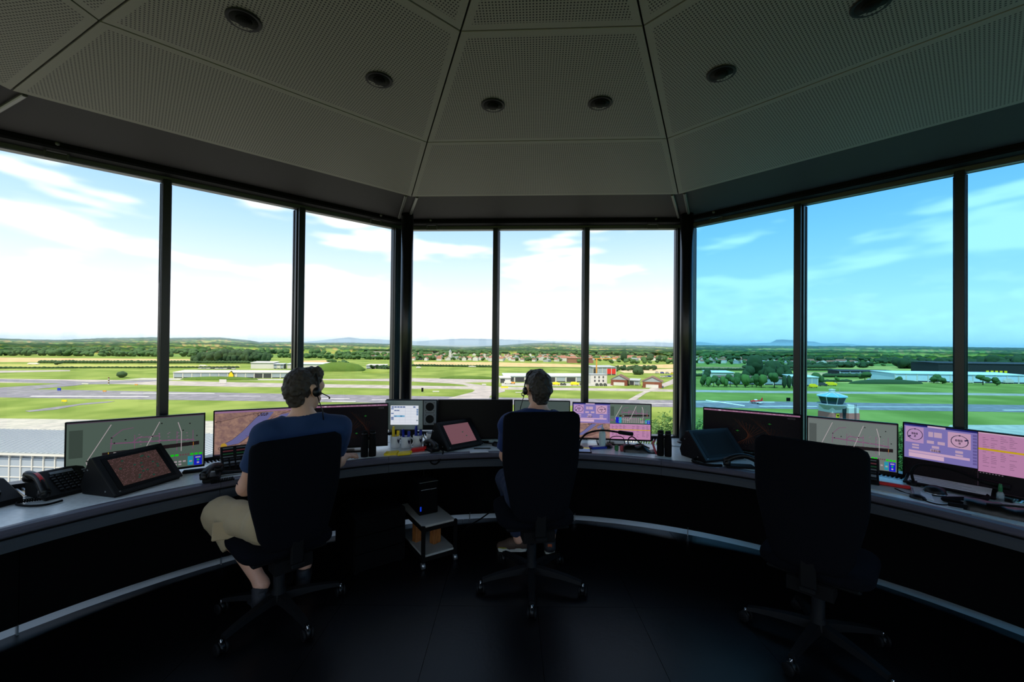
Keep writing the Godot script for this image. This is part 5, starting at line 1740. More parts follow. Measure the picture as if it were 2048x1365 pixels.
func picture(called, w, h, z, material, parent, at = Transform3D()):    # flat picture of a screen, facing local +z
	var s = SurfaceTool.new()
	s.begin(Mesh.PRIMITIVE_TRIANGLES)
	var c = [[-w / 2, -h / 2, 0, 1], [-w / 2, h / 2, 0, 0], [w / 2, h / 2, 1, 0], [w / 2, -h / 2, 1, 1]]
	for i in [0, 1, 2, 0, 2, 3]:
		s.set_uv(Vector2(c[i][2], c[i][3]))
		s.set_normal(at.basis * Vector3(0, 0, 1))
		s.add_vertex(at * Vector3(c[i][0], c[i][1], z))
	return part(called, s.commit(), material, parent)

func monitor(label, l, r, top, bottom, material, chin = 0.014, group = "desk monitors"):
	# l, r: (x, d) of the left and right edge; stands on the desk
	var mid = (l + r) * 0.5
	var w = l.distance_to(r)
	var o = thing("monitor", label, "monitor", W(mid.x, mid.y, DESK_H), atan2(r.y - l.y, r.x - l.x), group)
	# local: x right along the screen, z towards the user
	var h = top - bottom
	var cy = (top + bottom) * 0.5 - DESK_H
	var b = 0.008
	var fr = MB.new()
	fr.box(Vector3(0, cy, -0.012), Vector3(w, h, 0.024), Basis(), 0.003)
	fr.box(Vector3(0, cy, -0.035), Vector3(w * 0.7, h * 0.7, 0.03), Basis(), 0.01)
	part("casing", fr, M.bezel, o)
	var lip = MB.new()
	lip.box(Vector3(0, cy + h / 2 - b / 2, 0.002), Vector3(w, b, 0.008), Basis(), 0.002)
	lip.box(Vector3(-w / 2 + b / 2, cy, 0.002), Vector3(b, h, 0.008), Basis(), 0.002)
	lip.box(Vector3(w / 2 - b / 2, cy, 0.002), Vector3(b, h, 0.008), Basis(), 0.002)
	lip.box(Vector3(0, cy - h / 2 + chin / 2, 0.002), Vector3(w, chin, 0.008), Basis(), 0.002)
	part("bezel", lip, M.bezel, o)
	picture("screen", w - 2 * b, h - b - chin, 0.0012, material, o, Transform3D(Basis(), Vector3(0, cy + (chin - b) / 2, 0)))
	var st = MB.new()
	st.box(Vector3(0, cy * 0.5 + 0.02, -0.062), Vector3(0.07, cy, 0.022), Basis(), 0.006)
	part("stand_neck", st, M.bezel, o)
	var ft = MB.new()
	ft.box(Vector3(0, 0.006, -0.02), Vector3(0.25, 0.012, 0.17), Basis(), 0.004)
	part("stand_foot", ft, M.bezel, o)
	return o

func build_screens():
	var V = func(a, b): return Vector2(a, b)
	var air = screen_mat(pic_airport(), 0.34)
	var air2 = screen_mat(pic_airport(512, 288, Color(0.46, 0.50, 0.49)), 0.42)
	var chart = screen_mat(pic_chart(), 0.42)
	var radar = screen_mat(pic_radar(), 0.45)
	var dark = screen_mat(Pic.new(64, 36, Color(0.03, 0.03, 0.035)), 0.3)
	var grey = screen_mat(Pic.new(64, 36, Color(0.27, 0.32, 0.31)), 0.5)
	var quad = screen_mat(pic_quad(), 0.5)
	var wide = screen_mat(pic_wide(), 0.46)
	monitor("monitor showing an airfield plan at the far left of the desk", V.call(-2.69, 2.575), V.call(-2.13, 2.975), 1.105, 0.735, air)
	monitor("monitor showing a brown lake chart left of the man in the T-shirt", V.call(-2.165, 3.105), V.call(-1.62, 3.36), 1.098, 0.755, chart)
	monitor("dark radar monitor with pink bar right of the man in the T-shirt", V.call(-1.60, 3.40), V.call(-1.03, 3.575), 1.103, 0.745, radar)
	monitor("black switched off monitor between the intercom and the man in the polo", V.call(-0.668, 3.86), V.call(0.012, 3.907), 1.098, 0.738, dark)
	monitor("grey screened monitor in front of the man in the polo", V.call(0.023, 3.907), V.call(0.533, 3.876), 1.095, 0.748, grey)
	monitor("monitor split into four pictures right of the man in the polo", V.call(0.553, 3.869), V.call(1.244, 3.79), 1.086, 0.752, quad)
	monitor("dark radar monitor with pink bar left of the empty chair", V.call(1.67, 3.717), V.call(2.263, 3.33), 1.075, 0.735, radar)
	monitor("monitor showing an airfield plan behind the empty chair", V.call(2.165, 3.13), V.call(2.565, 2.83), 1.10, 0.755, air2, 0.022)
	monitor("wide monitor with lilac weather dials and flight list at the far right", V.call(2.645, 2.885), V.call(3.06, 2.28), 1.105, 0.735, wide)
	# intercom console with loudspeakers
	var l = V.call(-1.085, 3.69)
	var r = V.call(-0.648, 3.71)
	var mid = (l + r) * 0.5
	var o = thing("intercom_console", "grey intercom console with touch screen and two round loudspeakers", "intercom", W(mid.x, mid.y, DESK_H), 0.046)
	var w = 0.437
	var box = MB.new()
	box.box(Vector3(0, 0.262, -0.03), Vector3(w + 0.012, 0.262, 0.05), Basis(), 0.006)
	part("housing", box, M.plastic_mat, o)
	var pl = MB.new()
	pl.box(Vector3(-w / 2 + 0.159, 0.262, 0.0), Vector3(0.318, 0.25, 0.012), Basis(), 0.004)
	part("front_plate", pl, M.light_plastic, o)
	picture("screen", 0.238, 0.165, 0.0072, screen_mat(pic_voice(), 0.5), o, Transform3D(Basis(), Vector3(-w / 2 + 0.162, 0.262, 0)))
	var sp = MB.new()
	sp.box(Vector3(w / 2 - 0.058, 0.282, 0.001), Vector3(0.11, 0.21, 0.012), Basis(), 0.003)
	part("speaker_plate", sp, M.grey_plastic, o)
	for y in [0.335, 0.228]:
		var g = MB.new()
		g.lathe([Vector2(0, 0), Vector2(0.036, 0), Vector2(0.036, 0.003), Vector2(0, 0.004)], 24, Transform3D(Basis(Vector3.RIGHT, PI / 2), Vector3(w / 2 - 0.058, y, 0.007)))
		var gr = part("loudspeaker", g, M.plastic_mat, o)
		for i in 4:
			var sc = MB.new()
			var a = PI / 4 + i * PI / 2
			sc.lathe([Vector2(0, 0), Vector2(0.004, 0), Vector2(0.003, 0.003), Vector2(0, 0.003)], 8, Transform3D(Basis(Vector3.RIGHT, PI / 2), Vector3(w / 2 - 0.058 + 0.05 * cos(a), y + 0.05 * sin(a), 0.007)))
			part("screw", sc, M.bezel, gr)
	var slot = MB.new()
	slot.box(Vector3(w / 2 - 0.058, 0.283, 0.0075), Vector3(0.07, 0.003, 0.002))
	part("label_slot", slot, M.bezel, o)
	var arm = MB.new()
	arm.box(Vector3(0, 0.09, -0.07), Vector3(0.05, 0.18, 0.03), Basis(), 0.006)
	arm.box(Vector3(0, 0.006, -0.05), Vector3(0.18, 0.012, 0.12), Basis(), 0.004)
	part("stand", arm, M.bezel, o)

# ---------------------------------------------------------------- things on the desk
func wedge(label, x, d, turn, w, scr):
	# tilted touch panel in a sloping black housing; local +z towards the user
	var o = thing("touch_panel", label, "touch panel", W(x, d, DESK_H), turn, "tilted touch panels on the desk")
	var side = [Vector2(-0.13, 0.0), Vector2(0.115, 0.0), Vector2(0.125, 0.016), Vector2(-0.055, 0.205), Vector2(-0.085, 0.205), Vector2(-0.15, 0.05)]
	var mb = MB.new()
	mb.prism(side, w, Transform3D(Basis(Vector3(0, 0, 1), Vector3.UP, Vector3(-1, 0, 0)), Vector3(w / 2, 0, 0)), 0.004)
	part("housing", mb, M.plastic_mat, o)
	var a = Vector3(0, 0.016, 0.125)
	var b = Vector3(0, 0.205, -0.055)
	var up = (b - a).normalized()
	var out = Vector3.RIGHT.cross(up).normalized()
	var xf = Transform3D(Basis(Vector3.RIGHT, up, out), (a + b) * 0.5)
	var hh = (b - a).length()
	var rim = MB.new()
	rim.box(xf * Vector3(0, 0, 0.004), Vector3(w + 0.012, hh + 0.012, 0.014), xf.basis, 0.004)
	part("front_bezel", rim, M.plastic, o)
	var gl = MB.new()
	gl.box(xf * Vector3(0, 0, 0.0115), Vector3(w * 0.86, hh * 0.86, 0.002), xf.basis)
	part("glass_plate", gl, M.bezel, o)
	picture("screen", w * 0.72, hh * 0.72, 0.0135, scr, o, xf)
	var led = MB.new()
	led.box(xf * Vector3(-w * 0.44, -hh * 0.46, 0.012), Vector3(0.008, 0.006, 0.003), xf.basis)
	part("badge", led, M.alu, o)
	for s in [-1, 1]:
		for q in [Vector2(-0.09, 0.14), Vector2(0.05, 0.03)]:
			var sc = MB.new()
			sc.lathe([Vector2(0, 0), Vector2(0.005, 0), Vector2(0.004, 0.002), Vector2(0, 0.002)], 8, Transform3D(Basis(Vector3.BACK, -s * PI / 2), Vector3(s * (w / 2), q.y, q.x)))
			part("side_screw", sc, M.alu, o)
	return o

func coil(a, b, sag, turns, r, wire):      # coiled cord from a to b
	var pts = []
	var n = turns * 8
	var t = (b - a).normalized()
	var s = t.cross(Vector3.UP).normalized()
	var u = s.cross(t)
	for i in n + 1:
		var k = float(i) / n
		var p = a.lerp(b, k) + Vector3(0, -sag * 4.0 * k * (1.0 - k), 0)
		pts.append(p + (s * cos(k * turns * TAU) + u * sin(k * turns * TAU)) * r)
	var mb = MB.new(true)
	mb.tube(pts, wire, 5)
	return mb

func handset_mb(len_, lift = 0.03):          # along local x, lying with cups down
	var mb = MB.new(true)
	var pts = []
	var rad = []
	for i in 13:
		var k = i / 12.0
		pts.append(Vector3((k - 0.5) * len_, lift * sin(k * PI) + 0.028, 0))
		rad.append(0.017 + 0.006 * absf(k - 0.5) * 2.0)
	mb.tube(pts, rad, 10)
	for s in [-1, 1]:
		mb.lathe([Vector2(0, 0.0), Vector2(0.022, 0.0), Vector2(0.026, 0.012), Vector2(0.024, 0.034), Vector2(0.012, 0.046), Vector2(0, 0.048)], 12, Transform3D(Basis(Vector3.BACK, s * 0.18), Vector3(s * len_ * 0.44, 0.0, 0)))
	return mb

func keypad(label, x, d, turn):
	var o = thing("keypad_telephone", label, "telephone", W(x, d, DESK_H), turn, "keypad telephones")
	var base = MB.new()
	base.prism([Vector2(-0.07, 0), Vector2(0.08, 0), Vector2(0.085, 0.02), Vector2(-0.01, 0.075), Vector2(-0.07, 0.06)], 0.16, Transform3D(Basis(Vector3(0, 0, 1), Vector3.UP, Vector3(-1, 0, 0)), Vector3(0.08, 0, 0)), 0.003)
	part("housing", base, M.plastic_mat, o)
	var up = MB.new()
	var xf = Transform3D(Basis(Vector3.RIGHT, -0.42), Vector3(0, 0.105, -0.035))
	up.box(xf * Vector3.ZERO, Vector3(0.17, 0.09, 0.02), xf.basis, 0.004)
	var disp = part("display_unit", up, M.plastic, o)
	for i in 4:
		for j in 2:
			var s = MB.new()
			s.box(xf * Vector3(-0.04 + j * 0.08, -0.03 + i * 0.02, 0.0105), Vector3(0.06, 0.007, 0.002), xf.basis)
			part("label_strip", s, [M.grey_plastic, M.green, M.pink, M.grey_plastic][i], disp)
	var kx = Transform3D(Basis(Vector3.RIGHT, -1.05), Vector3(0, 0.05, 0.038))
	for i in 4:
		for j in 3:
			var kb = MB.new()
			kb.box(kx * Vector3(-0.055 + i * 0.036, -0.03 + j * 0.03, 0.004), Vector3(0.026, 0.018, 0.008), kx.basis, 0.002)
			part("key", kb, M.grey_plastic if j == 1 else M.plastic, o)
	return o

func binoculars(label, x, d, turn):
	var o = thing("binoculars", label, "binoculars", W(x, d, DESK_H), turn, "binoculars standing on the desk")
	for s in [-1, 1]:
		var mb = MB.new(true)
		mb.lathe([Vector2(0, 0), Vector2(0.027, 0), Vector2(0.0285, 0.01), Vector2(0.0285, 0.085), Vector2(0.027, 0.115), Vector2(0.026, 0.15), Vector2(0.021, 0.158), Vector2(0.022, 0.168), Vector2(0.022, 0.195), Vector2(0.019, 0.2), Vector2(0, 0.196)], 20, Transform3D(Basis(), Vector3(s * 0.029, 0, 0)))
		var b = part("barrel", mb, M.rubber, o)
		var ring = MB.new(true)
		ring.lathe([Vector2(0.0225, 0.17), Vector2(0.0245, 0.172), Vector2(0.0245, 0.182), Vector2(0.0225, 0.184)], 20, Transform3D(Basis(), Vector3(s * 0.029, 0, 0)))
		part("eyecup_ring", ring, M.plastic, b)
	var br = MB.new()
	br.box(Vector3(0, 0.10, 0), Vector3(0.03, 0.07, 0.022), Basis(), 0.004)
	part("hinge_bridge", br, M.plastic, o)
	var wheel = MB.new(true)
	wheel.lathe([Vector2(0, 0), Vector2(0.011, 0), Vector2(0.011, 0.02), Vector2(0, 0.02)], 14, Transform3D(Basis(), Vector3(0, 0.145, 0.0)))
	part("focus_wheel", wheel, M.plastic, o)
	return o

func mug(label, x, d, turn, mark, strips, col):
	var o = thing("mug", label, "mug", W(x, d, DESK_H), turn, "white mugs on the desk")
	var mb = MB.new(true)
	mb.lathe([Vector2(0, 0), Vector2(0.037, 0), Vector2(0.041, 0.004), Vector2(0.041, 0.096), Vector2(0.0395, 0.098), Vector2(0.0375, 0.096), Vector2(0.037, 0.008), Vector2(0, 0.007)], 28)
	part("cup", mb, M.ceramic, o)
	var h = MB.new(true)
	var pts = []
	for i in 11:
		var a = -PI / 2 + PI * i / 10.0
		pts.append(Vector3(0.039 + 0.026 * cos(a), 0.05 + 0.03 * sin(a), 0))
	h.tube(pts, 0.006, 8)
	part("handle", h, M.ceramic, o)
	# printed emblem, wrapped round the cup
	var em = MB.new(true)
	var sh = []
	if mark == M.emblem: sh = [[-0.30, 0.02], [0.30, 0.02], [0.32, 0.0], [0.0, -0.026], [-0.32, 0.0]]
	else:
		for i in 14: sh.append([0.44 * cos(TAU * i / 14), 0.024 * sin(TAU * i / 14)])
	var ctr = func(q): return Vector3(0.0416 * sin(q[0] + 0.5), 0.058 + q[1], 0.0416 * cos(q[0] + 0.5))
	for i in sh.size():
		em.face([ctr.call([0, 0]), ctr.call(sh[i]), ctr.call(sh[(i + 1) % sh.size()])], Vector3(0, 0.05, 0))
	part("emblem", em, mark, o)
	if strips > 0:
		for i in strips:
			var s = MB.new()
			var a = TAU * i / strips + 0.4
			var hh = 0.13 + 0.02 * ((i * 7) % 3)
			s.box(Vector3(0, hh / 2, 0), Vector3(0.024, hh, 0.012), Basis(), 0.003)
			var which = "yellow strip holder" if col == M.yellow else "dark blue strip holder"
			var so = solid("strip_holder", s, col, "%s standing %s in the %s mug" % [which, ["right", "left", "front"][i], "first" if col == M.yellow else ("third" if x > -0.85 else "second")], "strip holder", "strip holders kept in mugs")
			so.position = W(x + 0.017 * cos(a), d + 0.017 * sin(a), DESK_H + 0.010)
			so.rotation = Vector3(0.05 * sin(a), a * 0.3, -0.07 * cos(a))
	return o

func mouse(label, x, d, turn):
	var o = thing("computer_mouse", label, "mouse", W(x, d, DESK_H), turn)
	var mb = MB.new(true)
	mb.lathe([Vector2(0.031, 0), Vector2(0.032, 0.008), Vector2(0.026, 0.022), Vector2(0.012, 0.031), Vector2(0, 0.033)], 16, Transform3D(Basis().scaled(Vector3(1, 1, 1.7)), Vector3.ZERO))
	part("shell", mb, M.plastic, o)
	var wl = MB.new()
	wl.lathe([Vector2(0, -0.004), Vector2(0.008, -0.004), Vector2(0.008, 0.004), Vector2(0, 0.004)], 12, Transform3D(Basis(Vector3.BACK, PI / 2), Vector3(0, 0.026, -0.026)))
	part("wheel", wl, M.grey_plastic, o)
	return o

func cable(label, pts, r, at = "cable"):
	var mb = MB.new(true)
	var cv = Curve3D.new()
	for i in pts.size():
		var t = (pts[mini(i + 1, pts.size() - 1)] - pts[maxi(i - 1, 0)]) / 6.0
		cv.add_point(pts[i], -t, t)
	var out = []
	var n = pts.size() * 6
	for i in n + 1: out.append(cv.sample_baked(cv.get_baked_length() * i / n, true))
	mb.tube(out, r, 7)
	return solid(at, mb, M.rubber, label, "cable")

func gooseneck(label, x, d, pts, head_dir):
	var o = thing("gooseneck_microphone", label, "microphone", W(x, d, DESK_H))
	var b = MB.new()
	b.lathe([Vector2(0, 0), Vector2(0.035, 0), Vector2(0.035, 0.018), Vector2(0.02, 0.03), Vector2(0, 0.03)], 16)
	part("base", b, M.plastic, o)
	var cv = Curve3D.new()
	for i in pts.size():
		var t = (pts[mini(i + 1, pts.size() - 1)] - pts[maxi(i - 1, 0)]) / 6.0
		cv.add_point(pts[i], -t, t)
	var out = []
	for i in 25: out.append(cv.sample_baked(cv.get_baked_length() * i / 24.0, true))
	var nk = MB.new(true)
	nk.tube(out, 0.008, 8)
	part("neck", nk, M.rubber, o)
	var h = MB.new(true)
	var e = pts[-1]
	h.tube([e - head_dir * 0.01, e, e + head_dir * 0.11, e + head_dir * 0.115], [0.012, 0.016, 0.017, 0.01], 12)
	part("head", h, M.plastic_mat, o)
	return o

func headset_pouch(label, x, d, turn, l):
	# slack black leather pouch
	var o = thing("leather_pouch", label, "pouch", W(x, d, DESK_H), turn)
	var n = FastNoiseLite.new()
	n.seed = 9
	n.frequency = 9.0
	var mb = MB.new(true)
	var rows = 16
	var P = func(i, k):
		var u = i / float(rows) - 0.5
		var a = PI * k / 12.0
		var hw = 0.062 * (1.0 - 0.5 * u * u)
		var hh = 0.072 * (0.75 - 1.0 * u + 0.2 * sin(u * 14.0)) if u > -0.2 else 0.058
		var q = Vector3(u * l, maxf(sin(a) * hh, 0.0), cos(a) * hw)
		return q + Vector3(0, 0.010 * n.get_noise_3dv(q * 1.6) * sin(a), 0.012 * n.get_noise_3dv(q + Vector3(3, 0, 0)))
	for i in rows:
		for k in 12:
			mb.face([P.call(i, k), P.call(i + 1, k), P.call(i + 1, k + 1), P.call(i, k + 1)], Vector3((i / float(rows) - 0.5) * l, 0.0, 0))
	for e in [0, rows]:
		var rim = []
		for k in 13: rim.append(P.call(e, k))
		for k in 11: mb.face([rim[0], rim[k + 1], rim[k + 2]], Vector3(0, 0.02, 0))
	part("body", mb, M.leather, o)
	var st = MB.new(true)
	st.tube([Vector3(-l * 0.3, 0.05, 0.03), Vector3(0, 0.075, 0.05), Vector3(l * 0.28, 0.045, 0.06)], 0.006, 6)
	part("seam", st, M.leather, o)
	return o

func build_devices():
	var T = func(deg): return -deg_to_rad(deg)
	# far left
	var rd = thing("radio_set", "black radio set cut by the photograph's left edge", "radio", W(-2.80, 2.25, DESK_H), T.call(-72))
	var rb = MB.new()
	rb.prism([Vector2(-0.1, 0), Vector2(0.12, 0), Vector2(0.12, 0.03), Vector2(-0.06, 0.11), Vector2(-0.1, 0.11)], 0.24, Transform3D(Basis(Vector3(0, 0, 1), Vector3.UP, Vector3(-1, 0, 0)), Vector3(0.12, 0, 0)), 0.004)
	part("housing", rb, M.plastic_mat, rd)
	var rx = Transform3D(Basis(Vector3.RIGHT, -PI / 2 + 0.42), Vector3(0, 0.072, 0.03))
	var rp = MB.new()
	rp.box(rx * Vector3(0.03, 0.05, 0.003), Vector3(0.09, 0.03, 0.004), rx.basis)
	part("display", rp, M.bezel, rd)
	var rk = MB.new()
	rk.lathe([Vector2(0, 0), Vector2(0.02, 0), Vector2(0.017, 0.014), Vector2(0, 0.015)], 16, Transform3D(rx.basis * Basis(Vector3.RIGHT, PI / 2), rx * Vector3(0.04, -0.03, 0.002)))
	part("knob", rk, M.plastic, rd)
	# telephone with red stripe
	var ph = thing("desk_telephone", "black desk telephone with a red striped handset", "telephone", W(-2.60, 2.455, DESK_H), T.call(-68))
	var body = MB.new()
	body.prism([Vector2(-0.12, 0.0), Vector2(0.1, 0.0), Vector2(0.1, 0.02), Vector2(-0.1, 0.12), Vector2(-0.12, 0.12)], 0.24, Transform3D(Basis(Vector3(0, 0, 1), Vector3.UP, Vector3(-1, 0, 0)), Vector3(0.15, 0, 0)), 0.004)
	part("housing", body, M.plastic_mat, ph)
	var px = Transform3D(Basis(Vector3.RIGHT, -PI / 2 + 0.464), Vector3(0.05, 0.072, 0.0))
	var ds = MB.new()
	ds.box(px * Vector3(-0.01, 0.075, 0.003), Vector3(0.10, 0.022, 0.004), px.basis)
	part("display", ds, M.grey_plastic, ph)
	for i in 5:
		for j in 6:
			var kb = MB.new()
			kb.box(px * Vector3(-0.06 + i * 0.026, 0.045 - j * 0.025, 0.004), Vector3(0.018, 0.014, 0.007), px.basis, 0.002)
			part("key", kb, M.plastic, ph)
	for j in 8:
		var lb = MB.new()
		lb.box(px * Vector3(0.085, 0.055 - j * 0.02, 0.003), Vector3(0.02, 0.01, 0.003), px.basis)
		part("name_key", lb, M.grey_plastic, ph)
	var hs = handset_mb(0.21, 0.035)
	var hso = part("handset", hs, M.plastic, ph)
	hso.transform = Transform3D(Basis(Vector3.UP, PI / 2) * Basis(Vector3.BACK, 0.38) , Vector3(-0.095, 0.062, 0.015))
	var sr = MB.new(true)
	var sp = []
	for i in 9:
		var k = 0.16 + 0.62 * i / 8.0
		sp.append(Vector3((k - 0.5) * 0.21, 0.035 * sin(k * PI) + 0.0435, 0))
	for i in 8:
		sr.face([sp[i] + Vector3(0, 0, -0.008), sp[i] + Vector3(0, 0, 0.008), sp[i + 1] + Vector3(0, 0, 0.008), sp[i + 1] + Vector3(0, 0, -0.008)], Vector3(0, 0, 0))
		sr.face([sp[i] + Vector3(0, 0.003, -0.008), sp[i] + Vector3(0, 0.003, 0.008), sp[i + 1] + Vector3(0, 0.003, 0.008), sp[i + 1] + Vector3(0, 0.003, -0.008)], Vector3(0, 0, 0))
	part("red_stripe", sr, M.red, hso)
	var cd = coil(Vector3(-0.1, 0.02, 0.1), Vector3(-0.16, 0.012, 0.02), 0.0, 9, 0.008, 0.003)
	part("coiled_cord", cd, M.rubber, ph)
	cable("black cable looped round the red striped telephone's foot", [W(-2.66, 2.32, 0.728), W(-2.62, 2.27, 0.728), W(-2.53, 2.25, 0.728), W(-2.46, 2.27, 0.728), W(-2.44, 2.33, 0.728)], 0.006)
	# tilted touch panels
	var brown = screen_mat(pic_panel(Color(0.27, 0.20, 0.19), 16, 3), 0.36)
	var pinkp = screen_mat(pic_panel(Color(0.50, 0.34, 0.38), 2, 5), 0.4)
	var offp = screen_mat(Pic.new(16, 16, Color(0.02, 0.03, 0.035)), 0.3)
	wedge("tilted touch panel with brown speckled picture at the left", -2.285, 2.60, T.call(-76), 0.37, brown)
	wedge("tilted touch panel with pinkish picture beside the man in the polo", -0.468, 3.69, T.call(-43), 0.36, pinkp)
	wedge("tilted touch panel with dark screen left of the empty chair", 1.607, 3.40, T.call(-20), 0.40, offp)
	# handsets
	var h1 = thing("cradle_handset", "black handset hanging beside the left touch panel", "handset", W(-1.90, 2.72, DESK_H), T.call(-30), "black handsets on the desk")
	part("handset", handset_mb(0.20), M.plastic, h1).transform = Transform3D(Basis(Vector3.UP, 1.2), Vector3(0, 0.03, 0))
	var ck = MB.new()
	ck.box(Vector3(0, 0.018, 0), Vector3(0.09, 0.036, 0.13), Basis(), 0.008)
	part("cradle", ck, M.plastic_mat, h1)
	part("coiled_cord", coil(Vector3(0.0, 0.012, 0.09), Vector3(0.12, 0.012, 0.06), 0.0, 14, 0.01, 0.0035), M.rubber, h1)
	var h2 = thing("cradle_handset", "black handset beside the red strip holders", "handset", W(-0.66, 3.53, DESK_H), T.call(50), "black handsets on the desk")
	part("handset", handset_mb(0.19), M.plastic, h2).position = Vector3(0, 0.018, 0)
	var ck2 = MB.new()
	ck2.box(Vector3(0, 0.012, 0), Vector3(0.16, 0.024, 0.08), Basis(), 0.006)
	part("cradle", ck2, M.plastic_mat, h2)
	cable("grey cable hanging in a loop over the desk edge", [W(-0.60, 3.52, 0.735), W(-0.55, 3.46, 0.735), W(-0.555, 3.42, 0.70), W(-0.59, 3.41, 0.645), W(-0.635, 3.41, 0.65), W(-0.65, 3.43, 0.70), W(-0.635, 3.47, 0.735), W(-0.62, 3.52, 0.735)], 0.006)
	var h3 = thing("cradle_handset", "black handset lying before the dark touch panel", "handset", W(1.69, 3.12, DESK_H), T.call(8), "black handsets on the desk")
	part("handset", handset_mb(0.25, 0.045), M.plastic, h3).position = Vector3(0, 0.012, 0)
	var ck3 = MB.new()
	ck3.box(Vector3(-0.02, 0.008, 0), Vector3(0.2, 0.016, 0.09), Basis(), 0.005)
	part("cradle", ck3, M.plastic_mat, h3)
	cable("thick black cable loop left of the dark touch panel", [W(1.46, 3.36, 0.73), W(1.42, 3.30, 0.73), W(1.38, 3.24, 0.732), W(1.41, 3.16, 0.732), W(1.47, 3.12, 0.732), W(1.54, 3.12, 0.732)], 0.011)
	# hand microphone
	var mc = thing("hand_microphone", "black hand microphone lying near the desk edge left of the T-shirt man", "microphone", W(-1.86, 2.83, DESK_H), T.call(0))
	var mb = MB.new(true)
	mb.tube([Vector3(-0.07, 0.02, 0.03), Vector3(-0.045, 0.02, 0.018), Vector3(-0.04, 0.018, 0.016), Vector3(0.06, 0.014, -0.04)], [0.012, 0.020, 0.014, 0.010], 12)
	part("body", mb, M.plastic, mc)
	var lgt = MB.new()
	lgt.box(Vector3(0.0, 0.026, -0.006), Vector3(0.012, 0.004, 0.006), Basis(Vector3.UP, 0.5))
	part("switch", lgt, M.green, mc)
	keypad("keypad telephone before the lake chart monitor", -1.925, 2.985, T.call(-38))
	keypad("keypad telephone with coloured label strips right of the empty chair", 2.33, 2.83, T.call(38))
	var tray0 = MB.new()
	tray0.box(Vector3(0, 0.008, 0), Vector3(0.30, 0.016, 0.05), Basis(), 0.004)
	var ko = solid("cable_tray", tray0, M.plastic_mat, "flat black cable bar lying below the left monitors", "tray")
	ko.position = W(-2.06, 2.93, DESK_H)
	ko.rotation.y = T.call(-30)
	# binoculars
	binoculars("black binoculars standing upright beside the mugs", -1.11, 3.33, T.call(-25))
	binoculars("black binoculars standing upright left of the right column", 1.23, 3.43, T.call(30))
	var strap = MB.new(true)
	strap.tube([Vector3.ZERO, Vector3(-0.02, 0.05, 0), Vector3(-0.035, 0.09, 0.01), Vector3(-0.015, 0.11, 0.0)], 0.009, 7)
	solid("lanyard", strap, M.pink, "small pink lanyard hanging by the right binoculars", "lanyard").position = W(1.175, 3.45, DESK_H + 0.008)
	# mugs with strip holders
	mug("white mug with shield emblem and yellow strip holders", -0.985, 3.63, T.call(-30), M.emblem, 3, M.yellow)
	mug("white mug holding dark blue strip holders, second from the left", -0.888, 3.61, T.call(-25), M.emblem, 2, M.blue)
	mug("white mug holding dark blue strip holders, third from the left", -0.800, 3.665, T.call(-22), M.emblem, 3, M.blue)
	mug("empty white mug with dark round emblem at the right", -0.705, 3.76, T.call(-30), M.emblem_green, 0, null)
	for i in 6:
		var s = MB.new()
		s.box(Vector3.ZERO, Vector3(0.10, 0.016, 0.026), Basis(), 0.003)
		var so = solid("strip_holder", s, M.yellow, "yellow strip holder lying in the flat pile before the mugs", "strip holder", "yellow strip holders lying before the mugs")
		so.position = W(-0.95 + (i % 2) * 0.105, 3.37 + (i / 2) * 0.030, DESK_H + 0.0085)
		so.rotation.y = 0.35 + (i % 3) * 0.03
	for i in 4:
		var s = MB.new()
		s.box(Vector3.ZERO, Vector3(0.12, 0.014, 0.024), Basis(), 0.003)
		var so = solid("strip_holder", s, M.red, "red strip holder in the small pile beside the dark handset", "strip holder", "red strip holders beside the handset")
		so.position = W(-0.765 + (i % 2) * 0.012, 3.49 + (i / 2) * 0.034, DESK_H + 0.0075 + (i % 2) * 0.0145)
		so.rotation.y = 0.5 + i * 0.05
	# paper with pen
	var pp = MB.new()
	pp.box(Vector3.ZERO, Vector3(0.15, 0.004, 0.105))
	var po = solid("note_pad", pp, M.paper, "white note pad lying at the desk edge beside the man in the polo", "paper")
	po.position = W(-0.265, 3.52, DESK_H + 0.0025)
	po.rotation.y = T.call(-10)
	var pn = MB.new(true)
	pn.tube([Vector3(-0.07, 0, 0), Vector3(0.06, 0, -0.01), Vector3(0.075, 0, -0.012)], [0.005, 0.005, 0.001], 8)
	solid("pen", pn, M.plastic, "black pen lying across the white note pad", "pen").position = W(-0.24, 3.57, DESK_H + 0.010)
	mouse("black computer mouse beside the polo wearer's left arm", -0.13, 3.72, T.call(-30))
	cable("thin blue cable behind the polo wearer's mouse", [W(-0.24, 3.80, 0.725), W(-0.16, 3.78, 0.725), W(-0.05, 3.79, 0.725), W(0.05, 3.77, 0.725)], 0.005)
	var kbd = MB.new()
	kbd.box(Vector3.ZERO, Vector3(0.34, 0.02, 0.10), Basis(), 0.004)
	var kb0 = solid("light_box", kbd, M.light_plastic, "pale flat box with a green button behind the note pad", "box")
	kb0.position = W(-0.10, 3.90, DESK_H + 0.010)
	var gb = MB.new(true)
	gb.lathe([Vector2(0, 0), Vector2(0.014, 0), Vector2(0.012, 0.006), Vector2(0, 0.007)], 14, Transform3D(Basis(), Vector3(0.02, 0.010, 0.02)))
	part("button", gb, M.green, kb0)
	# right of the second man
	gooseneck("black gooseneck microphone arching before the four picture monitor", 0.58, 3.62, [Vector3(0, 0.02, 0), Vector3(0.005, 0.07, 0.005), Vector3(0.06, 0.135, 0.01), Vector3(0.18, 0.165, 0.02), Vector3(0.33, 0.152, 0.03)], Vector3(1, -0.12, 0.05).normalized())
	var bt = thing("spray_bottle", "white plastic spray bottle standing before the four picture monitor", "bottle", W(0.79, 3.70, DESK_H))
	var bb = MB.new(true)
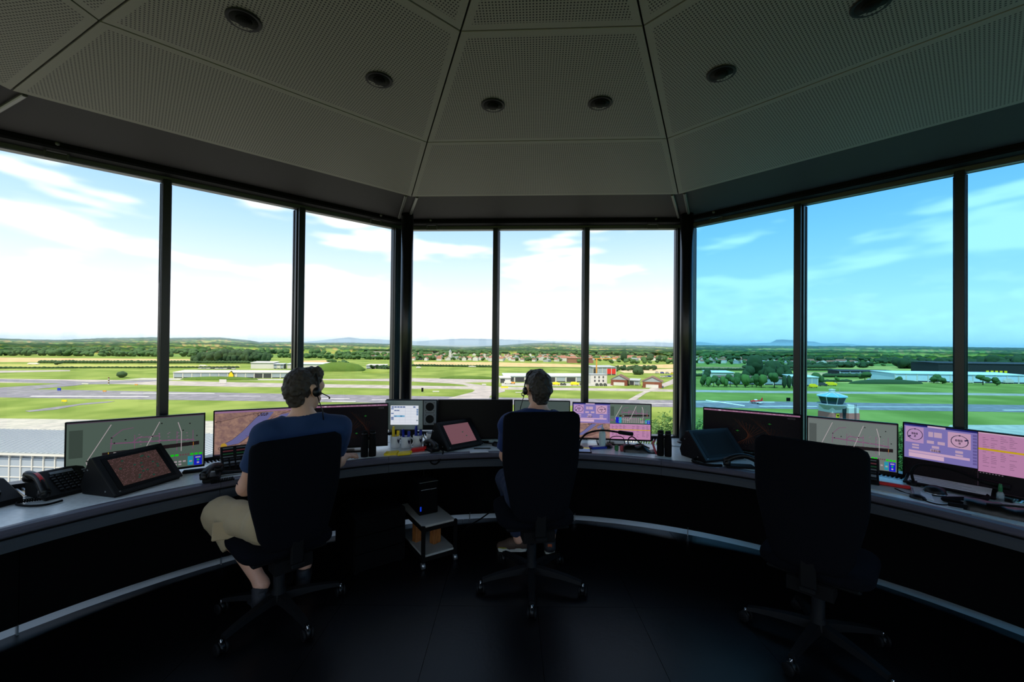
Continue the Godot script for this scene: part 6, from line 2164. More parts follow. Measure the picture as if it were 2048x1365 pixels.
	bb.lathe([Vector2(0, 0), Vector2(0.027, 0), Vector2(0.029, 0.005), Vector2(0.029, 0.115), Vector2(0.026, 0.13), Vector2(0.013, 0.145), Vector2(0, 0.146)], 20)
	part("body", bb, M.bottle, bt)
	var bc = MB.new(true)
	bc.lathe([Vector2(0.011, 0.144), Vector2(0.014, 0.145), Vector2(0.014, 0.165), Vector2(0.008, 0.17), Vector2(0.0055, 0.178), Vector2(0.005, 0.196), Vector2(0, 0.197)], 16)
	part("nozzle", bc, M.white, bt)
	var bx = MB.new()
	bx.box(Vector3.ZERO, Vector3(0.14, 0.018, 0.07), Basis(), 0.003)
	var bxo = solid("blue_case", bx, M.blue, "flat blue and white case at the spray bottle's foot", "case")
	bxo.position = W(0.745, 3.66, DESK_H + 0.009)
	bxo.rotation.y = 0.25
	var bw = MB.new()
	bw.box(Vector3(0.0, 0.0095, 0.006), Vector3(0.11, 0.002, 0.034))
	part("white_label", bw, M.paper, bxo)
	var rul = MB.new()
	rul.box(Vector3.ZERO, Vector3(0.13, 0.006, 0.018))
	var ro = solid("blue_ruler", rul, M.blue, "blue ruler lying behind the black mouse", "ruler")
	ro.position = W(0.88, 3.80, DESK_H + 0.003)
	var tab = MB.new()
	tab.box(Vector3.ZERO, Vector3(0.22, 0.008, 0.16), Basis(), 0.003)
	var to = solid("tablet", tab, M.bezel, "flat tablet with bluish picture beside the polo wearer's chair", "tablet")
	to.position = W(0.56, 3.58, DESK_H + 0.004)
	to.rotation.y = -0.12
	var tsp = Pic.new(64, 48, Color(0.30, 0.38, 0.52))
	tsp.rect(0, 0, 64, 9, Color(0.65, 0.60, 0.20))
	tsp.rect(4, 14, 56, 2, Color(0.5, 0.55, 0.62))
	tsp.rect(4, 24, 56, 2, Color(0.5, 0.55, 0.62))
	picture("screen", 0.20, 0.14, 0.0, screen_mat(tsp, 0.6), to, Transform3D(Basis(Vector3.RIGHT, -PI / 2), Vector3(0, 0.0045, 0)))
	mouse("black computer mouse right of the spray bottle", 0.845, 3.69, T.call(20))
	cable("thin black cable arching behind the mouse by the spray bottle", [W(0.86, 3.73, 0.74), W(0.875, 3.75, 0.79), W(0.93, 3.77, 0.80), W(0.985, 3.76, 0.79), W(0.995, 3.72, 0.73)], 0.0035)
	for b in [[0.885, 3.585, M.green, "small green block between the mouse and the pouch"], [0.927, 3.575, M.pink, "small pink block beside the leather pouch"]]:
		var s = MB.new()
		s.box(Vector3.ZERO, Vector3(0.03, 0.045, 0.028), Basis(), 0.006)
		solid("marker_block", s, b[2], b[3], "block").position = W(b[0], b[1], DESK_H + 0.0225)
	headset_pouch("slack black leather headset pouch before the four picture monitor", 1.07, 3.56, T.call(10), 0.26)
	cable("short black cable rising from the front leather pouch", [W(1.00, 3.64, 0.73), W(1.005, 3.66, 0.80), W(1.04, 3.66, 0.82), W(1.08, 3.64, 0.79), W(1.10, 3.60, 0.77)], 0.005)
	# right end
	var tr = thing("strip_tray", "pale metal flight strip tray with a red bar", "tray", W(2.34, 2.68, DESK_H), T.call(40))
	var tb = MB.new()
	tb.box(Vector3(0, 0.003, 0), Vector3(0.26, 0.006, 0.17))
	part("plate", tb, M.board, tr)
	for s in [-0.13, 0.13]:
		var rl = MB.new()
		rl.box(Vector3(s, 0.008, 0), Vector3(0.012, 0.016, 0.17), Basis(), 0.002)
		part("side_rail", rl, M.alu, tr)
	var rbx = MB.new()
	rbx.box(Vector3(0.0, 0.016, -0.07), Vector3(0.25, 0.018, 0.028), Basis(), 0.003)
	part("red_bar", rbx, M.red, tr)
	var clp = MB.new()
	clp.box(Vector3(0.19, 0.004, 0.02), Vector3(0.05, 0.008, 0.15), Basis(), 0.002)
	part("light_rail", clp, M.white, tr)
	var m3 = mouse("black in-line switch lying on its cable at the right", 2.385, 2.505, T.call(-30))
	m3.scale = Vector3(0.72, 0.8, 0.72)
	cable("thin black cable running from the red bar past the switch", [W(2.37, 2.64, 0.735), W(2.39, 2.58, 0.725), W(2.39, 2.51, 0.735), W(2.385, 2.45, 0.725), W(2.41, 2.40, 0.725), W(2.45, 2.385, 0.73)], 0.0035)
	cable("thick black coiled cable zigzagging over the right worktop", [W(2.44, 2.385, 0.735), W(2.49, 2.35, 0.735), W(2.535, 2.335, 0.735), W(2.53, 2.40, 0.735), W(2.49, 2.455, 0.735), W(2.52, 2.47, 0.735), W(2.63, 2.47, 0.735), W(2.74, 2.47, 0.735), W(2.80, 2.51, 0.74)], 0.012)
	var dm = thing("dome_mouse", "black rounded pointer puck on the right worktop", "mouse", W(2.57, 2.59, DESK_H), T.call(30))
	var dmm = MB.new(true)
	dmm.lathe([Vector2(0.05, 0), Vector2(0.053, 0.010), Vector2(0.046, 0.034), Vector2(0.025, 0.048), Vector2(0, 0.05)], 20)
	part("shell", dmm, M.plastic, dm)
	var dr = MB.new(true)
	dr.lathe([Vector2(0.0535, 0.006), Vector2(0.0555, 0.008), Vector2(0.0535, 0.012)], 20)
	part("rim", dr, M.chrome, dm)
	var hold = thing("document_holder", "sloping document holder with printed sheet below the wide monitor", "document holder", W(2.72, 2.66, DESK_H), T.call(52))
	var hb = MB.new()
	var hx = Transform3D(Basis(Vector3.RIGHT, -PI / 2 + 0.25), Vector3(0, 0.03, 0))
	hb.box(hx * Vector3(0, 0, 0), Vector3(0.40, 0.13, 0.012), hx.basis, 0.003)
	part("board", hb, M.plastic_mat, hold)
	var sh = MB.new()
	sh.box(hx * Vector3(0.0, 0, 0.008), Vector3(0.36, 0.095, 0.002), hx.basis)
	var sheet = part("sheet", sh, M.paper, hold)
	for i in 4:
		var ln = MB.new()
		ln.box(hx * Vector3(-0.06 + 0.05 * (i % 2), 0.03 - i * 0.02, 0.0093), Vector3(0.20 + 0.02 * i, 0.003, 0.0006), hx.basis)
		part("printed_line", ln, M.grey_plastic, sheet)
	gooseneck("dark gooseneck microphone curving before the wide right monitor", 2.60, 2.76, [Vector3(0, 0.02, 0), Vector3(-0.02, 0.09, 0.01), Vector3(0.03, 0.135, 0.02), Vector3(0.14, 0.13, 0.1), Vector3(0.22, 0.09, 0.2)], Vector3(0.6, -0.1, 0.78).normalized())
	var b2 = thing("small_bottle", "tiny clear bottle with green cap by the right pouch", "bottle", W(2.84, 2.48, DESK_H))
	var b2m = MB.new(true)
	b2m.lathe([Vector2(0, 0), Vector2(0.016, 0), Vector2(0.017, 0.04), Vector2(0.009, 0.055), Vector2(0, 0.056)], 14)
	part("body", b2m, M.clear_plastic, b2)
	var b2c = MB.new(true)
	b2c.lathe([Vector2(0, 0.055), Vector2(0.009, 0.055), Vector2(0.009, 0.085), Vector2(0.006, 0.1), Vector2(0, 0.1)], 12)
	part("cap", b2c, M.green, b2)
	headset_pouch("large slack black leather pouch at the right edge of the picture", 2.66, 2.22, T.call(50), 0.42)
	var rl2 = MB.new()
	rl2.box(Vector3.ZERO, Vector3(0.36, 0.005, 0.03))
	var rlo = solid("clear_ruler", rl2, M.clear_plastic, "clear ruler under the right leather pouch", "ruler")
	rlo.position = W(2.56, 2.13, DESK_H + 0.003)
	rlo.rotation.y = T.call(52)
	var ppl = MB.new()
	ppl.box(Vector3.ZERO, Vector3(0.2, 0.004, 0.14))
	var pplo = solid("note_pad", ppl, M.paper, "white paper lying at the far left end of the desk", "paper")
	pplo.position = W(-2.62, 1.95, DESK_H + 0.0025)
	pplo.rotation.y = 0.9
	downlights()

func downlights():
	var at = [[-1.072, 1.674], [-0.654, 2.049], [-0.113, 2.258], [0.451, 2.229], [0.963, 1.977], [1.319, 1.57], [0.118, 1.50]]
	var where = ["second from the left, over the left desk", "left of the two front lights, on the left facet", "left light of the front facet", "right light of the front facet", "on the right facet near the front", "farthest right, cut into the dark right facet", "nearest the camera at the top of the picture"]
	for i in at.size():
		var p = at[i]
		var r = (Vector2(p[0], p[1]) - ROOM).length()
		var h = lerpf(CEIL_H, 2.857, clampf((CEIL_A - r) / (CEIL_A - 1.773), 0, 1)) if r > 1.773 else lerpf(2.857, 2.896, clampf((1.773 - r) / 0.875, 0, 1))
		# the facets are flat: take the height from the apothem of the facet it lies on
		var best = 0.0
		for k in 8: best = maxf(best, (Vector2(p[0], p[1]) - ROOM).dot(fdir(k)))
		h = lerpf(CEIL_H, 2.857, (CEIL_A - best) / (CEIL_A - 1.773)) if best > 1.773 else lerpf(2.857, 2.896, (1.773 - best) / 0.875)
		var o = thing("recessed_downlight", "round black recessed ceiling spotlight, " + where[i], "ceiling light", W(p[0], p[1], h), 0.0, "recessed ceiling spotlights")
		var ring = MB.new(true)
		ring.lathe([Vector2(0.050, -0.001), Vector2(0.062, -0.004), Vector2(0.064, -0.001), Vector2(0.064, 0.003)], 28)
		part("trim_ring", ring, M.plastic_mat, o)
		var can = MB.new(true)
		can.lathe([Vector2(0.0, 0.0005), Vector2(0.0505, 0.0005), Vector2(0.0505, -0.0015), Vector2(0.0, -0.0015)], 28)
		part("dark_recess_disc", can, M.black, o)  # flat black disc stands in for the shade inside the recess
		var lamp = MB.new(true)
		lamp.lathe([Vector2(0, -0.014), Vector2(0.022, -0.014), Vector2(0.026, -0.010), Vector2(0.03, -0.002), Vector2(0, -0.002)], 20)
		part("spot_lamp", lamp, M.black, o)

# ---------------------------------------------------------------- chairs
func chair(label, x, d, face_deg, base_deg, seat_h, top_h, back_off, arms):
	var o = thing("office_chair", label, "chair", W(x, d, 0.0), -deg_to_rad(face_deg), "black swivel chairs at the desk")
	var hub = MB.new(true)
	hub.lathe([Vector2(0, 0.075), Vector2(0.045, 0.075), Vector2(0.05, 0.10), Vector2(0.036, 0.15), Vector2(0.031, 0.155), Vector2(0.031, 0.27), Vector2(0, 0.27)], 18)
	part("hub", hub, M.plastic_mat, o)
	var turn0 = -deg_to_rad(base_deg - face_deg)
	for i in 5:
		var a = turn0 + TAU * i / 5.0
		var b = Basis(Vector3.UP, a)
		var leg = MB.new()
		# flat arm arching down to its caster, along local -z
		var prev = null
		for k in 7:
			var u = k / 6.0
			var z = -lerpf(0.035, 0.335, u)
			var y = 0.108 - 0.03 * u * u
			var hw = lerpf(0.028, 0.019, u)
			var hh = lerpf(0.022, 0.010, u)
			var ring = [b * Vector3(-hw, y - hh, z), b * Vector3(hw, y - hh, z), b * Vector3(hw * 0.75, y + hh, z), b * Vector3(-hw * 0.75, y + hh, z)]
			if prev != null:
				var mid = Vector3.ZERO
				for q in ring + prev: mid += q
				mid /= 8.0
				for e in 4: leg.face([prev[e], prev[(e + 1) % 4], ring[(e + 1) % 4], ring[e]], mid)
			else:
				leg.face(ring, b * Vector3(0, y, -0.1))
			prev = ring
		leg.face(prev, b * Vector3(0, 0.1, -0.1))
		part("leg", leg, M.plastic_mat, o)
		var cs = MB.new(true)
		var cc = b * Vector3(0, 0, -0.345)
		cs.tube([cc + Vector3(0, 0.075, 0), cc + Vector3(0, 0.05, 0)], 0.009, 8)
		var hood = MB.new(true)
		var ax = Basis(Vector3.UP, a + 1.1 + i * 1.7)
		hood.tube([cc + ax * Vector3(-0.011, 0.034, 0), cc + ax * Vector3(0.011, 0.034, 0)], 0.026, 14)
		var caster = part("caster", hood, M.plastic, o)
		part("pin", cs, M.chrome, caster)
		for s in [-1, 1]:
			var wh = MB.new(true)
			wh.lathe([Vector2(0, -0.008), Vector2(0.024, -0.008), Vector2(0.030, -0.004), Vector2(0.030, 0.004), Vector2(0.024, 0.008), Vector2(0, 0.007)], 18, Transform3D(ax * Basis(Vector3.BACK, -PI / 2), cc + ax * Vector3(s * 0.021, 0.030, 0)))
			var w = part("wheel", wh, M.plastic_mat, caster)
	# gas spring and mechanism
	var gs = MB.new(true)
	gs.lathe([Vector2(0, 0.26), Vector2(0.014, 0.26), Vector2(0.014, seat_h - 0.13), Vector2(0, seat_h - 0.13)], 14)
	part("gas_spring", gs, M.chrome, o)
	var me = MB.new()
	me.box(Vector3(0, seat_h - 0.11, 0.02), Vector3(0.16, 0.06, 0.26), Basis(), 0.012)
	part("mechanism", me, M.plastic_mat, o)
	var be = MB.new()
	for i in 8:
		be.box(Vector3(0, seat_h - 0.115, 0.13 + i * 0.014), Vector3(0.20, 0.075 - 0.004 * (i % 2), 0.009), Basis(), 0.003)
	part("bellows", be, M.rubber, o)
	# seat cushion
	var st = MB.new(true)
	var sx = Transform3D(Basis(Vector3.RIGHT, -PI / 2), Vector3(0, seat_h - 0.035, 0.24))
	st.slab(func(v): return 0.245 * pow(maxf(1.0 - pow(absf(v * 2.0 - 1.0), 6.0), 0.0), 0.35) + 0.004, func(v): return 0.04 * pow(maxf(1.0 - pow(absf(v * 2.0 - 1.0), 8.0), 0.0), 0.4) + 0.003, 0.48, 22, 28, sx, 5.0, 0.0)
	part("seat", st, M.fabric_black, o)
	var pan = MB.new()
	pan.box(Vector3(0, seat_h - 0.078, 0.0), Vector3(0.40, 0.022, 0.40), Basis(), 0.01)
	part("seat_pan", pan, M.plastic_mat, o)
	# backrest: tall pad, straight sides, drawn in at the foot
	var h0 = seat_h - 0.02
	var hh0 = top_h - h0
	var bk = MB.new(true)
	var lean = 0.10
	var bx = Transform3D(Basis(Vector3.RIGHT, lean), Vector3(0, h0, back_off - 0.02))
	var wf = func(v):
		var side = lerpf(0.175, 0.238, smoothstep(0.0, 0.62, v))
		var foot = pow(clampf(v / 0.14, 0.0, 1.0), 0.5)
		var head_ = sqrt(maxf(1.0 - pow(maxf(v - 0.90, 0.0) / 0.1005, 2.6), 0.0))
		return maxf(side * lerpf(0.62, 1.0, foot) * lerpf(0.80, 1.0, head_), 0.02)
	var tf = func(v): return 0.042 * pow(maxf(1.0 - pow(absf(v * 2.0 - 1.0), 10.0), 0.0), 0.45) + 0.004
	bk.slab(wf, tf, hh0 / cos(lean), 30, 32, bx, 7.0, 0.55)
	part("backrest", bk, M.fabric_black, o)
	var sp = MB.new()
	sp.box(Vector3(0, h0 + 0.05, back_off + 0.015), Vector3(0.07, 0.26, 0.024), Basis(Vector3.RIGHT, lean), 0.008)
	sp.box(Vector3(0, h0 - 0.085, back_off - 0.08), Vector3(0.07, 0.024, 0.22), Basis(), 0.006)
	part("back_support", sp, M.plastic_mat, o)
	for s in arms:
		var ar = MB.new(true)
		ar.tube([Vector3(s * 0.16, seat_h - 0.08, 0.05), Vector3(s * 0.25, seat_h - 0.085, 0.05), Vector3(s * 0.288, seat_h - 0.04, 0.05), Vector3(s * 0.292, seat_h + 0.14, 0.03)], [0.018, 0.02, 0.022, 0.02], 10)
		var arm = part("armrest", ar, M.plastic_mat, o)
		var pd = MB.new()
		pd.box(Vector3(s * 0.292, seat_h + 0.155, -0.01), Vector3(0.085, 0.03, 0.25), Basis(), 0.012)
		part("arm_pad", pd, M.rubber, arm)
	return o

func build_seating():
	chair("black high backed swivel chair with the man in the T-shirt", -1.36, 2.526, -47.0, -16.0, 0.49, 1.085, 0.26, [])
	chair("black high backed swivel chair with the man in the polo shirt", 0.144, 2.86, -9.0, 38.0, 0.53, 1.195, 0.26, [])
	chair("empty black high backed swivel chair at the right", 1.66, 2.305, 45.0, 18.0, 0.51, 1.14, 0.26, [])

# ---------------------------------------------------------------- figures
func blob(mb, bones, cell, k, cuts = [], noise = null, amp = 0.0):
	# tapered capsules joined by a smooth minimum, meshed as surface nets
	var lo = Vector3.ONE * 1e9
	var hi = -lo
	for b in bones:
		var r = maxf(b[2], b[3]) + 3.0 * cell + amp
		lo = lo.min(b[0].min(b[1]) - Vector3.ONE * r)
		hi = hi.max(b[0].max(b[1]) + Vector3.ONE * r)
	var nx = int((hi.x - lo.x) / cell) + 2
	var ny = int((hi.y - lo.y) / cell) + 2
	var nz = int((hi.z - lo.z) / cell) + 2
	var f = PackedFloat32Array()
	f.resize(nx * ny * nz)
	f.fill(1.0)
	for b in bones:
		var pa: Vector3 = b[0]
		var ab: Vector3 = b[1] - b[0]
		var len2 = maxf(ab.length_squared(), 1e-9)
		var ra: float = b[2]
		var rb: float = b[3]
		var flat_: bool = b.size() > 4
		var fa: Vector3 = b[4] if flat_ else Vector3.ZERO
		var fs: float = b[5] - 1.0 if flat_ else 0.0
		var rr = maxf(ra, rb) + k + 2.0 * cell + amp
		var l = (pa.min(b[1]) - Vector3.ONE * rr - lo) / cell
		var u = (pa.max(b[1]) + Vector3.ONE * rr - lo) / cell
		for iz in range(maxi(0, int(l.z)), mini(nz, int(u.z) + 2)):
			for iy in range(maxi(0, int(l.y)), mini(ny, int(u.y) + 2)):
				var at = (iz * ny + iy) * nx
				for ix in range(maxi(0, int(l.x)), mini(nx, int(u.x) + 2)):
					var p = Vector3(lo.x + ix * cell, lo.y + iy * cell, lo.z + iz * cell)
					var t = clampf((p - pa).dot(ab) / len2, 0.0, 1.0)
					var q = p - pa - ab * t
					if flat_: q += fa * (q.dot(fa) * fs)
					var dd = q.length() - lerpf(ra, rb, t)
					var old = f[at + ix]
					var hh = maxf(k - absf(old - dd), 0.0) / k
					f[at + ix] = minf(old, dd) - hh * hh * k * 0.25
	if not cuts.is_empty() or noise != null:
		for iz in nz:
			for iy in ny:
				var at = (iz * ny + iy) * nx
				for ix in nx:
					var v = f[at + ix]
					if v < 0.05:
						var p = Vector3(lo.x + ix * cell, lo.y + iy * cell, lo.z + iz * cell)
						if noise != null: v += noise.get_noise_3dv(p) * amp
						for c in cuts:
							if c.size() < 3 or p.distance_to(c[1]) < c[2]:
								v = maxf(v, (p - c[1]).dot(c[0]))
						f[at + ix] = v
	var idx = PackedInt32Array()
	idx.resize(nx * ny * nz)
	idx.fill(-1)
	var vs = PackedVector3Array()
	var off = [0, 1, nx, nx + 1, nx * ny, nx * ny + 1, nx * ny + nx, nx * ny + nx + 1]
	var crn = [Vector3(0, 0, 0), Vector3(1, 0, 0), Vector3(0, 1, 0), Vector3(1, 1, 0), Vector3(0, 0, 1), Vector3(1, 0, 1), Vector3(0, 1, 1), Vector3(1, 1, 1)]
	var edges = [[0, 1], [2, 3], [4, 5], [6, 7], [0, 2], [1, 3], [4, 6], [5, 7], [0, 4], [1, 5], [2, 6], [3, 7]]
	for iz in nz - 1:
		for iy in ny - 1:
			var at = (iz * ny + iy) * nx
			for ix in nx - 1:
				var i = at + ix
				var v0 = f[i]
				if v0 > 0.2: continue
				var s0 = v0 < 0.0
				if (f[i + 1] < 0.0) == s0 and (f[i + off[2]] < 0.0) == s0 and (f[i + off[3]] < 0.0) == s0 and (f[i + off[4]] < 0.0) == s0 and (f[i + off[5]] < 0.0) == s0 and (f[i + off[6]] < 0.0) == s0 and (f[i + off[7]] < 0.0) == s0: continue
				var sum = Vector3.ZERO
				var n = 0
				for e in edges:
					var a = f[i + off[e[0]]]
					var b = f[i + off[e[1]]]
					if (a < 0.0) != (b < 0.0):
						sum += crn[e[0]].lerp(crn[e[1]], a / (a - b))
						n += 1
				idx[i] = vs.size()
				vs.append(lo + (Vector3(ix, iy, iz) + sum / n) * cell)
	var sx = 1
	var sy = nx
	var sz = nx * ny
	for iz in range(1, nz - 1):
		for iy in range(1, ny - 1):
			var at = (iz * ny + iy) * nx
			for ix in range(1, nx - 1):
				var i = at + ix
				if idx[i] < 0 and idx[i - 1] < 0 and idx[i - sy] < 0 and idx[i - sz] < 0: continue
				var s0 = f[i] < 0.0
				for ax in 3:
					var st = [sx, sy, sz][ax]
					if (f[i + st] < 0.0) == s0: continue
					var a = [sy, sz, sx][ax]
					var b = [sz, sx, sy][ax]
					var q = [idx[i], idx[i - a], idx[i - a - b], idx[i - b]]
					if q[0] < 0 or q[1] < 0 or q[2] < 0 or q[3] < 0: continue
					if s0: mb.quad(vs[q[0]], vs[q[1]], vs[q[2]], vs[q[3]])
					else: mb.quad(vs[q[0]], vs[q[3]], vs[q[2]], vs[q[1]])
	return mb

func head_frame(at, face_deg, tilt):
	var a = deg_to_rad(face_deg)
	var fwd = Vector3(sin(a), -tilt, -cos(a)).normalized()
	return Transform3D(Basis.looking_at(fwd, Vector3.UP), at)

func head_bones(xf):
	var P = func(r, u, f): return xf * Vector3(r, u, -f)
	var R = xf.basis.x
	return [[P.call(0, 0.035, -0.035), P.call(0, 0.040, 0.035), 0.080, 0.076, R, 1.08], [P.call(0, 0.0, -0.062), P.call(0, -0.02, -0.05), 0.062, 0.058], [P.call(0, -0.045, 0.045), P.call(0, 0.02, 0.035), 0.056, 0.066, R, 1.06], [P.call(0, -0.085, 0.066), P.call(0, -0.075, 0.055), 0.028, 0.034], [P.call(0, -0.075, 0.0), P.call(0, -0.07, 0.03), 0.046, 0.05], [P.call(0, 0.012, 0.100), P.call(0, -0.022, 0.114), 0.010, 0.015], [P.call(-0.035, 0.028, 0.088), P.call(0.035, 0.028, 0.088), 0.018, 0.018], [P.call(-0.018, -0.052, 0.096), P.call(0.018, -0.052, 0.096), 0.010, 0.010],
		[P.call(-0.081, 0.018, -0.012), P.call(-0.079, -0.026, 0.0), 0.021, 0.013, R, 2.4], [P.call(0.081, 0.018, -0.012), P.call(0.079, -0.026, 0.0), 0.021, 0.013, R, 2.4]]

func hand_bones(wrist, dir, palm_down, side):
	# five separate fingers, slightly curled; side +1 puts the thumb towards dir x palm_down
	var f = dir.normalized()
	var n = palm_down.normalized()
	var s = f.cross(n).normalized() * side
	n = s.cross(f).normalized() * (1.0 if s.cross(f).dot(n) > 0 else -1.0)
	var out = []
	for k in 4:
		var o = (k - 1.5) * 0.020
		out.append([wrist + s * o * 0.7, wrist + f * 0.085 + s * o, 0.017, 0.0115, n, 1.25])
		var l = [0.066, 0.078, 0.072, 0.056][3 - k]
		var a = wrist + f * 0.085 + s * o
		var b = a + (f + n * 0.25 + s * o * 3.0).normalized() * l * 0.46
		var c = b + (f + n * 0.75).normalized() * l * 0.34
		var e = c + (f * 0.7 + n).normalized() * l * 0.26
		out.append([a, b, 0.0095, 0.009])
		out.append([b, c, 0.009, 0.0082])
		out.append([c, e, 0.0082, 0.007])
	var t0 = wrist + f * 0.025 + s * 0.028
	var t1 = t0 + (f * 0.7 + s * 0.7 + n * 0.3).normalized() * 0.042
	var t2 = t1 + (f * 0.95 + s * 0.1 + n * 0.35).normalized() * 0.032
	out.append([t0, t1, 0.014, 0.0105])
	out.append([t1, t2, 0.0105, 0.008])
	return out

func eyes(xf, o):
	for s in [-1, 1]:
		var e = MB.new(true)
		e.lathe([Vector2(0, -0.011), Vector2(0.0085, -0.007), Vector2(0.011, 0), Vector2(0.0085, 0.007), Vector2(0, 0.011)], 12, Transform3D(xf.basis, xf * Vector3(s * 0.032, 0.008, -0.0905)))
		var w = part("eye", e, M.white, o)
		var i = MB.new(true)
		i.lathe([Vector2(0, -0.005), Vector2(0.005, 0.0), Vector2(0, 0.005)], 10, Transform3D(xf.basis, xf * Vector3(s * 0.032, 0.008, -0.0995)))
		part("iris", i, M.hair_dark, w)

func shoe(o, heel, toe, lift, mats):
	var d = (toe - heel)
	var l = d.length()
	d = d / l
	var up = Vector3.UP
	var s = d.cross(up).normalized()
	up = s.cross(d).normalized()
	var b = Basis(s, up, -d)
	var u = MB.new(true)
	blob(u, [[heel + up * 0.045, heel + d * l * 0.45 + up * 0.045, 0.042, 0.045], [heel + d * l * 0.45 + up * 0.04, toe - d * 0.035 + up * 0.028, 0.045, 0.034], [heel + up * 0.05, heel + up * 0.09 + d * 0.02, 0.04, 0.043]], 0.008, 0.02, [[-up, heel + up * 0.018], [up, heel + up * 0.115]])
	var sh = part("shoe", u, mats[0], o)
	var out = []
	for p in [[0.0, -0.030], [0.0, 0.030], [0.15, 0.040], [0.45, 0.038], [0.75, 0.046], [0.95, 0.034], [1.04, 0.0], [0.95, -0.034], [0.75, -0.046], [0.45, -0.038], [0.15, -0.040]]:
		out.append(Vector2(p[1], p[0] * l - 0.015))
	var so = MB.new()
	so.prism(out, 0.026, Transform3D(Basis(s, d, up) if s.cross(d).dot(up) > 0 else Basis(-s, d, up), heel), 0.004)
	part("sole", so, mats[1], sh)
	var ac = MB.new()
	ac.prism(out, 0.007, Transform3D(Basis(s, d, up) if s.cross(d).dot(up) > 0 else Basis(-s, d, up), heel + up * 0.026))
	part("sole_stripe", ac, mats[2], sh)
	var tb = MB.new()
	tb.box(heel - d * 0.036 + up * 0.07, Vector3(0.034, 0.034, 0.008), b, 0.003)
	part("heel_tab", tb, mats[3], sh)

